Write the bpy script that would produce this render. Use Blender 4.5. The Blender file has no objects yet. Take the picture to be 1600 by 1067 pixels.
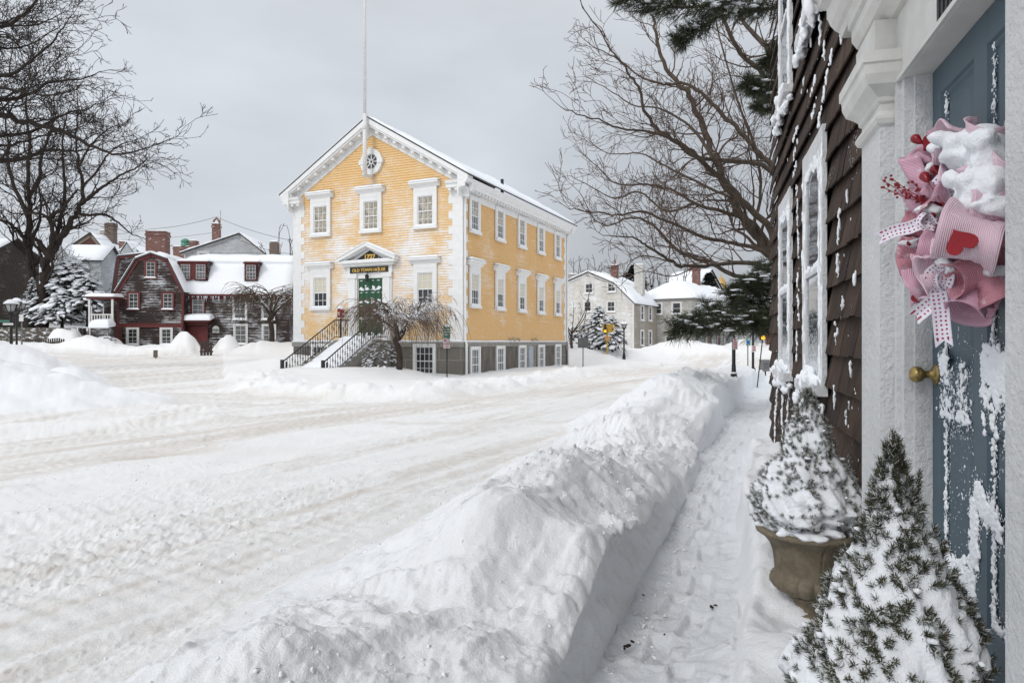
import bpy, math, random
import numpy as np
from mathutils import Vector, Matrix
from math import radians as R, sin, cos, pi, atan2, sqrt

# ------------------------------------------------------------------ camera, sky, sun, exposure
SC = bpy.context.scene
CAM_Z = 1.45
FPX = 1066.7
cam_d = bpy.data.cameras.new('camera')
cam_d.sensor_width = 36.0
cam_d.lens = 24.0
cam_d.clip_start = 0.05
cam_d.clip_end = 2000
cam = bpy.data.objects.new('camera', cam_d)
SC.collection.objects.link(cam)
cam.location = (0, 0, CAM_Z)
cam.rotation_euler = (R(90), 0, 0)
SC.camera = cam

SUN_EL, SUN_AZ = R(38), R(215)      # compass style azimuth from +Y, clockwise: behind and to the left of the camera
W = bpy.data.worlds.new('World')
SC.world = W
W.use_nodes = True
nt = W.node_tree
nt.nodes.clear()
def wn(t, **kw):
    n = nt.nodes.new(t)
    for k, v in kw.items():
        setattr(n, k, v)
    return n
out = wn('ShaderNodeOutputWorld')
bg = wn('ShaderNodeBackground')
bg.inputs[1].default_value = 0.1
sky = wn('ShaderNodeTexSky')
sky.sky_type = 'NISHITA'
sky.sun_disc = False
sky.sun_elevation = SUN_EL
sky.sun_rotation = SUN_AZ
sky.air_density = 1.0
sky.dust_density = 3.0
tc = wn('ShaderNodeTexCoord')
sep = wn('ShaderNodeSeparateXYZ')
nt.links.new(tc.outputs['Generated'], sep.inputs[0])
# overcast cover: brighter overhead, darker towards the horizon ahead on the right
rampz = wn('ShaderNodeValToRGB')
e = rampz.color_ramp.elements
e[0].position = 0.0; e[0].color = (0.60, 0.635, 0.70, 1)
e[1].position = 1.0; e[1].color = (0.98, 0.99, 1.01, 1)
m = e.new(0.10); m.color = (0.69, 0.725, 0.775, 1)
m = e.new(0.30); m.color = (0.68, 0.72, 0.775, 1)
m = e.new(0.48); m.color = (0.70, 0.735, 0.78, 1)
m = e.new(0.75); m.color = (0.88, 0.90, 0.93, 1)
nt.links.new(sep.outputs['Z'], rampz.inputs[0])
# broad dark bank of cloud low on the right
dotn = wn('ShaderNodeVectorMath', operation='DOT_PRODUCT')
nt.links.new(tc.outputs['Generated'], dotn.inputs[0])
dotn.inputs[1].default_value = Vector((0.33, 0.93, 0.07)).normalized()
mr = wn('ShaderNodeMapRange', interpolation_type='SMOOTHSTEP')
mr.inputs['From Min'].default_value = 0.90
mr.inputs['From Max'].default_value = 1.0
mr.inputs['To Min'].default_value = 1.0
mr.inputs['To Max'].default_value = 0.70
nt.links.new(dotn.outputs['Value'], mr.inputs[0])
mpn = wn('ShaderNodeMapping')
mpn.inputs['Scale'].default_value = (1.6, 1.6, 4.5)
nt.links.new(tc.outputs['Generated'], mpn.inputs[0])
noi = wn('ShaderNodeTexNoise')
noi.inputs['Scale'].default_value = 1.6
noi.inputs['Detail'].default_value = 5
noi.inputs['Roughness'].default_value = 0.5
nt.links.new(mpn.outputs[0], noi.inputs['Vector'])
mr2 = wn('ShaderNodeMapRange')
mr2.inputs['From Min'].default_value = 0.3
mr2.inputs['From Max'].default_value = 0.7
mr2.inputs['To Min'].default_value = 9.0
mr2.inputs['To Max'].default_value = 11.1
nt.links.new(noi.outputs[0], mr2.inputs[0])
mul = wn('ShaderNodeMath', operation='MULTIPLY')
nt.links.new(mr.outputs[0], mul.inputs[0])
nt.links.new(mr2.outputs[0], mul.inputs[1])
# brightness added to the sky behind and left of the camera, lighting the bank
dot2 = wn('ShaderNodeVectorMath', operation='DOT_PRODUCT')
nt.links.new(tc.outputs['Generated'], dot2.inputs[0])
dot2.inputs[1].default_value = Vector((-0.5, -0.75, 0.45)).normalized()
mr3 = wn('ShaderNodeMapRange', interpolation_type='SMOOTHSTEP')
mr3.inputs['From Min'].default_value = 0.0
mr3.inputs['From Max'].default_value = 1.0
mr3.inputs['To Min'].default_value = 1.0
mr3.inputs['To Max'].default_value = 1.45
nt.links.new(dot2.outputs['Value'], mr3.inputs[0])
mul2 = wn('ShaderNodeMath', operation='MULTIPLY')
nt.links.new(mul.outputs[0], mul2.inputs[0])
nt.links.new(mr3.outputs[0], mul2.inputs[1])
mul = mul2
cov = wn('ShaderNodeVectorMath', operation='SCALE')
nt.links.new(rampz.outputs[0], cov.inputs[0])
nt.links.new(mul.outputs[0], cov.inputs['Scale'])
mixs = wn('ShaderNodeMix', data_type='RGBA')
mixs.inputs[0].default_value = 0.94
nt.links.new(sky.outputs[0], mixs.inputs[6])
nt.links.new(cov.outputs[0], mixs.inputs[7])
nt.links.new(mixs.outputs[2], bg.inputs[0])
nt.links.new(bg.outputs[0], out.inputs[0])

sun_d = bpy.data.lights.new('sun', 'SUN')
sun_d.energy = 1.0
sun_d.angle = R(14)
sun_d.color = (1.0, 0.97, 0.93)
sun = bpy.data.objects.new('sun', sun_d)
SC.collection.objects.link(sun)
sdir = Vector((sin(SUN_AZ) * cos(SUN_EL), cos(SUN_AZ) * cos(SUN_EL), sin(SUN_EL)))
sun.rotation_euler = sdir.to_track_quat('Z', 'Y').to_euler()
SC.view_settings.view_transform = 'Standard'
SC.view_settings.look = 'None'
SC.view_settings.exposure = 0.0
SC.view_settings.gamma = 1.0
SC.cycles.max_bounces = 6
SC.cycles.diffuse_bounces = 3

RND = random.Random(7)
COL = SC.collection

def px(x, y, Y):
    """point of the place seen at photo position x, y when it stands Y metres ahead"""
    return Vector(((x - 800) / FPX * Y, Y, CAM_Z - (y - 533.5) / FPX * Y))

# ------------------------------------------------------------------ numpy noise
_perm = np.random.RandomState(3).permutation(4096)
_val = np.random.RandomState(4).rand(4096)
def vnoise(x, y, seed=0):
    x = np.asarray(x, float); y = np.asarray(y, float)
    xi = np.floor(x).astype(np.int64); yi = np.floor(y).astype(np.int64)
    fx = x - xi; fy = y - yi
    u = fx * fx * fx * (fx * (fx * 6 - 15) + 10); v = fy * fy * fy * (fy * (fy * 6 - 15) + 10)
    def h(a, b):
        return _val[_perm[(_perm[(a + seed * 131) & 4095] + b) & 4095]]
    a = h(xi, yi); b = h(xi + 1, yi); c = h(xi, yi + 1); d = h(xi + 1, yi + 1)
    return (a + (b - a) * u) * (1 - v) + (c + (d - c) * u) * v * 1.0
def fbm(x, y, oct=4, seed=0, gain=0.5):
    s = 0; a = 1; t = 0
    for o in range(oct):
        c, sn = cos(o * 0.9 + .3), sin(o * 0.9 + .3)
        s = s + a * (vnoise((x * c - y * sn) * 2 ** o + 17.3 * o, (x * sn + y * c) * 2 ** o + 5.1 * o, seed + o) - .5)
        t += a; a *= gain
    return s / t * 2
def sstep(a, b, x):
    t = np.clip((x - a) / (b - a), 0, 1)
    return t * t * (3 - 2 * t)

def chunks(x, y, sc, seed, dens=.35, rad=.55):
    """scattered broken lumps with flat tilted tops"""
    X_ = x * sc; Y_ = y * sc
    xi = np.floor(X_).astype(np.int64); yi = np.floor(Y_).astype(np.int64)
    out_ = np.zeros_like(X_)
    def h(a, b, k):
        return _val[_perm[(_perm[(a + seed * 131 + k * 977) & 4095] + b * 3 + k * 57) & 4095]]
    for dx in (-1, 0, 1):
        for dy in (-1, 0, 1):
            a = xi + dx; b = yi + dy
            ok = h(a, b, 0) < dens
            u = X_ - a - h(a, b, 1); v = Y_ - b - h(a, b, 2)
            an = h(a, b, 3) * 6.28
            r = rad * (.35 + .65 * h(a, b, 4))
            q = np.maximum(np.abs(u * np.cos(an) + v * np.sin(an)), np.abs(-u * np.sin(an) + v * np.cos(an)) * (1.0 + .6 * h(a, b, 5))) / r
            t = np.clip((1 - q) * 3.2, 0, 1) ** .7
            hh = r * t * (.75 + .5 * (u * (h(a, b, 6) - .5) + v * (h(a, b, 7) - .5)) / r * 1.6)
            out_ = np.maximum(out_, np.where(ok, hh, 0))
    return out_ / sc * .55
# ------------------------------------------------------------------ materials
def newmat(name):
    m = bpy.data.materials.new(name)
    m.use_nodes = True
    n = m.node_tree
    b = n.nodes['Principled BSDF']
    return m, n, b
def N(n, t, **kw):
    x = n.nodes.new(t)
    for k, v in kw.items():
        setattr(x, k, v)
    return x
def add_bump(n, b, height, strength, dist=0.02):
    bm = N(n, 'ShaderNodeBump')
    bm.inputs['Strength'].default_value = strength
    bm.inputs['Distance'].default_value = dist
    n.links.new(height, bm.inputs['Height'])
    n.links.new(bm.outputs[0], b.inputs['Normal'])
def noise(n, scale, detail=4, rough=.55, vec=None):
    t = N(n, 'ShaderNodeTexNoise')
    t.inputs['Scale'].default_value = scale
    t.inputs['Detail'].default_value = detail
    t.inputs['Roughness'].default_value = rough
    if vec is not None:
        n.links.new(vec, t.inputs['Vector'])
    return t.outputs[0]
def objco(n, scale=(1, 1, 1)):
    tc = N(n, 'ShaderNodeTexCoord')
    mp = N(n, 'ShaderNodeMapping')
    mp.inputs['Scale'].default_value = scale
    n.links.new(tc.outputs['Object'], mp.inputs[0])
    return mp.outputs[0]
def ramp(n, fac, stops):
    r = N(n, 'ShaderNodeValToRGB')
    el = r.color_ramp.elements
    while len(el) < len(stops):
        el.new(0.5)
    for e_, (p, c) in zip(el, stops):
        e_.position = p
        e_.color = (*c, 1) if len(c) == 3 else c
    n.links.new(fac, r.inputs[0])
    return r.outputs[0]
def mixc(n, fac, a, b):
    x = N(n, 'ShaderNodeMix', data_type='RGBA')
    if isinstance(fac, (int, float)):
        x.inputs[0].default_value = fac
    else:
        n.links.new(fac, x.inputs[0])
    for i, v in ((6, a), (7, b)):
        if isinstance(v, tuple):
            x.inputs[i].default_value = (*v, 1)
        else:
            n.links.new(v, x.inputs[i])
    return x.outputs[2]
def mth(n, op, a, b=None, c=None):
    x = N(n, 'ShaderNodeMath', operation=op)
    for i, v in enumerate((a, b, c)):
        if v is None: continue
        if isinstance(v, (int, float)):
            x.inputs[i].default_value = v
        else:
            n.links.new(v, x.inputs[i])
    return x.outputs[0]
def plain(name, col, rough=.6, var=.12, scale=6, bump=0, bscale=30, metal=0, spec=.4, stretch=(1, 1, 1)):
    """painted or natural surface with uneven tone"""
    m, n, b = newmat(name)
    v = objco(n, stretch)
    f = noise(n, scale, 5, .6, v)
    lo = tuple(c * (1 - var) for c in col); hi = tuple(min(1, c * (1 + var)) for c in col)
    n.links.new(ramp(n, f, [(.3, lo), (.7, hi)]), b.inputs['Base Color'])
    b.inputs['Roughness'].default_value = rough
    b.inputs['Metallic'].default_value = metal
    b.inputs['Specular IOR Level'].default_value = spec
    if bump:
        add_bump(n, b, noise(n, bscale, 4, .6, v), bump, .01)
    return m
SNOWC = (.86, .885, .92)
def snow_mat(name='snow', fine=60, strength=.35, col=SNOWC, dist=.01):
    m, n, b = newmat(name)
    v = objco(n)
    f = noise(n, 3, 4, .6, v)
    n.links.new(ramp(n, f, [(.3, tuple(c * .97 for c in col)), (.7, col)]), b.inputs['Base Color'])
    b.inputs['Roughness'].default_value = .75
    b.inputs['Specular IOR Level'].default_value = .25
    add_bump(n, b, noise(n, fine, 6, .65, v), strength, dist)
    return m
def clap_mat(name, col, expo, z0, amount, gain=1.0, snow=(.84, .86, .89), col2=None, low=0.0, zref=4.0):
    """lapped boards, with wind driven snow caught under the laps in streaks"""
    m, n, b = newmat(name)
    tc = N(n, 'ShaderNodeTexCoord')
    sp = N(n, 'ShaderNodeSeparateXYZ')
    n.links.new(tc.outputs['Object'], sp.inputs[0])
    zz = mth(n, 'DIVIDE', mth(n, 'SUBTRACT', sp.outputs['Z'], z0), expo)
    fr = mth(n, 'FRACT', zz)
    row = mth(n, 'FLOOR', zz)
    along = mth(n, 'ADD', sp.outputs['X'], sp.outputs['Y'])
    cb = N(n, 'ShaderNodeCombineXYZ')
    n.links.new(along, cb.inputs[0]); n.links.new(mth(n, 'MULTIPLY', row, 3.71), cb.inputs[1])
    streak = noise(n, 1.3, 6, .7, cb.outputs[0])
    cb2 = N(n, 'ShaderNodeCombineXYZ')
    n.links.new(along, cb2.inputs[0]); n.links.new(sp.outputs['Z'], cb2.inputs[1])
    patch = noise(n, .55, 4, .6, cb2.outputs[0])
    s = mth(n, 'ADD', mth(n, 'MULTIPLY', streak, .8), mth(n, 'MULTIPLY', patch, 1.2))
    s = mth(n, 'ADD', s, mth(n, 'MULTIPLY', fr, .42))
    if low:
        s = mth(n, 'SUBTRACT', s, mth(n, 'MULTIPLY', mth(n, 'ABSOLUTE', mth(n, 'SUBTRACT', sp.outputs['Z'], zref)), low))
    mr = N(n, 'ShaderNodeMapRange')
    mr.inputs['From Min'].default_value = 1.32 - amount
    mr.inputs['From Max'].default_value = 1.32 - amount + .22 / gain
    n.links.new(s, mr.inputs[0])
    board = noise(n, 8, 2, .5, cb.outputs[0])
    c2 = col2 or tuple(c * .86 for c in col)
    base = ramp(n, board, [(.3, c2), (.7, col)])
    n.links.new(mixc(n, mr.outputs[0], base, snow), b.inputs['Base Color'])
    b.inputs['Roughness'].default_value = .6
    b.inputs['Specular IOR Level'].default_value = .25
    return m
def brick_mat(name, c1, c2, mortar, bw=.22, bh=.075, snow=0.0, msize=.012, bump=.4, offs=.5):
    m, n, b = newmat(name)
    tc = N(n, 'ShaderNodeTexCoord')
    sp = N(n, 'ShaderNodeSeparateXYZ')
    n.links.new(tc.outputs['Object'], sp.inputs[0])
    cb = N(n, 'ShaderNodeCombineXYZ')
    n.links.new(mth(n, 'ADD', sp.outputs['X'], sp.outputs['Y']), cb.inputs[0])
    n.links.new(sp.outputs['Z'], cb.inputs[1])
    br = N(n, 'ShaderNodeTexBrick')
    br.offset = offs
    br.inputs['Scale'].default_value = 1
    br.inputs['Brick Width'].default_value = bw
    br.inputs['Row Height'].default_value = bh
    br.inputs['Mortar Size'].default_value = msize
    br.inputs['Color1'].default_value = (*c1, 1)
    br.inputs['Color2'].default_value = (*c2, 1)
    br.inputs['Mortar'].default_value = (*mortar, 1)
    n.links.new(cb.outputs[0], br.inputs['Vector'])
    tint = noise(n, 3, 5, .65, cb.outputs[0])
    c = mixc(n, mth(n, 'MULTIPLY', tint, .5), br.outputs[0], tuple(x * .6 for x in c1))
    if snow:
        st = N(n, 'ShaderNodeMapping'); st.inputs['Scale'].default_value = (1, 3, 1)
        n.links.new(cb.outputs[0], st.inputs[0])
        sn = noise(n, 2.2, 6, .7, st.outputs[0])
        mr = N(n, 'ShaderNodeMapRange')
        mr.inputs['From Min'].default_value = .75 - snow
        mr.inputs['From Max'].default_value = .83 - snow
        n.links.new(sn, mr.inputs[0])
        c = mixc(n, mr.outputs[0], c, (.84, .86, .89))
    n.links.new(c, b.inputs['Base Color'])
    b.inputs['Roughness'].default_value = .85
    add_bump(n, b, mth(n, 'SUBTRACT', noise(n, 25, 4, .6, cb.outputs[0]), br.outputs['Fac']), bump, .015)
    return m
def glass_mat(name, col, rough=.08, var=.5, scale=2.0):
    m, n, b = newmat(name)
    f = noise(n, scale, 3, .5, objco(n))
    n.links.new(ramp(n, f, [(.35, tuple(c * (1 - var) for c in col)), (.65, col)]), b.inputs['Base Color'])
    b.inputs['Roughness'].default_value = rough
    b.inputs['Specular IOR Level'].default_value = .5
    return m

# ------------------------------------------------------------------ mesh building
class MB:
    def __init__(s):
        s.v = []; s.f = []; s.m = []; s.uv = None
    def add(s, vs, fs, mi=0):
        o = len(s.v)
        s.v.extend(tuple(v) for v in vs)
        s.f.extend(tuple(i + o for i in f) for f in fs)
        s.m.extend([mi] * len(fs))
    def box(s, x0, x1, y0, y1, z0, z1, mi=0, M=None):
        vs = [(x, y, z) for z in (z0, z1) for y in (y0, y1) for x in (x0, x1)]
        if M is not None:
            vs = [M @ Vector(v) for v in vs]
        s.add(vs, [(0, 2, 3, 1), (4, 5, 7, 6), (0, 1, 5, 4), (2, 6, 7, 3), (0, 4, 6, 2), (1, 3, 7, 5)], mi)
    def quad(s, a, b, c, d, mi=0):
        s.add([a, b, c, d], [(0, 1, 2, 3)], mi)
    def prism(s, poly, h0, h1, axis='y', mi=0, M=None):
        """poly: (a, b) outline; axis it is extruded along"""
        n = len(poly)
        def mk(a, b, h):
            v = {'y': (a, h, b), 'x': (h, a, b), 'z': (a, b, h)}[axis]
            return M @ Vector(v) if M is not None else v
        vs = [mk(a, b, h0) for a, b in poly] + [mk(a, b, h1) for a, b in poly]
        fs = [tuple(range(n)), tuple(range(2 * n - 1, n - 1, -1))]
        fs += [(i, i + n, (i + 1) % n + n, (i + 1) % n) for i in range(n)]
        s.add(vs, fs, mi)
    def tube(s, pts, rad, n=6, mi=0, cap=True):
        pts = [Vector(p) for p in pts]
        if not hasattr(rad, '__len__'):
            rad = [rad] * len(pts)
        vs = []; fs = []
        t0 = (pts[1] - pts[0]).normalized()
        up = Vector((0, 0, 1)) if abs(t0.z) < .9 else Vector((1, 0, 0))
        a = t0.cross(up).normalized()
        k = len(pts)
        for i, p in enumerate(pts):
            t = (pts[min(i + 1, k - 1)] - pts[max(i - 1, 0)])
            if t.length < 1e-9: t = t0
            t = t.normalized()
            a = (a - t * a.dot(t))
            if a.length < 1e-6: a = t.orthogonal()
            a = a.normalized(); b = t.cross(a)
            for j in range(n):
                an = 2 * pi * j / n
                vs.append(p + (a * cos(an) + b * sin(an)) * rad[i])
        for i in range(k - 1):
            for j in range(n):
                j2 = (j + 1) % n
                fs.append((i * n + j, i * n + j2, (i + 1) * n + j2, (i + 1) * n + j))
        if cap and n > 3:
            fs.append(tuple(range(n - 1, -1, -1)))
            fs.append(tuple(range((k - 1) * n, k * n)))
        s.add(vs, fs, mi)
    def lathe(s, prof, n=24, c=(0, 0), mi=0, mod=None):
        vs = []; fs = []
        for i, (r, z) in enumerate(prof):
            for j in range(n):
                an = 2 * pi * j / n
                rr = r * (mod(i, an) if mod else 1)
                vs.append((c[0] + rr * cos(an), c[1] + rr * sin(an), z))
        k = len(prof)
        for i in range(k - 1):
            for j in range(n):
                j2 = (j + 1) % n
                fs.append((i * n + j, i * n + j2, (i + 1) * n + j2, (i + 1) * n + j))
        fs.append(tuple(range(n - 1, -1, -1)))
        fs.append(tuple(range((k - 1) * n, k * n)))
        s.add(vs, fs, mi)
    def blob(s, c, r, rnd, n=8, rough=.18, mi=0, M=None):
        """lumpy ellipsoid; r = three half sizes"""
        k = max(3, n // 2)
        vs = []; fs = []
        ph = [rnd.uniform(0, 6.28) for _ in range(6)]
        c = Vector(c)
        for i in range(k + 1):
            th = pi * i / k
            for j in range(n):
                an = 2 * pi * j / n
                q = 1 + rough * (sin(2 * an + ph[0]) * sin(th * 2 + ph[1]) + .7 * sin(3 * an + ph[2] + th * 2) * sin(th) + .5 * sin(5 * an + ph[3]) * sin(th * 3 + ph[4]))
                v = Vector((r[0] * sin(th) * cos(an) * q, r[1] * sin(th) * sin(an) * q, r[2] * cos(th) * q))
                if M is not None: v = M @ v
                vs.append(c + v)
        for i in range(k):
            for j in range(n):
                j2 = (j + 1) % n
                fs.append((i * n + j, (i + 1) * n + j, (i + 1) * n + j2, i * n + j2))
        s.add(vs, fs, mi)
    def sheet(s, a, b, c, d, thick, nu=12, nv=8, edge=.15, amp=.02, seed=0, mi=0, skirt=True):
        """a drift of snow lying on the slope a-b (low edge) c-d (high edge); thick measured straight up"""
        a, b, c, d = (Vector(p) for p in (a, b, c, d))
        vs = []; fs = []
        lu = max((b - a).length, .01); lv = max((d - a).length, .01)
        for j in range(nv + 1):
            v = j / nv
            for i in range(nu + 1):
                u = i / nu
                p = (a * (1 - u) + b * u) * (1 - v) + (d * (1 - u) + c * u) * v
                eu = min(u * lu, (1 - u) * lu) / edge; ev = min(v * lv, (1 - v) * lv) / edge
                k = min(1, eu, ev)
                k = sqrt(max(0, 1 - (1 - k) ** 2))
                nz = float(fbm((p.x + p.y * .7) * .8, (p.z + p.y) * .8, 3, seed)) * amp
                vs.append(p + Vector((0, 0, thick * (.35 + .65 * k) + nz * (0.4 + .6 * k))))
        w = nu + 1
        for j in range(nv):
            for i in range(nu):
                fs.append((j * w + i, j * w + i + 1, (j + 1) * w + i + 1, (j + 1) * w + i))
        base = len(vs)
        ring = [i for i in range(nu + 1)] + [j * w + nu for j in range(1, nv + 1)] + [nv * w + i for i in range(nu - 1, -1, -1)] + [j * w for j in range(nv - 1, 0, -1)]
        for q in ring:
            j, i = divmod(q, w)
            u = i / nu; v = j / nv
            vs.append((a * (1 - u) + b * u) * (1 - v) + (d * (1 - u) + c * u) * v + Vector((0, 0, .003)))
        L = len(ring)
        for q in range(L):
            fs.append((ring[(q + 1) % L], ring[q], base + q, base + (q + 1) % L))
        s.add(vs, fs, mi)
    def build(s, name, mats, parent=None, smooth=False, loc=None, rz=None):
        me = bpy.data.meshes.new(name)
        me.from_pydata(s.v, [], s.f)
        if not isinstance(mats, (list, tuple)): mats = [mats]
        for q in mats: me.materials.append(q)
        if len(mats) > 1:
            me.polygons.foreach_set('material_index', np.array(s.m, dtype=np.int32))
        if smooth:
            me.polygons.foreach_set('use_smooth', np.ones(len(s.f), dtype=bool))
        me.update()
        o = bpy.data.objects.new(name, me)
        COL.objects.link(o)
        if parent is not None: o.parent = parent
        if loc is not None: o.location = loc
        if rz is not None: o.rotation_euler = (0, 0, rz)
        return o
def tag(o, label=None, cat=None, group=None, kind=None):
    if label: o['label'] = label
    if cat: o['category'] = cat
    if group: o['group'] = group
    if kind: o['kind'] = kind
    return o
def empty(name, label, cat, loc=(0, 0, 0), rz=0, group=None):
    o = bpy.data.objects.new(name, None)
    COL.objects.link(o)
    o.location = loc; o.rotation_euler = (0, 0, rz)
    return tag(o, label, cat, group)
def copy_tree(o, parent=None):
    c = o.copy(); COL.objects.link(c)
    c.parent = parent
    for ch in list(o.children):
        copy_tree(ch, c)
    return c
def text_mesh(s, size, depth, bold=0.0):
    cu = bpy.data.curves.new('lettering', 'FONT')
    cu.body = s; cu.size = size; cu.extrude = depth; cu.align_x = 'CENTER'; cu.offset = bold
    o = bpy.data.objects.new('lettering', cu)
    COL.objects.link(o)
    bpy.context.view_layer.update()
    dg = bpy.context.evaluated_depsgraph_get()
    me = bpy.data.meshes.new_from_object(o.evaluated_get(dg))
    bpy.data.objects.remove(o); bpy.data.curves.remove(cu)
    return me
def lettering(name, s, size, mat, parent, loc, rot, depth=.004, bold=0.0, sx=1.0):
    me = text_mesh(s, size, depth, bold)
    me.materials.clear(); me.materials.append(mat)
    o = bpy.data.objects.new(name, me)
    COL.objects.link(o); o.parent = parent
    o.location = loc; o.rotation_euler = rot; o.scale = (sx, 1, 1)
    return o

def fuse(o, voxel, amp=.006, size=.03, smooth=2):
    """melt separate dabs of snow into one lumpy crust"""
    m = o.modifiers.new('fuse', 'REMESH'); m.mode = 'VOXEL'; m.voxel_size = voxel; m.use_smooth_shade = True
    m = o.modifiers.new('soften', 'SMOOTH'); m.iterations = smooth; m.factor = .6
    t = bpy.data.textures.new('snow_lumps', 'CLOUDS'); t.noise_scale = size; t.noise_depth = 3
    m = o.modifiers.new('lumps', 'DISPLACE'); m.texture = t; m.strength = amp * 2; m.mid_level = .5; m.texture_coords = 'LOCAL'
    return o
M_SNOW = snow_mat('snow', 45, .35)
M_ROOFSNOW = snow_mat('roof_snow', 12, .25, dist=.02)
M_WHITE = plain('white_paint', (.78, .78, .77), .5, .05, 3)
M_WHITE2 = plain('weathered_white_paint', (.66, .66, .64), .6, .10, 4)
M_GLASS = glass_mat('dark_window_glass', (.05, .055, .06))
M_GLASS2 = glass_mat('grey_window_glass', (.16, .17, .18), .15)
M_BLACK = plain('black_iron', (.018, .018, .02), .5, .2, 8)
M_ROOF = plain('dark_roof_shingle', (.07, .068, .07), .8, .2, 10, .3, 30)
M_BRICK = brick_mat('chimney_brick', (.24, .085, .06), (.16, .055, .04), (.25, .2, .18), .22, .075, .16)
M_BRICKD = brick_mat('brown_brick', (.17, .11, .08), (.12, .08, .06), (.2, .18, .16), .22, .075, .1)
M_STUCCO = plain('grey_chimney_render', (.36, .34, .31), .85, .25, 4, .3, 20)
# ------------------------------------------------------------------ ground: one sheet, split into road, bank, path and verge
_XY = [-30, 0, 2.9, 7.85, 8.1, 9.6, 11.2, 11.45, 13.3, 18, 23.4, 40, 300]
_XX = [-11.3, -.72, .31, 2.16, 2.12, 2.80, 3.42, 3.34, 4.2, 6.1, 8.4, 15.6, 128]
def xL(y): return np.interp(y, _XY, _XX)
def wP(y): return np.interp(y, [0, 2.9, 5.8, 7.5, 8.2, 11, 23, 40], [.66, .62, .55, .5, .62, .74, .8, 1.2])
def hB(y): return np.interp(y, [-30, 0, 1.2, 2.3, 2.9, 3.4, 4.4, 5.5, 7, 7.85, 8.1, 9.6, 11.2, 11.5, 15, 18, 23, 26, 29],
                            [.3, .3, .32, .38, .42, .50, .41, .33, .25, .23, .27, .34, .52, .60, .58, .54, .5, .35, 0])
_CP = np.array([(-3, 2, 0), (0, 5, 0), (-6, 6, 0), (-12, 8, 0), (-8, 16, 0), (0, 14, -.02), (4, 16, 0), (-2, 24, -.12), (-2.2, 29, -.28), (-8, 27, .0),
                (3.5, 42, -.12), (8, 30, -.1), (8, 23, 0), (12, 42, -.3), (-10.5, 33, .6), (-13, 25, .15), (-17, 34, .28), (-22, 44, .4), (-12, 40, .5),
                (-14, 48, .8), (-25, 50, 1.0), (-20, 60, 1.2), (-33, 38, .7), (-31, 47, 1.0), (-40, 45, 1.4), (-50, 70, 3.2), (-30, 80, 3), (0, 60, .2), (12, 62, .15), (16, 70, .5),
                (30, 80, .5), (60, 60, .5), (0, 100, 1.5), (30, 120, 1), (-30, 120, 3), (6, 10, .05), (15, 20, .1), (0, -20, 0), (-30, 0, 0), (30, -10, 0), (25, 10, .1), (-30, 20, .2)], float)
def base_h(x, y):
    sh = np.broadcast(x, y).shape
    num = np.zeros(sh); den = np.zeros(sh)
    for cx, cy, cz in _CP:
        d2 = (x - cx) ** 2 + (y - cy) ** 2
        s = 2.5 + .10 * math.hypot(cx, cy)
        w = 1 / (d2 + s * s) ** 2
        num = num + w * cz; den = den + w
    return num / den
_PL = np.array([(-9.9, 23.6), (-8.2, 19.6), (-6.3, 17.4), (-3.55, 16.4), (-1.3, 17.4), (.3, 20.3), (2.5, 26.7), (7, 37), (9.5, 44)])
def plaza_d(x, y):
    """signed distance, positive on the town house side of the ploughed edge"""
    best = np.full(np.broadcast(x, y).shape, 1e9); sgn = np.ones_like(best)
    for (ax, ay), (bx, by) in zip(_PL[:-1], _PL[1:]):
        dx, dy = bx - ax, by - ay
        L2 = dx * dx + dy * dy
        t = np.clip(((x - ax) * dx + (y - ay) * dy) / L2, 0, 1)
        qx = x - ax - t * dx; qy = y - ay - t * dy
        d = np.hypot(qx, qy)
        cr = dx * (y - ay) - dy * (x - ax)
        m = d < best
        best = np.where(m, d, best); sgn = np.where(m, np.sign(cr), sgn)
    return best * sgn
def gauss(x, y, cx, cy, rx, ry=None, rot=0):
    ry = ry or rx
    c, s = cos(rot), sin(rot)
    u = (x - cx) * c + (y - cy) * s; v = -(x - cx) * s + (y - cy) * c
    return np.exp(-(u / rx) ** 2 - (v / ry) ** 2)
def mound(x, y, cx, cy, rx, ry, rot=0, p=1.0):
    c, s = cos(rot), sin(rot)
    u = (x - cx) * c + (y - cy) * s; v = -(x - cx) * s + (y - cy) * c
    q = np.sqrt((u / rx) ** 2 + (v / ry) ** 2)
    q = q + fbm(x * .5, y * .5, 3, 40) * .18
    return (1 - sstep(0.15, 1.0, q)) ** p
def ridge(x, y, ax, ay, bx, by, w):
    dx, dy = bx - ax, by - ay
    t = np.clip(((x - ax) * dx + (y - ay) * dy) / (dx * dx + dy * dy), 0, 1)
    d = np.hypot(x - ax - t * dx, y - ay - t * dy)
    return 1 - sstep(0, w, d)
def clods(x, y, sc, seed):
    a = fbm(x * sc, y * sc, 3, seed, .6)
    return np.maximum(0, a - .02) ** .8
RDX, RDY = .46, .888      # way the wheel tracks run
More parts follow.
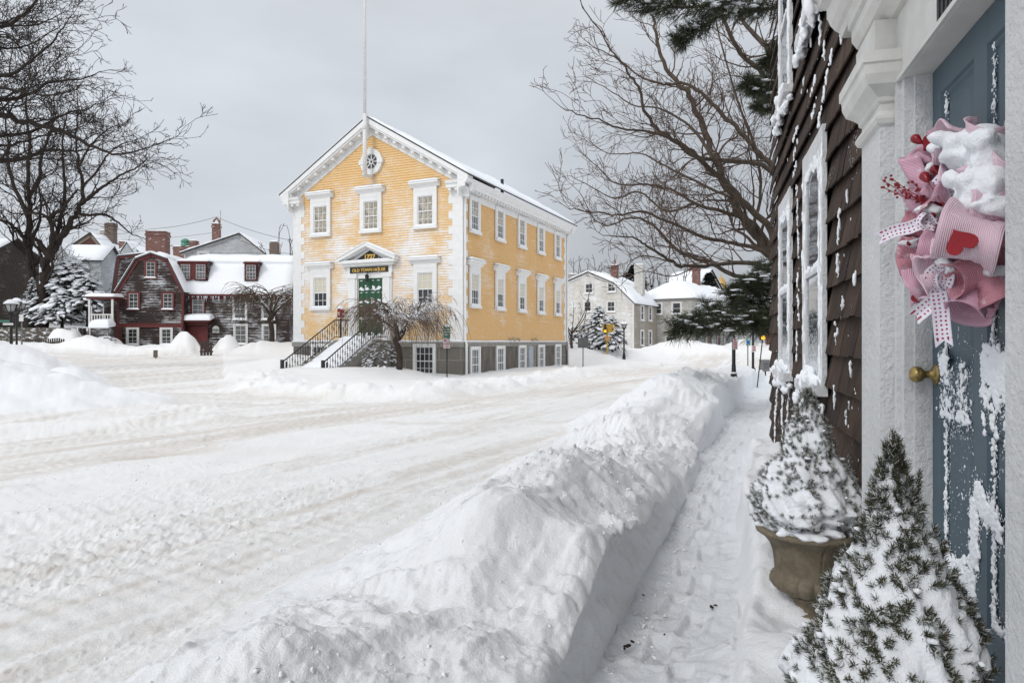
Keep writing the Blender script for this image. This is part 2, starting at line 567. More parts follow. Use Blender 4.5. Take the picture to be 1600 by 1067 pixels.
def ground_h(x, y):
    """height and sand for the land left of the shovelled path"""
    z = base_h(x, y)
    r = np.hypot(x, y)
    # piles
    p1 = mound(x, y, -15.0, 14.2, 8.2, 5.0, .30, .9) * 1.62
    p1b = mound(x, y, -17, 20.5, 5.2, 3.6, .1) * 1.35
    p1c = mound(x, y, -13.2, 20, 1.7, 1.3, .3) * .55
    pile = np.maximum(np.maximum(p1, p1b), p1c)
    pile = pile + np.where(pile > .03, fbm(x * 1.1, y * 1.1, 4, 12) * .14 * np.clip(pile * 2, 0, 1), 0) + fbm(x * 5, y * 5, 3, 13) * .02 * np.clip(pile * 3, 0, 1)
    # tapering foot of the big pile, a ploughed ridge that runs out to the right
    rd = ridge(x, y, -10, 8.8, -5.6, 12.6, .8) * .15 + ridge(x, y, -12, 10.2, -6.5, 14.5, .9) * .12
    # plaza of untouched snow around the town house
    pd = plaza_d(x, y)
    inp = sstep(-.2, 1.1, pd + fbm(x * .8, y * .8, 3, 21) * .5)
    near_th = inp * (y < 48)
    pl = near_th * (.10 + .16 * np.exp(-((pd - 1.2) / 1.3) ** 2) + fbm(x * .45, y * .45, 3, 22) * .10)
    pl = pl + near_th * np.exp(-((pd - 1.0) / 1.2) ** 2) * clods(x, y, 2.2, 23) * .28
    # bank thrown up before the red house and further along
    bk = ridge(x, y, -42, 41.2, -27.5, 44.4, 2.0) * .55 + ridge(x, y, -27.5, 44.3, -22.2, 44.8, 1.9) * .62 + ridge(x, y, -17.0, 45, -9, 46, 2.1) * .72
    bk = np.maximum(bk, mound(x, y, -21.75, 45.6, 1.75, 1.5, 0) * 1.55)
    bk = np.maximum(bk, mound(x, y, -19.75, 47.0, 1.4, 1.2, 0) * 1.1)
    bk = np.maximum(bk, mound(x, y, -27.2, 45.8, 1.5, 1.3, 0) * 1.0)
    bk = np.maximum(bk, mound(x, y, -30.0, 45.9, 1.9, 1.5, .1) * 1.45)
    fb = ridge(x, y, 5, 54, 14.6, 60.5, 4.5) * .70 + ridge(x, y, 15, 60.5, 32, 62, 4.5) * .78 + ridge(x, y, 6.5, 47, 2, 58, 3) * .5
    fb = np.maximum(fb, mound(x, y, 22.3, 66, 3.2, 2, 0) * 1.2)
    bk = bk + fb
    bk = bk + np.clip(bk * 3, 0, 1) * (fbm(x * .9, y * .9, 4, 31) * .22)
    # terrace on the left behind the stone wall
    ter = sstep(0, .35, (y - 47.6 - .08 * (x + 38))) * sstep(-31.2, -32.0, x) * 1.25
    # drift against the entrance stairs and the foot of the town house
    dr = gauss(x, y, -7.3, 27.0, 2.2, 1.6, .8) * .3 + gauss(x, y, -4.9, 28.6, 1.6, 1.2) * .25 + gauss(x, y, -9.8, 31.0, 2.0, 2.5) * .5
    z = z + np.maximum(pile, rd) + pl + bk + ter + dr
    # road ruts, churned snow
    road = (1 - inp) * (1 - np.clip(pile * 4, 0, 1)) * (1 - np.clip(bk * 3, 0, 1)) * (r < 70)
    u = x * RDX + y * RDY
    v = x * RDY - y * RDX + .02 * (u - 6) ** 2 * (u < 6) - fbm(x * .08, y * .08, 2, 50) * 1.2
    rut = fbm(u * .10, v * 1.5, 3, 51) * .050 + fbm(u * .22, v * 4.5, 3, 52) * .030
    nearw = np.exp(-np.maximum(0, r - 5) / 14)
    loose = sstep(-.05, .4, fbm(u * .16, v * 1.1, 3, 53)) * .55 + .45 * gauss(x, y, -2.1, 5.2, 3.6, .9, .95)
    cl = (chunks(x, y, 9, 54, .30) * .8 + chunks(x, y, 17, 55, .45) * 1.2 + chunks(x, y, 30, 57, .5) * 1.4) * loose + fbm(x * 13, y * 13, 3, 56, .6) * .010 * (.4 + loose) + fbm(x * 2.1, y * 2.1, 3, 58) * .018
    tread = np.sin(u * 42 + 3 * fbm(u * .5, v * 2, 2, 59)) * .004 * sstep(.1, .3, fbm(u * .09 + 7, v * 1.5, 2, 51))
    z = z + road * (rut * (.6 + .5 * nearw) + (cl + tread) * (.4 + .6 * nearw))
    z = z - gauss(x, y, -4.55, 8.75, .55, .3, .5) * .06
    # sand: brown grit along the wheel tracks
    s1 = fbm(u * .07, v * .75, 4, 60, .6)
    s2 = fbm(u * .35, v * 5.5, 4, 61, .65)
    s3 = fbm(x * 7, y * 7, 3, 64, .7)
    sand = sstep(-.5, .85, s1 * 1.0 + s2 * .9 + s3 * .4) * road
    cross = fbm(x * .16, y * 1.4, 4, 62, .65)
    sand = np.maximum(sand, sstep(.02, .75, cross + .35 * gauss(x, y, -9, 17.0, 8, 2.4) + .5 * gauss(x, y, -24, 37, 9, 5) + .35 * gauss(x, y, 9, 34, 5, 9)) * road * .8 * (y > 12))
    sand = np.maximum(sand, gauss(x, y, -4.6, 8.8, .75, .28, .45) * 1.3)
    sand = np.maximum(sand, gauss(x, y, -5.3, 8.4, 1.9, .35, .4) * .5)
    return z, sand, pile, inp, bk
def bank_h(d, x, y):
    """extra height of the shovelled bank, d metres left of the cut"""
    h = hB(y)
    wb = np.interp(y, [0, 2.5, 4.3, 7, 12, 24, 29], [1.2, 1.65, 2.15, 2.3, 2.6, 2.4, 1.5])
    plate = np.interp(y, [0, 2.5, 4.3, 7, 12, 24], [.5, .5, .75, .7, .9, .8])
    extra = np.interp(y, [0, 2.6, 3.2, 4.3, 6, 8, 12, 24], [.0, .02, .14, .30, .15, .12, .22, .1])
    ex = extra * np.exp(-((d - .7) / .5) ** 2) * (h > .01)
    f = 1 - sstep(plate, wb, d + fbm(x * .9, y * .9, 3, 70) * .35)
    top = h * f ** 1.1 + ex
    k = np.clip(top * 5, 0, 1)
    crumb = sstep(-.15, .35, fbm(x * .9 + 4, y * .9, 3, 74) + .5 * sstep(4.8, 6.0, y) + .08 * (1 - sstep(2.3, 3.2, y)) - .16)
    top = top + k * (fbm(x * 1.3, y * 1.3, 3, 71, .45) * .15 + (np.abs(fbm(x * 2.6, y * 2.6, 4, 78, .55)) - .2) * -.09
                     + crumb * (chunks(x, y, 4.6, 72, .36) * 1.0 + chunks(x, y, 9, 73, .5) * 1.6 + chunks(x, y, 17, 79, .55) * 2.0 + chunks(x, y, 33, 81, .5) * 1.6) + fbm(x * 16, y * 16, 4, 75, .6) * .008 * (.5 + crumb))
    near = gauss(x, y, -.72, 2.25, .5, .35, .3) * .10 + gauss(x, y, -1.6, 2.15, .7, .35) * .12 - gauss(x, y, -.25, 2.75, .35, .28) * .10
    top = top - np.clip(h * 3, 0, 1) * np.exp(-np.maximum(d, 0) / .06) * .075 * (1 + 1.5 * fbm(y * 2.2, x * 2.2, 5, 77, .7))
    top = top + near + np.clip(near * 6, 0, 1) * (fbm(x * 5, y * 5, 4, 76) * .03)
    top = np.maximum(top, -.02)
    return np.where(d < 4, top, 0)

rows = [-14, -8, -4, -2, -1, -.2, .4, .8]
y_ = 1.1
while y_ < 260:
    rows.append(y_)
    y_ += max(.011, min(y_ * y_ / 620, .017 * y_ + .0))
rows = np.array(rows)
kl = np.concatenate([[-60, -20, -9, -5, -3.2, -2.3, -1.8, -1.5], np.arange(-1.36, -.0005, .0026), [0.0]])
NCUT = 16
tp = np.linspace(0, 1, 44)
kr = np.concatenate([np.linspace(0, 1, 60)[1:] ** 1.15 * 1.5, [2, 3, 5, 10, 30, 90]])
nl, npth, nr = len(kl), len(tp), len(kr)
NC = nl + NCUT + npth + nr
Yg = np.repeat(rows[:, None], NC, 1)
sc = np.maximum(rows, 1.3)[:, None]
xl = xL(rows)[:, None]; wp = (wP(rows) + fbm(rows * 1.3, rows * 0 + 3, 3, 111) * .07)[:, None]; hb = hB(rows)[:, None]
XX = np.zeros_like(Yg); ZZ = np.zeros_like(Yg); SD = np.zeros_like(Yg)
XX[:, :nl] = xl + kl[None, :] * sc
zl, sd, pile_, inp_, bk_ = ground_h(XX[:, :nl], Yg[:, :nl])
dl = (xl - XX[:, :nl]) * .935
bh_ = bank_h(dl, XX[:, :nl], Yg[:, :nl])
ZZ[:, :nl] = zl * (1 - np.clip(bh_ * 3, 0, .9) * 0) + bh_
SD[:, :nl] = sd * (1 - np.clip(bh_ * 9, 0, 1)) + np.clip(bh_ * 5, 0, 1) * .10 * sstep(.1, .5, fbm(XX[:, :nl] * 3, Yg[:, :nl] * 3, 4, 80))
# path
XX[:, nl + NCUT:nl + NCUT + npth] = xl + .035 + tp[None, :] * (wp - .035)
xp = XX[:, nl + NCUT:nl + NCUT + npth]; yp = Yg[:, nl + NCUT:nl + NCUT + npth]
bsp = base_h(xp, yp)
tread = fbm(xp * 1.6, yp * 2.4, 4, 90, .55) * .035 + fbm(xp * 12, yp * 14, 4, 91, .6) * .012 + chunks(xp, yp, 11, 92, .22) * .8 + chunks(xp, yp, 24, 98, .4) * .8
for q in range(34):       # boot prints
    fy = 2.5 + q * .31 + .06 * sin(q * 7.1); fx = float(xL(fy)) + float(wP(fy)) * (.42 + .26 * (q % 2) + .05 * sin(q * 3.3))
    ga = .37 + .15 * sin(q * 5.0)
    cg, sg_ = cos(ga), sin(ga)
    bu = (xp - fx) * cg - (yp - fy) * sg_; bv = (xp - fx) * sg_ + (yp - fy) * cg
    e_ = np.maximum(np.abs(bu) / .052, np.abs(bv) / .15)
    tread = tread - .030 * (1 - sstep(.8, 1.1, e_)) + .010 * np.exp(-((e_ - 1.25) / .2) ** 2) + .004 * np.sin(bv * 180) * (e_ < .9)
edge = .05 * (np.exp(-tp[None, :] * wp / .07) + np.exp(-(1 - tp[None, :]) * wp / .10))
ZZ[:, nl + NCUT:nl + NCUT + npth] = bsp + tread + edge * (.6 + .8 * fbm(xp * 4, yp * 4, 3, 93))
SD[:, nl + NCUT:nl + NCUT + npth] = sstep(.42, .75, fbm(xp * 5, yp * 12, 4, 94, .65) + .12) * .55
# cut face between bank top and path
top_z = ZZ[:, nl - 1:nl]; bot_z = ZZ[:, nl + NCUT:nl + NCUT + 1]
for q in range(NCUT):
    t = (q + 1) / (NCUT + 1)
    yy = rows[:, None]
    zc = top_z * (1 - t) + bot_z * t
    tool = fbm(yy * 2.4, zc * 1.2, 3, 95) * .034 + fbm(yy * 5 + zc * 9, zc * 3 - yy * 1.5, 4, 96, .65) * .034 + fbm(yy * 22, zc * 22, 3, 97) * .010
    tool = tool * np.clip((top_z - bot_z) * 6, 0, 1) * sin(pi * t) ** .5
    XX[:, nl + q:nl + q + 1] = xl + .035 * t + tool
    ZZ[:, nl + q:nl + q + 1] = zc
# verge between path and houses: heaped near the door, trodden further on
XX[:, nl + NCUT + npth:] = xl + wp + kr[None, :]
xr_ = XX[:, nl + NCUT + npth:]; yr_ = Yg[:, nl + NCUT + npth:]
vh = np.interp(yr_, [-30, 0, 2.4, 3.0, 3.6, 4.4, 5.5, 7, 8.2, 9.5, 12, 30], [.1, .1, .12, .16, .20, .28, .34, .33, .24, .10, .05, .02])
rise = sstep(0, .09 + .05 * fbm(xr_ * 2, yr_ * 2, 2, 101), kr[None, :])
ZZ[:, nl + NCUT + npth:] = base_h(xr_, yr_) + vh * rise + ZZ[:, nl + NCUT + npth - 1:nl + NCUT + npth] * 0 + (1 - rise) * .05 \
    - gauss(xr_, yr_, 1.46, 3.36, .30, .30) * .15 + rise * np.clip(vh * 5, .2, 1) * (fbm(xr_ * 3.2, yr_ * 3.2, 4, 102) * .085 + fbm(xr_ * 11, yr_ * 11, 3, 103) * .015 + clods(xr_, yr_, 5, 104) * .05)
SD[:, nl + NCUT + npth:] = gauss(xr_, yr_, 1.22, 2.75, .16, .10) * .7 * sstep(-.1, .4, fbm(xr_ * 14, yr_ * 14, 3, 105))
HOUSE_A = .81
def zground(x, y):
    """height of the finished ground, for standing things on it"""
    x = float(x); y = float(y)
    xa = np.array([[x]]); ya = np.array([[y]])
    l = float(xL(y))
    if x < l:
        z, *_ = ground_h(xa, ya)
        return float(z[0, 0] + bank_h((l - xa) * .935, xa, ya)[0, 0])
    return float(base_h(xa, ya)[0, 0]) + (0.02 if x < l + wP(y) else float(np.interp(y, [0, 3, 4, 7, 9, 12], [.1, .16, .3, .33, .2, .05])))

def ground_mat(name, sandc=(.40, .31, .20), col=SNOWC, fine=26, st=.5, dist=.02):
    m, n, b = newmat(name)
    v = objco(n)
    at = N(n, 'ShaderNodeAttribute'); at.attribute_name = 'sand'
    g = noise(n, 9, 6, .7, v)
    fac = mth(n, 'MULTIPLY', at.outputs['Fac'], mth(n, 'MULTIPLY', g, .80))
    base = ramp(n, noise(n, 1.3, 5, .6, v), [(.3, tuple(c * .955 for c in col)), (.7, col)])
    n.links.new(mixc(n, fac, base, sandc), b.inputs['Base Color'])
    b.inputs['Roughness'].default_value = .8
    b.inputs['Specular IOR Level'].default_value = .2
    add_bump(n, b, mth(n, 'ADD', noise(n, fine, 7, .75, v), mth(n, 'MULTIPLY', noise(n, fine * 4.5, 3, .7, v), .35)), st * 1.25, dist)
    return m
M_ROAD = ground_mat('ploughed_snow_with_grit', (.40, .31, .20), (.865, .865, .865))
M_BANK = ground_mat('shovelled_snow', (.34, .27, .2), (.90, .915, .935), fine=30, st=.55, dist=.022)
M_PATH = ground_mat('trodden_snow', (.12, .10, .085), fine=34, st=.6, dist=.022)
# which object each face belongs to: 0 road, 1 near bank, 2 path, 3 verge, 4 snow field, 5 heaps
reg = np.zeros((len(rows) - 1, NC - 1), int)
bk_c = bh_[:-1, :-1]
reg[:, :nl - 1] = np.where((dl[:-1, :-1] < 3.4) & (bk_c > .035) & (rows[:-1, None] < 30), 1, 0)
pile_c = pile_[:-1, :-1]
reg[:, :nl - 1] = np.where((reg[:, :nl - 1] == 0) & ((pile_c > .10)), 5, reg[:, :nl - 1])
reg[:, :nl - 1] = np.where((reg[:, :nl - 1] == 0) & ((inp_[:-1, :-1] > .5) | (bk_[:-1, :-1] > .15) | (rows[:-1, None] > 47)), 4, reg[:, :nl - 1])
reg[:, nl - 1:nl + NCUT] = 1
reg[rows[:-1] > 30, nl - 1:nl + NCUT] = 2
reg[:, nl + NCUT:nl + NCUT + npth - 1] = 2
reg[:, nl + NCUT + npth - 1:] = 3
idx = np.arange(len(rows) * NC).reshape(len(rows), NC)
allv = np.stack([XX, Yg, ZZ], -1).reshape(-1, 3)
alls = SD.reshape(-1)
def region(name, code, mat, label):
    rr, cc = np.nonzero(reg == code)
    q = np.stack([idx[rr, cc], idx[rr, cc + 1], idx[rr + 1, cc + 1], idx[rr + 1, cc]], 1)
    used, inv = np.unique(q, return_inverse=True)
    inv = inv.reshape(-1)
    me = bpy.data.meshes.new(name)
    me.vertices.add(len(used)); me.vertices.foreach_set('co', allv[used].reshape(-1))
    me.loops.add(len(inv)); me.loops.foreach_set('vertex_index', inv.astype(np.int32))
    me.polygons.add(len(q)); me.polygons.foreach_set('loop_start', np.arange(0, len(inv), 4, dtype=np.int32))
    me.polygons.foreach_set('use_smooth', np.ones(len(q), bool))
    me.update(calc_edges=True)
    a = me.attributes.new('sand', 'FLOAT', 'POINT')
    a.data.foreach_set('value', alls[used].astype(np.float32))
    me.materials.append(mat)
    o = bpy.data.objects.new(name, me); COL.objects.link(o)
    tag(o, label, None, None, 'structure')
    return o
region('road', 0, M_ROAD, 'ploughed snowy street with sandy wheel tracks')
region('snow_bank', 1, M_BANK, 'shovelled bank of white snow with a sheer cut beside the path')
region('path', 2, M_PATH, 'narrow path dug through the snow along the shingled house')
region('snow_verge', 3, M_BANK, 'soft snow between the path and the shingled house')
region('snow_field', 4, M_ROAD, 'untouched snow around the yellow hall and before the far houses')
region('snow_heap', 5, M_BANK, 'big smooth ploughed heap of snow at the left')

# crumbs and broken clods of snow lying on bank, street and path
def crumbs():
    rr = np.random.RandomState(5)
    P = []
    n = 5200
    y = 2.0 + rr.rand(n) ** 1.7 * 13
    l = xL(y)
    kind = rr.rand(n)
    x = np.where(kind < .55, l - .03 - rr.rand(n) ** 1.3 * 2.2, np.where(kind < .85, l - 1.6 - rr.rand(n) * 4.5 * (.3 + y / 8), l + .04 + np.abs(rr.randn(n)) * .12))
    inpath = x > l
    z = np.zeros(n)
    g, *_ = ground_h(x, y)
    z = g + bank_h((l - x) * .935, x, y)
    z = np.where(inpath, base_h(x, y) + .015, z)
    dens = fbm(x * .9 + 4, y * .9, 3, 74)
    keep = (dens > .06) | inpath | (rr.rand(n) < .10)
    mb = MB(); r2 = random.Random(9)
    for a, b, c, kp in zip(x, y, z, keep):
        if not kp: continue
        r = .003 + .009 * r2.random() ** 2.6 + .0004 * b
        M_ = Matrix.Rotation(r2.uniform(0, 6), 4, 'Z') @ Matrix.Rotation(r2.uniform(-.7, .7), 4, 'X')
        mb.blob((a, b, c + r * .25), (r * r2.uniform(.7, 1.4), r * r2.uniform(.6, 1.1), r * r2.uniform(.5, .9)), r2, 6, .4, 0, M_)
    o = mb.build('snow_crumbs', snow_mat('crumb_snow', 40, .15, (.90, .915, .935), .004), None, True)
    tag(o, 'loose crumbs and broken clods of snow strewn over the bank and street', 'snow crumbs', None, 'stuff')
crumbs()
# ------------------------------------------------------------------ shared building parts
M_BLIND = plain('cream_window_blind', (.62, .58, .47), .7, .10, 5, stretch=(14, 14, 1))
M_SHADE = plain('pale_curtain', (.36, .33, .275), .8, .60, 3, stretch=(5, 5, 2.2))
def clap_rows(mb, o, a, n, z0, z1, ex, xl, xr, out=.018, mi=0):
    """lapped boards on the wall that starts at o, runs along a and faces n; xl, xr: its limits at a height"""
    z = z0
    o = Vector((*o, 0)); a = Vector((*a, 0)); n = Vector((*n, 0))
    while z < z1 - 1e-4:
        t = min(z + ex, z1)
        l0, r0, l1, r1 = xl(z), xr(z), xl(t), xr(t)
        if r0 - l0 > .02:
            Z0 = Vector((0, 0, z)); Z1 = Vector((0, 0, t))
            if r1 - l1 < .02:
                l1 = r1 = (l1 + r1) / 2
            p = [o + a * l0 + n * out + Z0, o + a * r0 + n * out + Z0, o + a * r1 + n * .003 + Z1, o + a * l1 + n * .003 + Z1]
            q = [o + a * l0 + n * .003 + Z0, o + a * r0 + n * .003 + Z0]
            mb.add(p + q, [(0, 1, 2, 3), (4, 5, 1, 0)], mi)
        z = t
def window(name, w, h, cols, rows, mats, casing=.16, cap=0.0, blind=0.5, blind_mat=None, sill=.10, snow=True, d=.06, split=True, frame_top=None, sashm=None, py=-.026):
    """sash window facing -y, glass w x h with its lower left middle at the origin; window > sash, pane, blind, hood, window_snow"""
    wm, gm = mats
    sashm = sashm or wm
    hw = w / 2
    mb = MB()
    ct = frame_top or casing
    y0 = -.012
    mb.box(-hw - casing, -hw, -d - .035, y0, -.0, h + ct)
    mb.box(hw, hw + casing, -d - .035, y0, -.0, h + ct)
    mb.box(-hw, hw, -d - .033, y0, h, h + ct - .002)
    if sill:
        mb.box(-hw - casing - .03, hw + casing + .03, -d - .09, y0, -sill, 0)
    root = mb.build(name, wm)
    s = MB()
    sw = min(.045, w * .06); mu = min(.022, w * .03)
    ym = -d if py == -.026 else py - .010
    y0 = -.012 if py == -.026 else py + .004
    for x0, x1 in ((-hw, -hw + sw), (hw - sw, hw)):
        s.box(x0, x1, ym, y0 - .002, 0, h)
    zs = [0, h - sw] + ([h / 2 - sw * .5] if split else [])
    for z in zs:
        s.box(-hw + sw, hw - sw, ym - (.006 if 0 < z < h - sw else 0), y0 - .002, z, z + sw)
    for i in range(1, cols):
        x = -hw + w * i / cols
        s.box(x - mu / 2, x + mu / 2, ym + .012, y0 - .003, sw, h - sw)
    for j in range(1, rows):
        z = h * j / rows
        if split and abs(z - h / 2) < .02: continue
        s.box(-hw + sw, hw - sw, ym + .014, y0 - .003, z - mu / 2, z + mu / 2)
    s.build('sash', sashm, root)
    g = MB()
    g.quad((-hw, py, 0), (hw, py, 0), (hw, py, h), (-hw, py, h))
    g.build('pane', gm, root)
    if blind:
        b = MB()
        zb = h * (1 - blind)
        k = 10
        for i in range(k):
            xa = -hw + w * i / k; xb = -hw + w * (i + 1) / k
            b.quad((xa, -.029 - .004 * (i % 2), zb), (xb, -.029 - .004 * ((i + 1) % 2), zb), (xb, -.029 - .004 * ((i + 1) % 2), h), (xa, -.029 - .004 * (i % 2), h))
        b.build('blind', blind_mat or M_BLIND, root)
    top = h + ct
    if cap:
        c = MB()
        q = hw + casing
        c.box(-q, q, -d - .04, y0, top, top + cap * .45)
        prof = [(.0, top + cap * .45), (-d - .05, top + cap * .45), (-d - .10, top + cap * .62), (-d - .18, top + cap * .78), (-d - .23, top + cap * .80), (-d - .23, top + cap * .98), (0, top + cap)]
        e = .18
        c.prism(prof, -q - e * .9, q + e * .9, 'x')
        c.build('hood', wm, root)
        top += cap
        if snow:
            sm = MB()
            sm.sheet((-q - e, -d - .24, top), (q + e, -d - .24, top), (q + e, -.02, top + .02), (-q - e, -.02, top + .02), .09, 14, 4, .09, .03, 5)
            sm.build('window_snow', M_SNOW, root, True)
    if snow and sill:
        sm = MB()
        sm.sheet((-hw - casing, -d - .09, 0), (hw + casing, -d - .09, 0), (hw, -.04, .05), (-hw, -.04, .05), .07, 10, 4, .06, .03, 9)
        sm.build('window_snow', M_SNOW, root, True)
    return root
def put(o, parent, loc, rz=0, first=False):
    c = o if first else copy_tree(o)
    c.parent = parent
    c.location = loc; c.rotation_euler = (0, 0, rz)
    return c
def chimney(parent, x, y, z0, z1, w, d, mat, pots=0, snowtop=True, cap=True, potmat=None):
    mb = MB()
    mb.box(x - w / 2, x + w / 2, y - d / 2, y + d / 2, z0, z1)
    if cap:
        mb.box(x - w / 2 - .05, x + w / 2 + .05, y - d / 2 - .05, y + d / 2 + .05, z1 - .28, z1 - .12)
        mb.box(x - w / 2 - .03, x + w / 2 + .03, y - d / 2 - .03, y + d / 2 + .03, z1, z1 + .08)
    c = mb.build('chimney', mat, parent)
    for i in range(pots):
        p = MB()
        xx = x + (i - (pots - 1) / 2) * w / pots
        p.lathe([(.13, z1 + .08), (.15, z1 + .14), (.11, z1 + .2), (.10, z1 + .5), (.13, z1 + .56), (.09, z1 + .58)], 12, (xx, y))
        p.build('chimney_pot', potmat or M_BRICK, c, True)
    if snowtop:
        s = MB()
        s.sheet((x - w / 2, y - d / 2, z1 + .08), (x + w / 2, y - d / 2, z1 + .08), (x + w / 2, y + d / 2, z1 + .08), (x - w / 2, y + d / 2, z1 + .08), .10, 8, 6, .2, .05, 3)
        s.build('chimney_snow', M_ROOFSNOW, c, True)
    return c
def profile_lim(prof):
    """left and right limit of a wall outline at a height; prof runs from left eave over the top to right eave"""
    def lim(z, side):
        xs = []
        for (xa, za), (xb, zb) in zip(prof[:-1], prof[1:]):
            if (za - z) * (zb - z) <= 0 and abs(za - zb) > 1e-6:
                xs.append(xa + (xb - xa) * (z - za) / (zb - za))
        if z <= min(prof[0][1], prof[-1][1]) or not xs:
            xs += [prof[0][0], prof[-1][0]] if z <= max(prof[0][1], prof[-1][1]) else [(prof[0][0] + prof[-1][0]) / 2]
        return min(xs) if side < 0 else max(xs)
    return (lambda z: lim(z, -1)), (lambda z: lim(z, 1))
def house(name, label, cat, loc, rz, prof, depth, z0, wall, roof=None, trim=None, ex=.115, snow=.22, over=.25, group=None, zbase=None, rake=.16, seed=1, roofsnow=True, side_walls='LRB'):
    """house whose outline prof faces local -y and is carried depth metres back; wall (> corner_board), roof (> roof_snow)"""
    h = empty(name, label, cat, loc, rz, group)
    w0 = prof[0][0]; w1 = prof[-1][0]
    fl, fr = profile_lim(prof)
    ztop = max(z for _, z in prof)
    mb = MB()
    clap_rows(mb, (0, 0), (1, 0), (0, -1), z0, ztop, ex, fl, fr)
    zl_, zr_ = prof[0][1], prof[-1][1]
    if 'L' in side_walls:
        clap_rows(mb, (w0, depth), (0, -1), (-1, 0), z0, zl_, ex, lambda z: 0, lambda z: depth)
    if 'R' in side_walls:
        clap_rows(mb, (w1, 0), (0, 1), (1, 0), z0, zr_, ex, lambda z: 0, lambda z: depth)
    if 'B' in side_walls:
        clap_rows(mb, (w1 + w0, depth), (-1, 0), (0, 1), z0, ztop, ex, lambda z: w0 + w1 - fr(z) if False else (w1 + w0) - fr(z), lambda z: (w1 + w0) - fl(z))
    # solid core so that no light leaks
    core = [(w0 + .01, z0 - 2.5)] + [(min(max(x, w0 + .01), w1 - .01), z - .02) for x, z in prof] + [(w1 - .01, z0 - 2.5)]
    mb.prism(core[::-1], .012, depth - .012, 'y')
    wl = mb.build('wall', wall, h)
    if trim:
        for x in (w0, w1):
            t = MB()
            s = -1 if x == w0 else 1
            zc = prof[0][1] if s < 0 else prof[-1][1]
            t.box(min(x - s * .12, x + s * .03), max(x - s * .12, x + s * .03), -.035, .10, z0 - .05, zc)
            t.build('corner_board', trim, wl)
    r = MB(); rs = MB(); tr = MB()
    npf = len(prof)
    for i, ((xa, za), (xb, zb)) in enumerate(zip(prof[:-1], prof[1:])):
        L = math.hypot(xb - xa, zb - za); dx, dz = (xb - xa) / L, (zb - za) / L
        ea = over if i == 0 else 0; eb = over if i == npf - 2 else 0
        A = Vector((xa - dx * ea, 0, za - dz * ea)); B = Vector((xb + dx * eb, 0, zb + dz * eb))
        nrm = Vector((-dz, 0, dx)) * .09
        y0, y1 = -over, depth + over
        vs = []
        for p in (A, B, B + nrm, A + nrm):
            vs += [Vector((p.x, y0, p.z)), Vector((p.x, y1, p.z))]
        r.add(vs, [(0, 2, 3, 1), (4, 6, 7, 5), (0, 6, 4, 2), (1, 3, 5, 7), (0, 1, 7, 6), (2, 4, 5, 3)])
        if roofsnow:
            lo, hi = (A, B) if za <= zb else (B, A)
            lo = lo + nrm; hi = hi + nrm
            steep = abs(dz)
            th = snow * (1.0 if steep < .75 else .6)
            yy = (y0 - .02, y1 + .02) if lo is A or za <= zb else (y1 + .02, y0 - .02)
            rs.sheet((lo.x, yy[1], lo.z), (lo.x, yy[0], lo.z), (hi.x, yy[0], hi.z), (hi.x, yy[1], hi.z), th, max(6, int(depth * 1.6)), max(4, int(L * 2)), .3, .10, seed + i)
        if trim and rake:
            q = Vector((-dz, 0, dx)) * -rake
            vs = []
            for p in (A + q, B + q, B, A):
                vs += [Vector((p.x, -.07, p.z)), Vector((p.x, -.03, p.z))]
            tr.add(vs, [(0, 2, 4, 6), (1, 7, 5, 3), (0, 1, 3, 2), (4, 5, 7, 6), (0, 6, 7, 1), (2, 3, 5, 4)])
    ro = r.build('roof', roof or M_ROOF, h)
    if roofsnow: rs.build('roof_snow', M_ROOFSNOW, ro, True)
    if trim and rake: tr.build('rake_board', trim, ro)
    return h
# ------------------------------------------------------------------ the yellow hall
TL, TW = 13.73, 9.39
TH_LOC = Vector((-2.193, 30, 0)); TH_RZ = atan2(.9136, .4067)
th = empty('town_hall', 'yellow clapboard hall with white quoins, gable and flagpole', 'hall', TH_LOC, TH_RZ)
def TH(x, y, z=0):
    c, s = cos(TH_RZ), sin(TH_RZ)
    return Vector((TH_LOC.x + x * c - y * s, TH_LOC.y + x * s + y * c, z))
EAVE, RIDGE, WT = 8.42, 11.22, 1.45
TC = 4.74
M_YEL = clap_mat('yellow_clapboard', (.77, .505, .235), .115, WT, .03, .75, col2=(.72, .46, .205), low=.045, zref=4.3)
M_YELF = clap_mat('yellow_clapboard_snow_blown', (.79, .54, .26), .115, WT, .38, .62, col2=(.74, .495, .235), low=.075, zref=4.4)
M_GRAN = brick_mat('granite_basement', (.20, .185, .16), (.125, .115, .10), (.33, .31, .28), 1.1, .62, .12, .022, .6, .4)
M_LEDGE = plain('granite_ledge', (.27, .255, .23), .85, .25, 5, .4, 30)
slope = (RIDGE - EAVE) / TC
tl = lambda z: 0.0 if z <= EAVE else (z - EAVE) / slope
tr_ = lambda z: TW if z <= EAVE else TW - (z - EAVE) / slope
mb = MB()
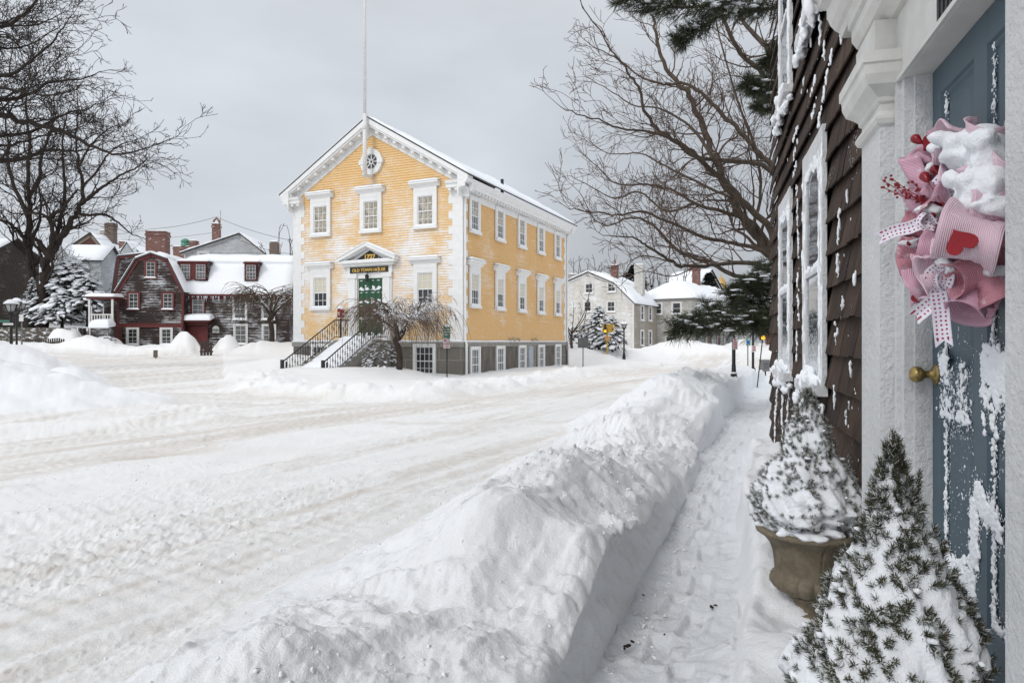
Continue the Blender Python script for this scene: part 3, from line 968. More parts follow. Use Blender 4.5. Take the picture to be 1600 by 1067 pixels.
# front faces local -x ; runs from the left corner (y = TW) to the right corner (y = 0)
clap_rows(mb, (0, TW), (0, -1), (-1, 0), WT, RIDGE - .02, .115, lambda z: TW - tr_(z), lambda z: TW - tl(z), .034)
mb.build('front_wall', M_YELF, th)
mb = MB()
clap_rows(mb, (0, 0), (1, 0), (0, -1), WT, EAVE + .1, .115, lambda z: 0, lambda z: TL, .034)
clap_rows(mb, (TL, TW), (-1, 0), (0, 1), WT, EAVE, .115, lambda z: 0, lambda z: TL)
clap_rows(mb, (TL, 0), (0, 1), (1, 0), WT, RIDGE - .02, .115, lambda z: tl(z), lambda z: tr_(z))
mb.prism([(.02, -.5), (TW - .02, -.5), (TW - .02, EAVE - .02), (TC, RIDGE - .05), (.02, EAVE - .02)], .02, TL - .02, 'x')
mb.build('side_wall', M_YEL, th)
mb = MB()
mb.box(-.04, TL + .04, -.04, TW + .04, -2, 1.20)
bas = mb.build('basement_wall', M_GRAN, th)
mb = MB()
mb.box(-.09, TL + .09, -.09, TW + .09, 1.20, 1.40)
mb.build('stone_ledge', M_LEDGE, th)
mb = MB()
mb.box(-.07, TL + .07, -.07, TW + .07, 1.402, 1.452)
mb.build('water_table', M_WHITE, th)
mb = MB()
for x0, x1, y0, y1 in ((-.10, -.01, 0, TW), (0, TL, -.10, -.01)):
    if x1 < 0: mb.sheet((-.11, TW + .1, 1.45), (-.11, -.1, 1.45), (-.02, -.1, 1.48), (-.02, TW + .1, 1.48), .035, 60, 3, .05, .03, 3)
    else: mb.sheet((-.1, -.11, 1.45), (TL, -.11, 1.45), (TL, -.02, 1.48), (-.1, -.02, 1.48), .03, 80, 3, .05, .03, 4)
mb.build('ledge_snow', M_SNOW, th, True)
# quoins: alternating long and short white blocks with open joints
def quoin(corner_x, corner_y, sx, sy):
    mb = MB()
    z = 1.46; k = 0
    while z < EAVE - .32:
        lf = (.66, .46)[k % 2]; ls = (.46, .66)[k % 2] if corner_x == 0 else (.40, .56)[k % 2]
        if corner_x == 0 and sy < 0: ls = (.30, .44)[k % 2]
        x0, x1 = sorted((corner_x + sx * .045, corner_x - sx * ls))
        y0, y1 = sorted((corner_y + sy * .045, corner_y - sy * lf))
        mb.box(x0, x1, y0, y1, z, z + .325)
        mb.box(x0 + .012 if sx > 0 else x0 + .006, x1 - .006, y0 + .006, y1 - .006, z + .325, z + .338)
        z += .338; k += 1
    mb.build('quoins', M_WHITE, th)
quoin(0, 0, -1, -1); quoin(0, TW, -1, 1); quoin(TL, 0, 1, -1)
# eaves cornice on the right side, with brackets, and a gutter
mb = MB()
pf = [(0, EAVE - .62), (-.05, EAVE - .62), (-.05, EAVE - .34), (-.12, EAVE - .26), (-.36, EAVE - .24), (-.36, EAVE - .10), (-.42, EAVE - .06), (-.52, EAVE + .10), (-.52, EAVE + .13), (0, EAVE + .33)]
mb.prism([(a, b) for a, b in pf], -.45, TL + .42, 'x')
mb.prism([(TW - a, b) for a, b in pf][::-1], -.45, TL + .42, 'x')
# returns at the front corners
pr = [(0, EAVE - .62), (-.05, EAVE - .62), (-.05, EAVE - .34), (-.12, EAVE - .26), (-.36, EAVE - .24), (-.36, EAVE - .10), (-.42, EAVE - .06), (-.46, EAVE + .06), (0, EAVE + .10)]
mb.prism([(a, b) for a, b in pr][::-1], -.36, .62, 'y')
mb.prism([(a, b) for a, b in pr][::-1], TW - .62, TW + .36, 'y')
x = .1
while x < TL:
    mb.box(x, x + .13, -.33, -.05, EAVE - .36, EAVE - .245)
    x += .33
for y in (.05, .40, TW - .53, TW - .18):
    mb.box(-.33, -.05, y, y + .13, EAVE - .36, EAVE - .245)
mb.build('cornice', M_WHITE, th)
# raking cornice
mb = MB()
def rake(ya, za, yb, zb):
    L = math.hypot(yb - ya, zb - za); dy, dz = (yb - ya) / L, (zb - za) / L
    ny, nz = (-dz, dy) if dy > 0 else (dz, -dy)
    def band(x0, x1, h0, h1):
        vs = []
        for x in (x0, x1):
            for (py, pz, h) in ((ya, za, h0), (yb, zb, h0), (yb, zb, h1), (ya, za, h1)):
                vs.append((x, py + ny * h * 0, pz + h / abs(dy)))
        mb.add(vs, [(0, 1, 2, 3), (7, 6, 5, 4), (0, 4, 5, 1), (2, 6, 7, 3), (0, 3, 7, 4), (1, 5, 6, 2)])
    band(-.06, .02, -.52, -.22)
    band(-.40, .02, -.22, .06)
    band(-.46, -.40, -.14, .10)
    n = int(L / .55)
    for i in range(1, n):
        t = i / n
        y = ya + (yb - ya) * t; z = za + (zb - za) * t
        mb.box(-.34, -.06, y - .08, y + .08, z - .22 / abs(dy) - .13, z - .22 / abs(dy) + .02)
rake(-.52, EAVE + .19, TC, EAVE + .20 + (TC + .52) * slope * .985)
rake(TW + .52, EAVE + .19, TC, EAVE + .20 + (TC + .52) * slope * .985)
mb.build('raking_cornice', M_WHITE, th)
# roof
mb = MB(); ms = MB()
zr = EAVE + .24 + (TC + .55) * slope
for s in (1, -1):
    ye = -.56 if s > 0 else TW + .56
    vs = [(-.47, ye, EAVE + .20), (TL + .45, ye, EAVE + .20), (TL + .45, TC, zr), (-.47, TC, zr)]
    vs += [(a, b, c + .07) for a, b, c in vs]
    mb.add(vs, [(0, 1, 2, 3), (7, 6, 5, 4), (0, 4, 5, 1), (1, 5, 6, 2), (2, 6, 7, 3), (3, 7, 4, 0)])
    a = Vector((-.47, ye, EAVE + .27)); b = Vector((TL + .45, ye, EAVE + .27)); c = Vector((TL + .45, TC, zr + .07)); d = Vector((-.47, TC, zr + .07))
    if s > 0:
        f = lambda u, v: (a * (1 - u) + b * u) * (1 - v) + (d * (1 - u) + c * u) * v
        ms.sheet(f(0, 0), f(1, 0), f(1, .72), f(0, .72), .12, 40, 14, .25, .06, 31)
        ms.sheet(f(0, .72), f(.30, .72), f(.30, 1), f(0, 1), .10, 14, 8, .3, .06, 33)
        ms.sheet(f(.86, .72), f(1, .72), f(1, 1), f(.80, 1), .10, 8, 8, .3, .06, 34)
    else:
        ms.sheet(b, a, d, c, .07, 40, 14, .25, .05, 32)
rf = mb.build('roof', M_ROOF, th)
ms.build('roof_snow', M_ROOFSNOW, rf, True)
mb = MB(); mb.tube([(8.3, 1.9, 9.3), (8.3, 1.9, 10.55)], .09, 10)
mb.build('vent_pipe', M_BLACK, th, True)
# downspouts
for xx in (.10, TL - .12):
    mb = MB()
    mb.tube([(xx, -.50, EAVE + .02), (xx, -.40, EAVE - .20), (xx, -.12, EAVE - .45), (xx, -.10, EAVE - .7), (xx, -.10, 1.6), (xx, -.17, 1.3), (xx, -.17, -.35)], .055, 8)
    mb.build('downspout', M_WHITE, th, True)
# windows
cols_x = [1.08 + 2.718 * i for i in range(5)]
wins = {}
def thwin(key, *a, **k):
    if key not in wins:
        wins[key] = window('window', *a, **k); return wins[key], True
    return wins[key], False
for i, y in enumerate((7.72, 4.78, 1.83)):
    o, f = thwin('fu', .80, 1.38, 3, 4, (M_WHITE, M_GLASS), casing=.20, cap=.42, blind=.98, blind_mat=M_SHADE)
    put(o, th, (-.026, y, 6.61), R(-90), f)
    if i != 1:
        o, f = thwin('fl', .80, 1.48, 3, 4, (M_WHITE, M_GLASS), casing=.20, cap=.46, blind=.5)
        put(o, th, (-.026, y, 3.06), R(-90), f)
for x in cols_x:
    o, f = thwin('su', .70, 1.42, 3, 4, (M_WHITE, M_GLASS2), casing=.17, blind=.55, blind_mat=M_SHADE)
    put(o, th, (x, -.026, 6.42), 0, f)
    o, f = thwin('sl', .70, 1.45, 3, 4, (M_WHITE, M_GLASS), casing=.17, cap=.44, blind=.5, blind_mat=M_BLIND)
    put(o, th, (x, -.026, 3.05), 0, f)
    o, f = thwin('sb', .74, 1.42, 3, 4, (M_WHITE, M_GLASS2), casing=.12, blind=.0, sill=.10)
    put(o, th, (x, -.045, -.32 + .006 * x), 0, f)
o, f = thwin('fb', .92, 1.30, 4, 4, (M_WHITE, M_GLASS), casing=.13, blind=0, snow=False)
put(o, th, (-.045, 1.86, -.08), R(-90), f)
o, f = thwin('fb', .92, 1.30, 4, 4, (M_WHITE, M_GLASS), casing=.13, blind=0, snow=False)
put(o, th, (-.045, 7.7, -.08), R(-90), f)
# basement door on the side
M_BLUE = plain('blue_door_paint', (.10, .22, .42), .5, .1, 5)
mb = MB(); mb.box(7.25, 8.15, -.075, -.03, -.4, 1.2); sd_ = mb.build('basement_door', plain('grey_board', (.42, .43, .43), .7, .2, 5), th)
mb = MB(); mb.box(7.25, 7.40, -.11, -.076, -.4, 1.199); mb.build('door_edge', M_BLUE, sd_)
mb = MB()
for x in (7.10, 8.15): mb.box(x, x + .15, -.13, -.03, -.4, 1.199)
mb.build('door_frame', M_LEDGE, th)
# shutters of stone: upright slabs between the basement windows
M_SLAB = plain('grey_brown_slab', (.14, .125, .108), .9, .35, 3, .4, 18, stretch=(1, 1, .4))
for i in range(4):
    a = cols_x[i] + .62; b = cols_x[i + 1] - .62
    if i == 2: a, b = 8.35, cols_x[3] - .52
    mb = MB(); mb.box(a, b, -.065, -.035, -.8, 1.19); mb.build('basement_panel', M_SLAB, th)
# flood lamps on the side
for x, s in ((5.0, 1), (5.6, 1), (8.05, 1)):
    mb = MB()
    mb.box(x - .06, x + .06, -.10, -.02, 1.50, 1.62)
    mb.tube([(x, -.1, 1.56), (x + .03, -.22, 1.60)], [.03, .03], 8)
    mb.tube([(x + .03, -.20, 1.60), (x + .06, -.34, 1.54)], [.05, .10], 10)
    o = mb.build('flood_lamp', plain('tarnished_lamp', (.45, .40, .28), .4, .2, 6), th, True)
# oculus
mb = MB()
oc = (4.74, 9.82)
def ringpoly(r0, r1, x0, x1, n=40, sq=1.0):
    vs = []; fs = []
    for i in range(n):
        a = 2 * pi * i / n
        for r, x in ((r0, x0), (r0, x1), (r1, x1), (r1, x0)):
            vs.append((x, oc[0] + r * cos(a) * sq, oc[1] + r * sin(a)))
    for i in range(n):
        j = (i + 1) % n
        for k in range(4):
            l = (k + 1) % 4
            fs.append((i * 4 + k, j * 4 + k, j * 4 + l, i * 4 + l))
    mb.add(vs, fs)
ringpoly(.38, .60, -.02, -.15)
ringpoly(.34, .40, -.02, -.12)
for a in range(4):
    an = a * pi / 2
    M_ = Matrix.Translation((-.03, oc[0], oc[1])) @ Matrix.Rotation(an, 4, 'X')
    mb.box(-.15, -.02, -.10, .10, .36, .66, 0, M_)
ocu = mb.build('oculus', M_WHITE, th)
mb = MB()
for a in range(8):
    M_ = Matrix.Translation((-.03, oc[0], oc[1])) @ Matrix.Rotation(a * pi / 4 + .0, 4, 'X')
    mb.box(-.075, -.035, -.018, .018, .10, .36, 0, M_)
ringpoly(.07, .12, -.05, -.11)
mb.build('spokes', M_WHITE, ocu)
mb = MB()
mb.add([(-.05, oc[0] + .37 * cos(2 * pi * i / 24), oc[1] + .37 * sin(2 * pi * i / 24)) for i in range(24)], [tuple(range(24))])
mb.build('pane', M_GLASS2, ocu)
# flagpole fixed to the gable
M_POLE = plain('white_flagpole', (.72, .71, .70), .45, .06, 2)
mb = MB()
py_ = 4.72
mb.tube([(-.62, py_, 9.0), (-.62, py_, 11.9)], [.10, .10], 12)
mb.tube([(-.62, py_, 11.9), (-.62, py_, 19.5), (-.62, py_, 22)], [.075, .055, .045], 12)
fp = mb.build('flagpole', M_POLE, th, True)
mb = MB()
mb.box(-.74, 0.0, py_ - .06, py_ + .06, 9.06, 9.16); mb.build('bracket', M_WHITE2, fp); mb = MB(); mb.box(-.74, -.40, py_ - .08, py_ + .08, 11.2, 11.34)
mb.build('bracket', M_WHITE2, fp)
mb = MB()
mb.tube([(-.72, py_ - .18, 22), (-.75, py_ - .28, 11.9), (-.74, py_ - .2, 10.5), (-.70, py_ - .1, 9.05)], .008, 4)
mb.tube([(-.70, py_ - .1, 9.05), (-.4, py_ - .5, 8.2), (-.28, py_ - .55, 6.5), (-.25, py_ - .5, 4.5)], .007, 4)
mb.build('halyard', M_WHITE2, fp)
# entrance: green double door in a pilastered frame with a pediment
ent = MB()
dc = 4.84
def ebox(x0, x1, y0, y1, z0, z1): ent.box(-x1, -x0, dc + y0, dc + y1, z0, z1)
for s in (-1, 1):
    a, b = sorted((s * .72, s * 1.22))
    ebox(.01, .10, a, b, 1.5, 4.62)
    a2, b2 = sorted((s * .80, s * 1.14))
    ebox(.10, .15, a2, b2, 1.75, 4.42)
    ebox(.10, .17, a - .03, b + .03, 1.5, 1.75)
    ebox(.10, .18, a - .03, b + .03, 4.42, 4.62)
ebox(.01, .08, -.72, .72, 4.40, 4.62)
ebox(.01, .13, -1.26, 1.26, 4.62, 4.98)
ebox(.01, .30, -1.42, 1.42, 4.98, 5.10)
ebox(.01, .42, -1.56, 1.56, 5.10, 5.20)
for s in (-1, 1):
    A = (s * 1.60, 5.19); B = (0, 5.86)
    t = .16
    ent.prism([(dc + A[0], A[1]), (dc + B[0], B[1]), (dc + B[0], B[1] + t), (dc + A[0], A[1] + t)], -.44, -.01, 'x')
    ent.prism([(dc + A[0] * .9, A[1] + .0), (dc + B[0], B[1] - .06), (dc + B[0], B[1]), (dc + A[0] * .9, A[1] + .07)], -.30, -.012, 'x')
ent.prism([(dc - 1.3, 5.2), (dc + 1.3, 5.2), (dc, 5.80)], -.06, -.01, 'x')
door_sur = ent.build('entrance_surround', M_WHITE, th)
mb = MB()
for s in (-1, 1):
    ms_ = [(0, 0)]
for s in (-1, 1):
    p = lambda y, z, x: (x, dc + y, z)
    lo = (s * 1.62, 5.35); hi = (0, 6.02)
    if s < 0:
        mb.sheet(p(lo[0], lo[1], -.01), p(lo[0], lo[1], -.46), p(hi[0], hi[1], -.46), p(hi[0], hi[1], -.01), .09, 6, 14, .12, .04, 7)
    else:
        mb.sheet(p(lo[0], lo[1], -.46), p(lo[0], lo[1], -.01), p(hi[0], hi[1], -.01), p(hi[0], hi[1], -.46), .09, 6, 14, .12, .04, 8)
mb.sheet((-.42, dc + 1.4, 5.20), (-.42, dc - 1.4, 5.20), (-.09, dc - 1.3, 5.20), (-.09, dc + 1.3, 5.20), .06, 20, 4, .1, .03, 9)
mb.build('pediment_snow', M_SNOW, door_sur, True)
M_SIGN = plain('black_sign_board', (.022, .02, .018), .5, .1, 5)
M_GOLD = plain('gold_leaf', (.80, .52, .12), .35, .1, 6, metal=.3)
mb = MB(); mb.prism([(dc - .80, 5.27), (dc + .80, 5.27), (dc, 5.70)], -.09, -.062, 'x')
tri = mb.build('date_board', M_SIGN, door_sur)
lettering('date', '1727', .30, M_GOLD, tri, (-.095, dc, 5.30), (R(90), 0, R(-90)), .006, .012, 1.05)
mb = MB(); mb.box(-.165, -.132, dc - 1.07, dc + 1.07, 4.66, 4.93)
nb = mb.build('name_board', M_SIGN, door_sur)
lettering('name', 'OLD TOWN HOUSE', .205, M_GOLD, nb, (-.17, dc, 4.715), (R(90), 0, R(-90)), .005, .004, 1.0)
M_GREEN = plain('green_door_paint', (.025, .095, .048), .4, .12, 4)
for s in (-1, 1):
    mb = MB()
    y0, y1 = sorted((dc + s * .006, dc + s * .66))
    mb.box(-.045, -.01, y0, y1, 1.52, 4.40)
    for (za, zb) in ((1.65, 2.35), (2.45, 3.1), (3.2, 3.72), (3.82, 4.28)):
        for k in range(2):
            ya = y0 + .07 + k * (y1 - y0 - .05) / 2; yb = ya + (y1 - y0 - .05) / 2 - .07
            for (p0, p1, q0, q1) in ((ya, yb, za, za + .03), (ya, yb, zb - .03, zb), (ya, ya + .03, za + .03, zb - .03), (yb - .03, yb, za + .03, zb - .03)):
                mb.box(-.062, -.045, p0, p1, q0, q1)
    d_ = mb.build('door', M_GREEN, door_sur)
    rr = random.Random(5 + s); sn = MB()
    for (za, zb) in ((1.65, 2.35), (2.45, 3.1), (3.2, 3.72), (3.82, 4.28)):
        for k in range(2):
            ya = y0 + .07 + k * (y1 - y0 - .05) / 2; yb = ya + (y1 - y0 - .05) / 2 - .07
            for q in range(9):
                yy = rr.uniform(ya + .02, yb - .02)
                sn.blob((-.05, yy, za + .04 + abs(rr.gauss(0, .07))), (.022, rr.uniform(.03, .09), rr.uniform(.02, .07)), rr, 7)
            sn.blob((-.06, (ya + yb) / 2, zb + .015), (.022, (yb - ya) / 2 * rr.uniform(.6, 1), .02), rr, 7)
    sn.build('door_snow', M_SNOW, d_, True)
mb = MB()
mb.tube([(-.17, dc, 4.62), (-.30, dc, 4.64), (-.30, dc, 4.56)], .015, 6)
mb.lathe([(.02, 4.58), (.11, 4.50), (.09, 4.48), (.075, 4.28), (.085, 4.26), (.03, 4.22)], 8, (-.30, dc))
mb.build('lantern', M_BLACK, th)
mb = MB(); mb.box(-.115, -.101, dc + .93, dc + .99, 3.25, 3.42); mb.build('letter_slot', M_BLACK, th)

# ------------------------------------------------------------------ entrance stairs and railings
stairs = empty('entrance_stairs', 'snow covered stone stairs climbing to the green door between iron railings', 'stairs', TH_LOC, TH_RZ)
mb = MB()
NST = 9
for i in range(NST):
    x1 = -1.25 - i * .40
    z = 1.50 - i * .175
    mb.box(x1 - .40, x1, dc - 1.15, dc + 1.15, -1.2, z - .175)
mb.box(-1.25, -.10, dc - 1.2, dc + 1.2, -1.2, 1.50)
mb.build('steps', M_LEDGE, stairs)
mb = MB()
mb.sheet((-4.9, dc + 1.0, -.35), (-4.9, dc - 1.1, -.35), (-1.15, dc - 1.02, 1.42), (-1.15, dc + .86, 1.42), .22, 24, 30, .35, .10, 41)
mb.sheet((-1.2, dc + .95, 1.50), (-1.2, dc - 1.02, 1.50), (-.17, dc - .7, 1.52), (-.17, dc + .7, 1.52), .2, 12, 10, .3, .05, 42)
mb.build('stair_snow', M_SNOW, stairs, True)
bal = None
for s in (1, -1):
    yy = dc + s * 1.05
    top = [(-.25, 2.45), (-1.3, 2.43), (-4.62, .62)]
    mb = MB()
    mb.tube([(x, yy, z) for x, z in top], .028, 8)
    mb.tube([(x, yy, z - .78) for x, z in ((-.25, 2.45), (-1.3, 2.43), (-4.62, .62))], .018, 6)
    mb.box(-4.72, -4.60, yy - .055, yy + .055, -.6, .70)
    mb.box(-4.45, -4.39, yy - .025, yy + .025, -.5, .62)
    rail = mb.build('railing', M_BLACK, stairs)
    x = -.38; k = 0
    while x > -4.4:
        zt = 2.43 if x > -1.3 else 2.43 + (x + 1.3) * (2.43 - .62) / 3.32
        if bal is None:
            b_ = MB()
            b_.tube([(0, 0, -.80), (0, 0, 0)], .014, 6)
            bal = b_
        b2 = MB()
        b2.tube([(x, yy, zt - .80), (x, yy, zt)], .013, 6)
        for dz in ((.24, .56) if k % 2 else (.40,)):
            for q in (-.018, .018):
                b2.lathe([(.014, zt - dz + q * 2 - .02), (.042, zt - dz + q * 2 - .008), (.042, zt - dz + q * 2 + .008), (.014, zt - dz + q * 2 + .02)], 6, (x, yy))
        b2.build('baluster', M_BLACK, rail)
        x -= .16; k += 1
# alarm box
ab = empty('alarm_box', 'small red fire alarm box with a cap of snow beside the stairs', 'alarm box', TH(-.30, dc + 1.50, 0), TH_RZ)
M_REDBOX = plain('red_box_paint', (.26, .018, .015), .4, .15, 6)
mb = MB(); mb.box(-.10, .10, -.115, .115, 2.58, 2.92); mb.prism([(-.15, 2.92), (.15, 2.92), (0, 3.03)], -.12, .12, 'x')
mb.box(-.12, -.10, -.08, .08, 2.63, 2.87)
mb.build('case', M_REDBOX, ab)
mb = MB(); mb.tube([(0, 0, -.5), (0, 0, 2.56)], .05, 8); mb.build('post', M_BLACK, ab)
mb = MB(); mb.box(-.135, -.122, -.04, .04, 2.69, 2.83); mb.box(-.02, .02, -.24, -.115, 2.66, 2.78); mb.build('plate', M_WHITE2, ab)
mb = MB(); mb.blob((0, 0, 3.03), (.15, .17, .12), RND, 10, .1); mb.build('box_snow', M_SNOW, ab, True)
# ------------------------------------------------------------------ the shingled house by the path
HU = Vector((.2707, .9627, 0)); HN = Vector((-.9627, .2707, 0))
H_LOC = Vector((HOUSE_A, 0, 0)); H_RZ = atan2(.9627, .2707)
hs = empty('shingled_house', 'dark brown shingled house with a blue front door and white door frame', 'house', H_LOC, H_RZ)
def HW(s, t, z): return H_LOC + HU * s + HN * t + Vector((0, 0, z))
def wall_sz(pxx, pyy, t=.04):
    k = (pxx - 800) / FPX
    # X = A + HU.x s + HN.x t ; Y = HU.y s + HN.y t
    s = (HOUSE_A + HN.x * t - k * HN.y * t) / (k * HU.y - HU.x)
    Y = HU.y * s + HN.y * t
    return s, CAM_Z - (pyy - 533.5) / FPX * Y
S_END = 8.40
def shingle_mat(name, col):
    m, n, b = newmat(name)
    v = objco(n, (38, 38, 1.4))
    g = noise(n, 1.0, 5, .65, v)
    base = ramp(n, g, [(.28, tuple(c * .45 for c in col)), (.5, col), (.72, tuple(min(1, c * 1.5) for c in col))])
    v2 = objco(n)
    sp_ = noise(n, 55, 3, .7, v2); big = noise(n, 2.2, 3, .6, v2)
    mr = N(n, 'ShaderNodeMapRange')
    mr.inputs['From Min'].default_value = 1.24; mr.inputs['From Max'].default_value = 1.30
    n.links.new(mth(n, 'ADD', sp_, mth(n, 'MULTIPLY', big, .95)), mr.inputs[0])
    n.links.new(mixc(n, mr.outputs[0], base, (.7, .72, .75)), b.inputs['Base Color'])
    b.inputs['Roughness'].default_value = .8
    b.inputs['Specular IOR Level'].default_value = .2
    add_bump(n, b, g, .6, .006)
    return m
SH = [shingle_mat('weathered_cedar', c) for c in ((.056, .036, .027), (.042, .028, .021), (.070, .045, .033), (.032, .021, .017))]
mb = MB()
mb.box(-3, S_END - .01, -6, -.06, -.6, 6.7)
mb.prism([(.6, 6.6), (-6.8, 6.6), (-3.1, 9.2)], -3.3, S_END + .3, 'x')
core = mb.build('wall', SH[3], hs)
# shingles, course by course; openings (s0, s1, z0, z1)
OPEN = [(4.51, 5.44, 1.06, 2.84), (6.25, 7.22, 1.06, 2.80), (6.25, 7.22, 3.62, 5.3), (4.51, 5.44, 3.66, 5.3), (1.17, 2.97, -1, 2.72), (1.05, 3.0, 2.70, 3.15)]
rs_ = random.Random(11)
mb = MB()
EX = .205
z = -.08
ci = 0
while z < 6.5:
    s = -2.9 + rs_.uniform(0, .2)
    while s < S_END:
        w = rs_.choice((.10, .13, .16, .19, .22, .25)) * rs_.uniform(.9, 1.1)
        iv = [(s, min(s + w, S_END + .02))]
        for (a, b, c, d) in OPEN:
            if z + EX * .5 > c and z + EX * .5 < d:
                nx = []
                for (p, q) in iv:
                    if q <= a or p >= b: nx.append((p, q))
                    else:
                        if p < a - .02: nx.append((p, a))
                        if q > b + .02: nx.append((b, q))
                iv = nx
        for (p, q) in iv:
            q -= .004
            if q - p < .02: continue
            sag = float(fbm(p * .9, z * 1.3, 2, 120)) * .030 + rs_.uniform(-.005, .005)
            tb = .034 + rs_.uniform(0, .005) + float(fbm(p * .7 + 9, z * 2, 2, 121)) * .006; cu = rs_.uniform(-.002, .003); th_ = .012
            zt = z + EX + .06
            tl_ = rs_.uniform(-.004, .004)
            zb0, zb1 = z + sag - tl_, z + sag + tl_
            zm = z + EX * .45
            vs = [(p, tb, zb0), (q, tb + cu * .6, zb1), (q, tb * .62 - cu * .3, zm), (p, tb * .62 - cu * .3, zm), (q, -.012, zt), (p, -.012, zt),
                  (p, tb - th_, zb0), (q, tb - th_ + cu * .6, zb1), (q, tb * .62 - th_, zm), (p, tb * .62 - th_, zm)]
            mb.add(vs, [(1, 0, 3, 2), (2, 3, 5, 4), (0, 1, 7, 6), (0, 6, 9, 3), (1, 2, 8, 7)], rs_.choice((0, 0, 1, 1, 2, 3)))
        s += w
    z += EX; ci += 1
mb.build('shingles', SH, core)
# windows
M_FROST = None
def frost_glass():
    m, n, b = newmat('frosted_glass')
    v = objco(n)
    tcg = N(n, 'ShaderNodeTexCoord'); sp = N(n, 'ShaderNodeSeparateXYZ'); n.links.new(tcg.outputs['Object'], sp.inputs[0])
    spk = noise(n, 42, 4, .75, v)
    edge = mth(n, 'SUBTRACT', 1.05, mth(n, 'MULTIPLY', sp.outputs['Z'], .62))
    mr = N(n, 'ShaderNodeMapRange'); mr.inputs['From Min'].default_value = 1.02; mr.inputs['From Max'].default_value = 1.12
    n.links.new(mth(n, 'ADD', spk, mth(n, 'MULTIPLY', edge, .62)), mr.inputs[0])
    n.links.new(mixc(n, mr.outputs[0], (.06, .07, .085), (.62, .66, .70)), b.inputs['Base Color'])
    n.links.new(mth(n, 'ADD', mth(n, 'MULTIPLY', mr.outputs[0], .6), .04), b.inputs['Roughness'])
    b.inputs['Specular IOR Level'].default_value = 1.0
    b.inputs['Coat Weight'].default_value = .4; b.inputs['Coat Roughness'].default_value = .06
    return m
M_FROST = frost_glass()
def frosted_white(name, col=(.76, .77, .78), st=.9, sc=38):
    m, n, b = newmat(name)
    v = objco(n)
    f = noise(n, sc, 5, .7, v); g = noise(n, 5, 4, .6, v)
    n.links.new(ramp(n, g, [(.3, tuple(c * .86 for c in col)), (.65, col)]), b.inputs['Base Color'])
    b.inputs['Roughness'].default_value = .75
    b.inputs['Specular IOR Level'].default_value = .25
    add_bump(n, b, f, st, .020)
    return m
M_FRW = frosted_white('frosted_white_trim', (.76, .77, .78), 1.0, 44)
M_TRIM = plain('aged_white_trim', (.60, .595, .57), .55, .13, 5, .25, 14)
def hwin(s, z, w, h, lab):
    o = window('window', w, h, 1, 2, (M_FRW, M_FROST), casing=.15, blind=0, d=.005, sill=.07, snow=False, py=-.028)
    put(o, hs, (s, .012, z), R(180), True)
    sn = MB(); rr = random.Random(int(s * 10))
    # snow heaped on the sill, plastered on the frame and hanging below it
    for k in range(70):
        x = rr.uniform(-w / 2 - .15, w / 2 + .15)
        sn.blob((x, -.05 + rr.uniform(-.035, .02), rr.uniform(-.17, .02) + (.05 if abs(x) < w / 2 else 0)), (rr.uniform(.02, .06), rr.uniform(.015, .035), rr.uniform(.02, .06)), rr, 8)
    for k in range(90):
        sd2 = rr.choice((-1, 1, 1))
        sn.blob((sd2 * (w / 2 + rr.uniform(-.02, .15)), -.040, rr.uniform(0, h)), (rr.uniform(.008, .025), .008, rr.uniform(.03, .10)), rr, 7)
    for k in range(40):
        sn.blob((rr.uniform(-w / 2, w / 2), -.034, h / 2 + rr.uniform(.0, .05)), (rr.uniform(.02, .05), .012, rr.uniform(.012, .03)), rr, 7)
        sn.blob((rr.uniform(-w / 2, w / 2), -.032, h + rr.uniform(-.06, .02)), (rr.uniform(.02, .05), .012, rr.uniform(.012, .04)), rr, 7)
    fuse(sn.build('window_snow', M_SNOW, o, True), .008, .008, .04)
    return o
hwin(4.975, 1.17, .62, 1.52, 0)
hwin(6.735, 1.17, .66, 1.50, 1)
hwin(6.735, 3.72, .66, 1.50, 2)
hwin(4.975, 3.76, .62, 1.50, 3)
# snow blown onto the shingles
strokes = [((1271, 17), (1266, 71), 2.2), ((1281, 28), (1281, 66), 1), ((1314, 43), (1312, 66), 1), ((1298, 84), (1288, 150), 1.9), ((1288, 140), (1280, 193), 2.1), ((1276, 114), (1265, 150), 1.6),
           ((1255, 122), (1253, 144), .9), ((1286, 66), (1286, 94), .8), ((1275, 160), (1269, 182), 1.3), ((1246, 199), (1239, 219), 2), ((1245, 221), (1240, 246), 1.6), ((1243, 256), (1239, 277), 1.5),
           ((1281, 178), (1279, 196), 1.6), ((1323, 295), (1323, 314), .9), ((1312, 331), (1308, 380), 1.2), ((1245, 293), (1246, 330), .8), ((1246, 340), (1247, 400), .8), ((1310, 400), (1308, 430), .7),
           ((1306, 505), (1306, 535), .9), ((1303, 610), (1302, 636), 1), ((1216, 597), (1211, 650), 3), ((1212, 640), (1209, 703), 3.2), ((1224, 600), (1221, 650), 3), ((1221, 650), (1223, 697), 2.8), ((1233, 600), (1230, 650), 2.4), ((1230, 650), (1228, 695), 2.2),
           ((1252, 618), (1251, 650), 1.8), ((1263, 620), (1262, 640), 1.5), ((1330, 560), (1328, 590), .9), ((1318, 470), (1316, 480), .8), ((1334, 430), (1334, 445), .7), ((1246, 430), (1247, 500), 1.0), ((1245, 520), (1244, 560), 1.1), ((1326, 630), (1322, 660), .8)]
mb = MB(); rr = random.Random(21)
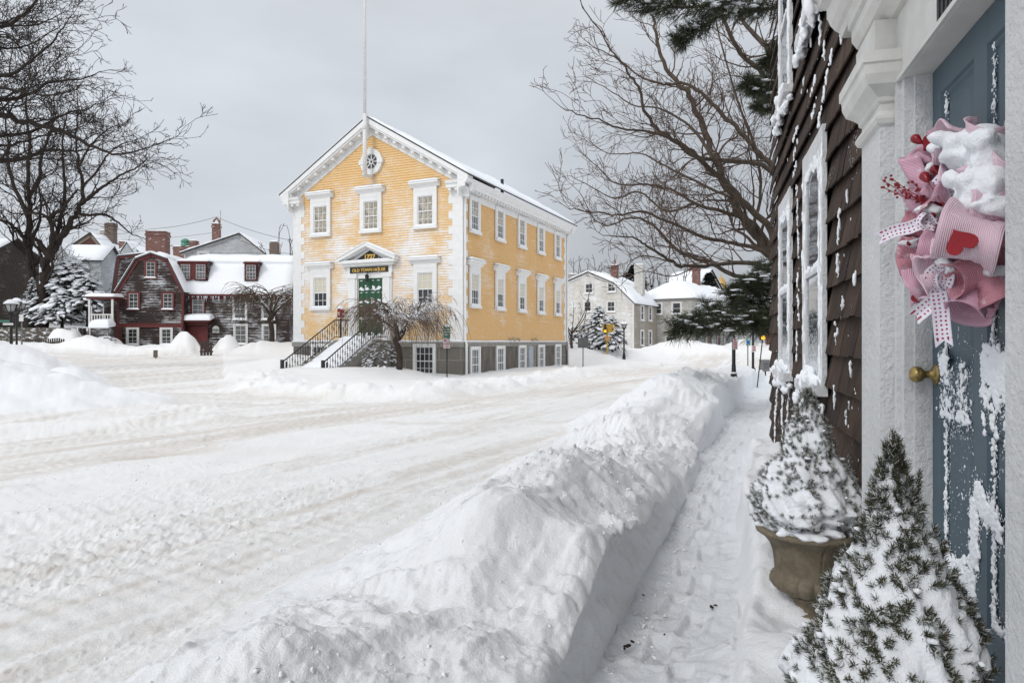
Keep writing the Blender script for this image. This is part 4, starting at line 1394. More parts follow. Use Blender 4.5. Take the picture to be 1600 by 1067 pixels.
for a, b, wd in strokes:
    s0, z0 = wall_sz(*a); s1, z1 = wall_sz(*b)
    n = max(4, int(abs(z1 - z0) / .022))
    for i in range(n + 1):
        if rr.random() < .12: continue
        t = i / n + rr.gauss(0, .02)
        ww = wd * .0085 * rr.uniform(.35, 1.5)
        mb.blob((s0 + (s1 - s0) * t + rr.gauss(0, .008), .038 + rr.uniform(-.006, .006), z0 + (z1 - z0) * t), (ww, .010, rr.uniform(.012, .045)), rr, 7, .35)
for k in range(220):
    s = rr.uniform(3.0, 8.3); z = rr.choice((rr.uniform(.1, 1.2), rr.uniform(.1, 4.2)))
    if any(a - .02 < s < b + .02 and c < z < d for a, b, c, d in OPEN): continue
    mb.blob((s, .034, z), (rr.uniform(.003, .009), .006, rr.uniform(.005, .022)), rr, 6, .25)
tag(fuse(mb.build('wall_snow', M_SNOW, core, True), .007, .006, .025, 1), kind='stuff')
# door frame
mb = MB()
SC_ = 2.08
def both(f):
    f(1); f(-1)
def sb(sg, s0, s1, t0, t1, z0, z1):
    a, b = sorted((SC_ + sg * (s0 - SC_), SC_ + sg * (s1 - SC_)))
    mb.box(a, b, t0, t1, z0, z1)
both(lambda g: (sb(g, 2.53, 2.635, -.02, .085, .30, 2.40), sb(g, 2.575, 2.605, .085, .098, .30, 2.40), sb(g, 2.512, 2.5299, -.02, .055, .36, 2.40)))
jam = mb.build('casing', M_FRW, hs)
for g in (1, -1):
    mb = MB()
    sb(g, 2.635, 2.945, -.02, .14, .22, 2.30)
    sb(g, 2.62, 2.96, -.02, .16, .20, .46)
    pil = mb.build('pilaster', M_FRW, hs)
    mb = MB()
    sb(g, 2.635, 2.945, -.02, .14, 2.3001, 2.36)
    # necking bead and flared capital, with returns on both sides
    prof = [(.14, 2.27), (.152, 2.275), (.158, 2.29), (.152, 2.305), (.142, 2.31)]
    def capring(pts):
        vs = []; fs = []
        for (t, z) in pts:
            e = t - .14
            a, b = sorted((SC_ + g * (2.635 - e - SC_), SC_ + g * (2.945 + e - SC_)))
            vs += [(a, -.02, z), (a, t, z), (b, t, z), (b, -.02, z)]
        for i in range(len(pts) - 1):
            for k in range(3):
                fs.append((i * 4 + k, i * 4 + k + 1, i * 4 + k + 5, i * 4 + k + 4))
        L = len(pts) - 1
        fs += [(0, 3, 2, 1), (L * 4, L * 4 + 1, L * 4 + 2, L * 4 + 3)]
        mb.add(vs, fs)
    capring([(.141, 2.262), (.154, 2.268), (.162, 2.285), (.162, 2.295), (.152, 2.312), (.141, 2.318)])
    capring([(.142, 2.345), (.150, 2.352), (.152, 2.368), (.168, 2.385), (.192, 2.405), (.205, 2.44), (.207, 2.475), (.215, 2.48), (.215, 2.52)])
    mb.build('capital', M_TRIM, pil)
# entablature
mb = MB()
mb.box(1.53, 2.63, -.02, .085, 2.4001, 2.70)
mb.box(1.53, 2.63, .085, .10, 2.401, 2.418)
def sweep(prof, s0, s1):
    mb.prism(prof, s0, s1, 'x')
sweep([(-.02, 2.52), (.16, 2.52), (.16, 2.66), (-.02, 2.66)], 2.6301, 2.955)
sweep([(-.02, 2.52), (.16, 2.52), (.16, 2.66), (-.02, 2.66)], 1.205, 1.5299)
sweep([(-.02, 2.66), (.105, 2.66), (.125, 2.675), (.155, 2.69), (.175, 2.72), (.175, 2.765), (.19, 2.77), (.19, 2.80), (-.02, 2.80)], 1.20, 2.97)
mb.build('frieze', M_TRIM, hs)
mb = MB()
prof = [(-.02, 2.80), (.19, 2.80), (.20, 2.825), (.215, 2.835), (.235, 2.86), (.245, 2.885), (.25, 2.893), (.25, 2.93), (.285, 2.935), (.29, 2.96), (.315, 2.975), (.335, 3.005), (.34, 3.03), (.34, 3.05), (-.02, 3.12)]
mb.prism(prof, 1.02, 3.11, 'x')
cor = mb.build('door_hood', M_TRIM, hs)
mb = MB()
mb.sheet((1.02, .34, 3.05), (3.11, .34, 3.05), (3.11, -.0, 3.12), (1.02, -.0, 3.12), .10, 30, 6, .08, .04, 5)
rr = random.Random(3)
for k in range(8):
    mb.blob((3.10 + rr.uniform(-.02, .03), rr.uniform(.1, .33), 2.93 + rr.uniform(-.06, .12)), (.02, .03, .05), rr, 7)
mb.build('hood_snow', M_SNOW, cor, True)
lettering('house_number', '102', .118, M_BLACK, hs, (2.085, .0865, 2.412), (R(90), 0, R(180)), .006, .004, .95)
# the door
def door_mat():
    m, n, b = newmat('slate_blue_door_paint')
    v = objco(n)
    g = noise(n, 4, 5, .6, v)
    base = ramp(n, g, [(.3, (.062, .095, .120)), (.7, (.076, .113, .140))])
    sp_ = noise(n, 70, 3, .7, v); big = noise(n, 3.0, 4, .6, v)
    mr = N(n, 'ShaderNodeMapRange'); mr.inputs['From Min'].default_value = 1.20; mr.inputs['From Max'].default_value = 1.26
    n.links.new(mth(n, 'ADD', sp_, mth(n, 'MULTIPLY', big, .92)), mr.inputs[0])
    n.links.new(mixc(n, mr.outputs[0], base, (.72, .74, .77)), b.inputs['Base Color'])
    b.inputs['Roughness'].default_value = .5
    b.inputs['Specular IOR Level'].default_value = .35
    add_bump(n, b, noise(n, 30, 4, .6, v), .12, .006)
    return m
M_DOOR = door_mat()
D0, D1, DZ0, DZ1 = 1.632, 2.511, .37, 2.398
PAN = [(2.128, 2.426), (1.732, 2.030)]
ROWS = [(.63, 1.19), (1.36, 2.30)]
mb = MB()
# stiles and rails standing round sunk panels
mb.box(PAN[0][1], D1, -.05, 0, DZ0, DZ1); mb.box(D0, PAN[1][0], -.05, 0, DZ0, DZ1); mb.box(PAN[1][1], PAN[0][0], -.05, 0, DZ0, DZ1)
for (a, b) in PAN:
    for (c, d) in ((DZ0, ROWS[0][0]), (ROWS[0][1], ROWS[1][0]), (ROWS[1][1], DZ1)):
        mb.box(a, b, -.05, -.0003, c, d)
    for (c, d) in ROWS:
        # moulding slopes in, then a raised field
        i1, i2 = .024, .062
        def ring(e0, t0, e1, t1):
            vs = [(a + e0, t0, c + e0), (b - e0, t0, c + e0), (b - e0, t0, d - e0), (a + e0, t0, d - e0), (a + e1, t1, c + e1), (b - e1, t1, c + e1), (b - e1, t1, d - e1), (a + e1, t1, d - e1)]
            mb.add(vs, [(0, 4, 5, 1), (1, 5, 6, 2), (2, 6, 7, 3), (3, 7, 4, 0)])
        ring(0, 0, .006, -.009); ring(.006, -.009, .014, -.009); ring(.014, -.009, i1, -.018); ring(i1, -.018, i2, -.011)
        mb.quad((a + i2, -.011, c + i2), (a + i2, -.011, d - i2), (b - i2, -.011, d - i2), (b - i2, -.011, c + i2))
door = mb.build('door', M_DOOR, hs)
M_BRASS = plain('brass', (.30, .22, .085), .32, .25, 20, metal=.9)
mb = MB()
kM = Matrix.Translation((2.47, 0, 1.335)) @ Matrix.Rotation(R(-90), 4, 'X')
tmp = MB(); tmp.lathe([(.036, 0), (.036, .004), (.030, .010), (.014, .014), (.012, .035), (.016, .040), (.025, .048), (.029, .060), (.027, .072), (.018, .082), (.004, .085)], 24)
mb.add([kM @ Vector(v) for v in tmp.v], tmp.f)
mb.build('door_knob', M_BRASS, door, True)
# snow caught on the door: in the panel corners, on the rails and spattered
mb = MB(); rr = random.Random(8)
fl = MB()
def dab(s, z, r, t=.004, st=1.0):
    mb.blob((s, t, z), (r * rr.uniform(.6, 1.1), r * .35, r * rr.uniform(.6, 1.2) * st), rr, 6, .3)
    for q in range(3):        # feathering flecks round every dab
        k = rr.uniform(.0008, .0028)
        fl.blob((s + rr.gauss(0, r * .9 + .006), t - .001, z + rr.gauss(0, r * 1.2 + .006)), (k, k * .6, k * rr.uniform(.8, 2)), rr, 4, .2)
for (a, b) in PAN:
    for (c, d) in ROWS:
        for k in range(260):          # left (far) edge of every panel, a plastered strip
            z = rr.uniform(c, d)
            dab(b - .016 + rr.gauss(0, .007), z, rr.uniform(.002, .011), -.010, 1.2)
for k in range(230):                  # lock rail, left part: two hanging clumps
    f = rr.random()
    s = 2.36 + rr.gauss(0, .03) if f < .5 else 2.21 + rr.gauss(0, .028)
    z = rr.uniform(1.19, 1.36) if f < .5 else rr.uniform(1.19, 1.38)
    dab(s, z, rr.uniform(.004, .011), .003)
for k in range(70): dab(2.385 + rr.gauss(0, .02), 1.375 + rr.gauss(0, .018), rr.uniform(.007, .014), .004)
for k in range(60): dab(rr.uniform(2.14, 2.42), 1.20 + abs(rr.gauss(0, .012)), rr.uniform(.005, .011), .004)
for k in range(420):                  # lock rail, right part, thick
    dab(rr.uniform(1.74, 2.06), 1.40 - abs(rr.gauss(0, .09)), rr.uniform(.006, .016), .004)
for k in range(120): dab(rr.uniform(1.74, 2.05), 1.395 + rr.gauss(0, .018), rr.uniform(.010, .02), .004)
for k in range(330):                  # spatter on the lower left panel and above the rail
    dab(2.27 + rr.gauss(0, .06), .95 + rr.gauss(0, .14), rr.uniform(.002, .007), -.012)
for k in range(160): dab(1.86 + rr.gauss(0, .06), .98 + rr.gauss(0, .10), rr.uniform(.003, .008), -.012)
for k in range(200): dab(rr.uniform(1.66, 2.45), 1.6 + rr.gauss(0, .18), rr.uniform(.0015, .004), -.010)
for k in range(90): dab(1.88 + rr.gauss(0, .05), 2.0 + rr.gauss(0, .16), rr.uniform(.0015, .004), -.012)
for k in range(260):                  # drift across the mid stile and into the foot of the panels
    t = rr.random()
    dab(2.10 - .16 * t + rr.gauss(0, .014), 1.02 - .06 * sin(3.1 * t) - .17 * (t > .75) * (t - .75) * 4 * .6 + rr.gauss(0, .014), rr.uniform(.008, .018), .004)
for k in range(200):
    t = rr.random()
    dab(2.12 + rr.gauss(0, .012) - .01 * t, .98 - .2 * t, rr.uniform(.008, .018), .004)
for k in range(220):
    t = rr.random()
    dab(2.41 - .26 * t, .68 + .05 * abs(t - .5) + abs(rr.gauss(0, .03)), rr.uniform(.008, .02), -.004)
for k in range(120): dab(2.14 + rr.gauss(0, .01), rr.uniform(.56, .80), rr.uniform(.010, .02), .002)
for k in range(110):
    t = rr.random()
    dab(2.01 - .26 * t, .645 + abs(rr.gauss(0, .012)), rr.uniform(.007, .013), -.006)
for k in range(25): dab(2.005 + rr.gauss(0, .004), rr.uniform(.64, .78), rr.uniform(.004, .008), -.010)
tag(fuse(mb.build('door_snow', M_SNOW, door, True), .0036, .005, .009, 1), kind='stuff')
tag(fl.build('snow_flecks', M_SNOW, door, True), kind='stuff')
mb = MB(); mb.box(1.50, 2.66, -.02, .30, .18, .345); mb.box(1.55, 2.61, -.02, .14, .345, .368)
st_ = mb.build('doorstep', M_LEDGE, hs)
mb = MB(); mb.sheet((1.45, .32, .33), (2.70, .32, .33), (2.66, .01, .37), (1.5, .01, .37), .10, 24, 8, .12, .06, 14)
mb.build('step_snow', M_SNOW, st_, True)

# ------------------------------------------------------------------ wreath hanging on the door
wr = empty('wreath', 'pink ribbon wreath with red hearts, polka dot bows and snow on the blue door', 'wreath', HW(1.95, 0, 1.745), H_RZ)
def ribbed(name, c1, c2):
    m, n, b = newmat(name)
    uv = N(n, 'ShaderNodeUVMap')
    sp = N(n, 'ShaderNodeSeparateXYZ'); n.links.new(uv.outputs[0], sp.inputs[0])
    w = mth(n, 'SINE', mth(n, 'MULTIPLY', sp.outputs['Y'], 210.0))
    f = mth(n, 'MULTIPLY_ADD', w, .28, .5)
    c = mixc(n, f, c1, c2)
    v = objco(n)
    g = noise(n, 26, 5, .7, v)
    mr = N(n, 'ShaderNodeMapRange'); mr.inputs['From Min'].default_value = .57; mr.inputs['From Max'].default_value = .72
    n.links.new(g, mr.inputs[0])
    n.links.new(mixc(n, mth(n, 'MULTIPLY', mr.outputs[0], .75), c, (.82, .80, .83)), b.inputs['Base Color'])
    b.inputs['Roughness'].default_value = .55
    add_bump(n, b, w, .5, .003)
    return m
M_PINK = ribbed('pink_ribbed_mesh', (.60, .30, .42), (.74, .48, .58))
M_PINK2 = ribbed('pale_pink_ribbed_mesh', (.66, .42, .52), (.78, .62, .69))
M_ROSE = ribbed('rose_mesh', (.48, .15, .20), (.64, .34, .40))
M_HEART = plain('red_felt', (.25, .010, .018), .75, .15, 30, .3, 90)
M_GLOSS = plain('red_gloss', (.22, .008, .015), .2, .15, 20)
def with_uv(o, uvs):
    ul = o.data.uv_layers.new(name='UVMap')
    for lp in o.data.loops:
        ul.data[lp.index].uv = uvs[lp.vertex_index]
def loop_roll(name, c, axis, r, length, mat, rnd, arc=5.2, flare=.25, start=0.0):
    """strip of ribbon rolled into an open loop, with thickness"""
    c = Vector(c); ax = Vector(axis).normalized()
    a = ax.orthogonal().normalized(); b = ax.cross(a)
    nu, nv = 26, 12
    vs = []; fs = []; uvs = []
    ph = [rnd.uniform(0, 6) for _ in range(4)]
    for lay in (0, 1):
        for j in range(nv + 1):
            v = j / nv
            for i in range(nu + 1):
                u = i / nu
                an = start + arc * u
                rr_ = r * (1 + flare * (abs(v - .45) * 1.6) ** 2 + .12 * sin(an * 2 + ph[0]) + .06 * sin(v * 5 + ph[1]) + .09 * u) - .004 * lay
                rr_ += .0022 * sin(v * 40 + ph[2]) + r * .045 * sin(an * 5 + v * 6 + ph[3]) + r * .05 * sin(v * 9 + an * 3 + ph[0])
                wob = .012 * sin(an * 1.5 + ph[3])
                p = c + ax * (length * (v - .5) + wob) + (a * cos(an) + b * sin(an)) * rr_
                vs.append(p); uvs.append((u, v * length / .15))
    w = nu + 1; off = w * (nv + 1)
    for j in range(nv):
        for i in range(nu):
            q = (j * w + i, j * w + i + 1, (j + 1) * w + i + 1, (j + 1) * w + i)
            fs.append(q); fs.append(tuple(off + k for k in q[::-1]))
    for i in range(nu):
        for j, rev in ((0, 1), (nv, 0)):
            q = (j * w + i, j * w + i + 1, off + j * w + i + 1, off + j * w + i)
            fs.append(q if not rev else q[::-1])
    for j in range(nv):
        for i, rev in ((0, 0), (nu, 1)):
            q = (j * w + i, (j + 1) * w + i, off + (j + 1) * w + i, off + j * w + i)
            fs.append(q if not rev else q[::-1])
    m_ = MB(); m_.add(vs, fs)
    o = m_.build(name, mat, wr, True)
    with_uv(o, uvs)
    return o
# wreath frame: x runs along the door away from the camera, y stands out from the door, z up
rw = random.Random(17)
def WP(pxx, pyy, x):
    """wreath coordinates of the spot seen at a photo position when it lies x along the door"""
    k = (pxx - 800) / FPX; s_ = 1.95 + x
    t = (HOUSE_A + HU.x * s_ - k * HU.y * s_) / (k * HN.y - HN.x)
    Y = HU.y * s_ + HN.y * t
    return Vector((x, t, CAM_Z - (pyy - 533.5) / FPX * Y - 1.745))
TOCAM = Vector((-.93, .36, -.1))
mb = MB()
pts = [(.165 * cos(a), .05, .19 * sin(a)) for a in np.linspace(0, 2 * pi, 33)]
mb.tube(pts, .035, 8)
mb.build('ring', M_ROSE, wr, True)
def aimed(pxx, pyy, x, along, face, r, ln, m_, arc=5.0, flare=.22, start=0.0):
    """loop whose axis leans along (left-right, up-down in view) and face towards the viewer"""
    lat = Vector((.36, .93, 0)); up = Vector((0, 0, 1))
    ax = lat * along[0] + up * along[1] + TOCAM * face
    return loop_roll('ribbon_loop', WP(pxx, pyy, x), ax, r, ln, m_, rw, arc, flare, start)
L_ = [(1447, 272, .16, (.3, 1), .1, .048, .13, M_PINK), (1470, 240, .12, (.8, .7), .2, .045, .12, M_PINK), (1500, 228, .02, (.9, .3), .3, .05, .12, M_PINK2), (1540, 228, -.10, (-.2, 1), .3, .052, .12, M_PINK2),
      (1560, 275, -.16, (-.6, .6), .3, .052, .12, M_PINK2), (1572, 330, -.18, (-1, .1), .3, .055, .12, M_PINK), (1568, 385, -.17, (-.8, -.4), .3, .050, .12, M_ROSE), (1560, 440, -.15, (-.3, -.9), .3, .048, .12, M_ROSE),
      (1530, 462, -.10, (.4, -.9), .3, .046, .12, M_PINK), (1490, 465, -.0, (.7, -.5), .3, .045, .12, M_PINK2), (1455, 440, .10, (.9, -.3), .2, .045, .12, M_PINK), (1440, 400, .16, (1, .1), .1, .043, .12, M_ROSE),
      (1445, 350, .17, (.9, .3), .1, .040, .11, M_ROSE), (1470, 318, .08, (.3, -.8), .5, .040, .11, M_ROSE), (1520, 275, -.08, (.5, .7), .5, .05, .12, M_PINK2), (1545, 345, -.16, (.8, .35), .35, .054, .13, M_PINK2),
      (1490, 300, .02, (.8, .5), .6, .040, .11, M_PINK), (1470, 400, .02, (.9, .5), .3, .044, .13, M_PINK), (1485, 425, -.04, (1, -.1), .3, .043, .14, M_PINK2), (1525, 425, -.14, (.9, -.35), .3, .045, .12, M_ROSE), (1440, 312, .18, (.6, 1), .2, .036, .10, M_PINK)]
for q, (a1, b1, x1, al, fc, r1, l1, m1) in enumerate(L_):
    aimed(a1, b1, x1, al, fc, r1, l1, m1, 5.2, .25, rw.uniform(0, 6))
# the big roll in front that carries the felt heart
aimed(1515, 372, -.21, (1, .45), .12, .054, .14, M_PINK2, 5.3, .55, 1.0)
def heart(name, c, size, rot, mat, thick=.006):
    ol = []
    for i in range(28):
        t = 2 * pi * i / 28
        ol.append((16 * sin(t) ** 3 / 17 * size * .5, (13 * cos(t) - 5 * cos(2 * t) - 2 * cos(3 * t) - cos(4 * t)) / 17 * size * .5))
    m_ = MB(); m_.prism(ol[::-1], -thick, thick, 'y', 0, Matrix.Translation(c) @ rot)
    return m_.build(name, mat, wr)
FACE = Matrix.Rotation(R(68), 4, 'Z')
heart('heart', WP(1501, 378, -.278), .074, FACE @ Matrix.Rotation(R(205), 4, 'Y'), M_HEART, .004)
for (a1, b1, x1, sz, r1, r2) in ((1472, 212, .12, .055, 40, 20), (1453, 224, .14, .050, 50, -40), (1565, 287, -.2, .055, 20, 60), (1525, 316, -.15, .040, 60, 80), (1560, 455, -.18, .05, 60, 0), (1435, 465, .12, .04, 30, 30)):
    heart('heart', WP(a1, b1, x1), sz, Matrix.Rotation(R(r1), 4, 'Z') @ Matrix.Rotation(R(r2), 4, 'Y'), M_HEART, .008)
# sprays of wire with berries and glass drops
for k, (a1, b1) in enumerate(((1379, 292), (1378, 281), (1392, 278), (1424, 281), (1414, 300), (1400, 288))):
    m_ = MB()
    p0 = WP(1472, 318 + k, .06); p1 = WP(a1, b1, .10 + .01 * k)
    d = p1 - p0
    m_.tube([p0 + d * t + Vector((0, 0, -.012 * sin(3.1 * t))) for t in np.linspace(0, 1, 7)], .0014, 5)
    for q in range(13):
        t = rw.choice((rw.uniform(.25, .65), rw.uniform(.25, .65), .98, rw.uniform(.6, 1)))
        m_.blob(p0 + d * t + Vector((rw.gauss(0, .004), rw.gauss(0, .004), -.012 * sin(3.1 * t) + rw.gauss(0, .004))), (.0042,) * 3, rw, 6, 0)
    m_.build('berry_spray', M_GLOSS, wr, True)
for (p0, p1) in ((WP(1475, 250, .08), WP(1433, 219, .13)), (WP(1492, 300, .0), WP(1463, 268, .05)), (WP(1490, 345, -.08), WP(1446, 278, .04)), (WP(1458, 395, .06), WP(1444, 381, .08)), (WP(1478, 240, .06), WP(1466, 205, .10))):
    m_ = MB()
    m_.tube([p0, p0.lerp(p1, .6), p1], .0014, 5)
    d = (p1 - p0).normalized()
    M_ = Matrix.Translation(p1) @ d.to_track_quat('Z', 'Y').to_matrix().to_4x4()
    tm = MB(); tm.lathe([(.001, -.022), (.008, -.012), (.013, .002), (.014, .010), (.009, .018), (.002, .021)], 12)
    m_.add([M_ @ Vector(v) for v in tm.v], tm.f)
    m_.build('glass_drop', M_GLOSS, wr, True)
for (a1, b1, x1) in ((1421, 380, .12), (1473, 442, -.02), (1434, 450, .12), (1457, 337, .05), (1443, 318, .1), (1578, 310, -.2)):
    m_ = MB(); m_.blob(WP(a1, b1, x1), (.009,) * 3, rw, 10, 0); m_.build('berry', M_GLOSS, wr, True)
# polka dot bows
def dotted():
    m, n, b = newmat('polka_dot_ribbon')
    uv = N(n, 'ShaderNodeUVMap')
    vo = N(n, 'ShaderNodeTexVoronoi'); vo.inputs['Randomness'].default_value = .12; vo.inputs['Scale'].default_value = 1
    n.links.new(uv.outputs[0], vo.inputs['Vector'])
    lt = mth(n, 'LESS_THAN', vo.outputs['Distance'], .25)
    n.links.new(mixc(n, lt, (.68, .66, .74), (.30, .012, .05)), b.inputs['Base Color'])
    b.inputs['Roughness'].default_value = .5
    return m
M_DOT = dotted()
def strip(pts, wvec, width, notch=True):
    pts = [Vector(p) for p in pts]
    vs = []; fs = []; uvs = []
    # smooth the path
    P = []
    for i in range(len(pts) - 1):
        p0 = pts[max(i - 1, 0)]; p1 = pts[i]; p2 = pts[i + 1]; p3 = pts[min(i + 2, len(pts) - 1)]
        for t in np.linspace(0, 1, 7)[:-1]:
            P.append(.5 * ((2 * p1) + (p2 - p0) * t + (2 * p0 - 5 * p1 + 4 * p2 - p3) * t * t + (3 * p1 - p0 - 3 * p2 + p3) * t ** 3))
    P.append(pts[-1])
    L = 0; wv = Vector(wvec).normalized()
    nw = 4
    for i, p in enumerate(P):
        if i: L += (p - P[i - 1]).length
        t = (P[min(i + 1, len(P) - 1)] - P[max(i - 1, 0)]).normalized()
        w_ = (wv - t * wv.dot(t)).normalized()
        nn = t.cross(w_)
        for k in range(nw + 1):
            u = k / nw - .5
            ext = t * (abs(u) * width * .9) if (notch and i == len(P) - 1) else Vector((0, 0, 0))
            vs.append(p + w_ * u * width + ext + nn * .004 * cos(u * 5))
            uvs.append((k / nw * 3.4 + .3, L / width * 3.4))
    off = len(vs)
    vs2 = [v + Vector((0, .0015, .0008)) for v in vs]
    for i in range(len(P) - 1):
        for k in range(nw):
            q = (i * (nw + 1) + k, i * (nw + 1) + k + 1, (i + 1) * (nw + 1) + k + 1, (i + 1) * (nw + 1) + k)
            fs.append(q); fs.append(tuple(off + z_ for z_ in q[::-1]))
    m_ = MB(); m_.add(vs + vs2, fs)
    o = m_.build('dotted_ribbon', M_DOT, wr, True)
    with_uv(o, uvs + uvs)
def wstrip(pp, wv, width, notch=True):
    strip([WP(*p) for p in pp], wv, width, notch)
wstrip([(1462, 352, .04), (1440, 350, .05), (1420, 357, .06), (1400, 361, .07), (1379, 370, .08)], (.2, .1, 1), .038)
wstrip([(1465, 290, .0), (1478, 278, -.02), (1490, 290, -.04), (1500, 330, -.06)], (.2, .9, .5), .036, False)
wstrip([(1462, 352, .04), (1448, 335, .04), (1438, 348, .04), (1452, 362, .02)], (1, .2, .3), .03, False)
wstrip([(1490, 330, -.05), (1502, 340, -.09), (1503, 320, -.1)], (.3, .6, .6), .03, False)
wstrip([(1466, 455, -.06), (1458, 472, -.07), (1446, 482, -.07), (1434, 492, -.07)], (.1, .5, 1), .040)
wstrip([(1466, 455, -.07), (1470, 480, -.08), (1472, 505, -.08), (1475, 532, -.085)], (.36, .93, 0), .040)
wstrip([(1468, 418, -.07), (1455, 430, -.08), (1456, 446, -.08), (1466, 456, -.07)], (.3, .9, .2), .034, False)
wstrip([(1470, 420, -.07), (1480, 432, -.09), (1476, 446, -.09), (1466, 456, -.07)], (.3, .9, .2), .034, False)
# snow lying on the wreath
mb = MB()
for (a1, b1, x1, r) in ((1525, 222, -.08, (.05, .05, .035)), (1545, 245, -.12, (.06, .055, .05)), (1515, 245, -.06, (.06, .05, .03)), (1560, 262, -.15, (.05, .04, .04)), (1500, 222, -.01, (.04, .04, .022)), (1555, 285, -.18, (.04, .035, .03)),
                     (1535, 285, -.16, (.045, .04, .045)), (1520, 305, -.15, (.035, .03, .035)), (1562, 325, -.21, (.045, .045, .025)), (1580, 320, -.22, (.04, .04, .03)), (1540, 322, -.20, (.04, .03, .022)), (1500, 345, -.14, (.035, .03, .018)),
                     (1460, 330, .08, (.03, .03, .02)), (1435, 378, .12, (.03, .03, .012)), (1475, 412, -.04, (.03, .025, .016)), (1555, 425, -.2, (.04, .03, .015)), (1460, 262, .12, (.025, .03, .014)), (1485, 420, -.15, (.014, .012, .014)), (1480, 395, -.08, (.025, .02, .012)), (1525, 395, -.2, (.03, .02, .01))):
    c = WP(a1, b1, x1)
    if b1 < 335: r = tuple(k * 1.25 for k in r)
    if b1 < 300: mb.blob(c, (r[0] * 1.05, r[1] * .8, r[2] * .95), rw, 14, .1)
    for q in range(16):
        mb.blob(c + Vector((rw.gauss(0, r[0] * .5), rw.gauss(0, r[1] * .5), rw.gauss(0, r[2] * .35))), tuple(k * rw.uniform(.35, .65) for k in r), rw, 10, .12)
fuse(mb.build('snow_cap', snow_mat('powder_snow', 130, 1.0, dist=.006), wr, True), .006, .006, .03, 14)

# ------------------------------------------------------------------ two stone urns with dwarf spruces
def stone_mat():
    m, n, b = newmat('weathered_cast_stone')
    v = objco(n)
    g = noise(n, 14, 6, .7, v); h = noise(n, 60, 5, .75, v)
    c = ramp(n, g, [(.28, (.13, .105, .07)), (.5, (.24, .195, .135)), (.75, (.34, .295, .22))])
    c = mixc(n, mth(n, 'MULTIPLY', h, .8), c, (.075, .065, .045))
    n.links.new(c, b.inputs['Base Color'])
    b.inputs['Roughness'].default_value = .9
    add_bump(n, b, mth(n, 'ADD', mth(n, 'MULTIPLY', g, .4), h), .55, .006)
    return m
M_STONE = stone_mat()
def urn(loc, rim_r, z_rim, z_foot, label):
    u = empty('stone_urn', label, 'urn', loc, 0, 'stone urns beside the door')
    H = z_rim - z_foot; k = rim_r / .22
    mb = MB()
    def flute(i, an):
        if i <= 6: return 1 + .030 * abs(sin(an * 6)) ** .5 if i > 2 else 1
        if i <= 15: return 1 + .0
        return 1
    prof = [(.085, 0), (.095, .015), (.095, .06), (.075, .08), (.062, .11), (.058, .17), (.072, .20), (.074, .225), (.066, .235)]
    mb.lathe([(a * k, z_foot + b * H) for a, b in prof], 28)
    foot = mb.build('foot', M_STONE, u, True)
    mb = MB()
    prof = [(.066, .235), (.105, .262), (.140, .31), (.156, .37), (.157, .42), (.148, .455), (.140, .46), (.140, .52), (.143, .62), (.150, .73), (.164, .82), (.188, .89), (.210, .93), (.220, .945), (.222, .975), (.214, .995), (.195, 1.0), (.185, .97), (.17, .93)]
    mb.lathe([(a * k, z_foot + b * H) for a, b in prof], 168, mod=lambda i, an: 1 + (.13 * (abs(sin(an * 7)) ** .45 - .7) if 1 <= i <= 5 else (-.035 * max(0, 1 - abs(sin(an * 4)) / .14) if 6 <= i <= 13 else 0)))
    bo = mb.build('bowl', M_STONE, u, True)
    mb = MB(); rr = random.Random(int(loc[0] * 100))
    for q in range(46):
        a = rr.uniform(0, 6.28); r_ = rim_r * .86 * sqrt(rr.random())
        mb.blob((cos(a) * r_, sin(a) * r_, z_rim - .005 + .05 * (1 - r_ / rim_r)), (rr.uniform(.03, .06), rr.uniform(.03, .06), rr.uniform(.02, .035)), rr, 8, .2)
    for q in range(16):
        a = rr.uniform(0, 6.28); mb.blob((cos(a) * rim_r * .95, sin(a) * rim_r * .95, z_rim + .003), (.03, .03, .016), rr, 8, .2)
    fuse(mb.build('urn_snow', M_SNOW, bo, True), .010, .008, .05, 3)
    return u
M_NEEDLE = [plain('spruce_needle_green', (.050, .052, .026), .6, .3, 9), plain('spruce_needle_grey', (.065, .066, .036), .7, .3, 9), plain('spruce_twig_brown', (.075, .055, .032), .8, .2, 9), plain('frosted_needle', (.55, .57, .56), .8, .15, 9)]
M_TREESNOW = snow_mat('clotted_snow', 70, .7, dist=.012)
def shoot(mb, p, d, L, nn, nl, wd, rnd, frost=.2, mi=None):
    """a little spruce shoot: needles set all round a twig"""
    d = d.normalized(); a = d.orthogonal().normalized(); b = d.cross(a)
    for i in range(nn):
        t = (i + rnd.random()) / nn
        an = i * 2.4 + rnd.uniform(-.4, .4)
        rad = a * cos(an) + b * sin(an)
        up = .35 + .9 * t
        nd = (rad + d * up).normalized()
        q = p + d * L * t
        l = nl * rnd.uniform(.7, 1.15)
        sd_ = nd.cross(d)
        if sd_.length < 1e-4: continue
        sd_ = sd_.normalized() * wd
        m = mi if mi is not None else (3 if rnd.random() < frost else (0 if rnd.random() < .55 else (1 if rnd.random() < .7 else 2)))
        mb.add([q - sd_, q + sd_, q + nd * l * .7 + sd_ * .7, q + nd * l, q + nd * l * .7 - sd_ * .7], [(0, 1, 2, 3, 4)], m)
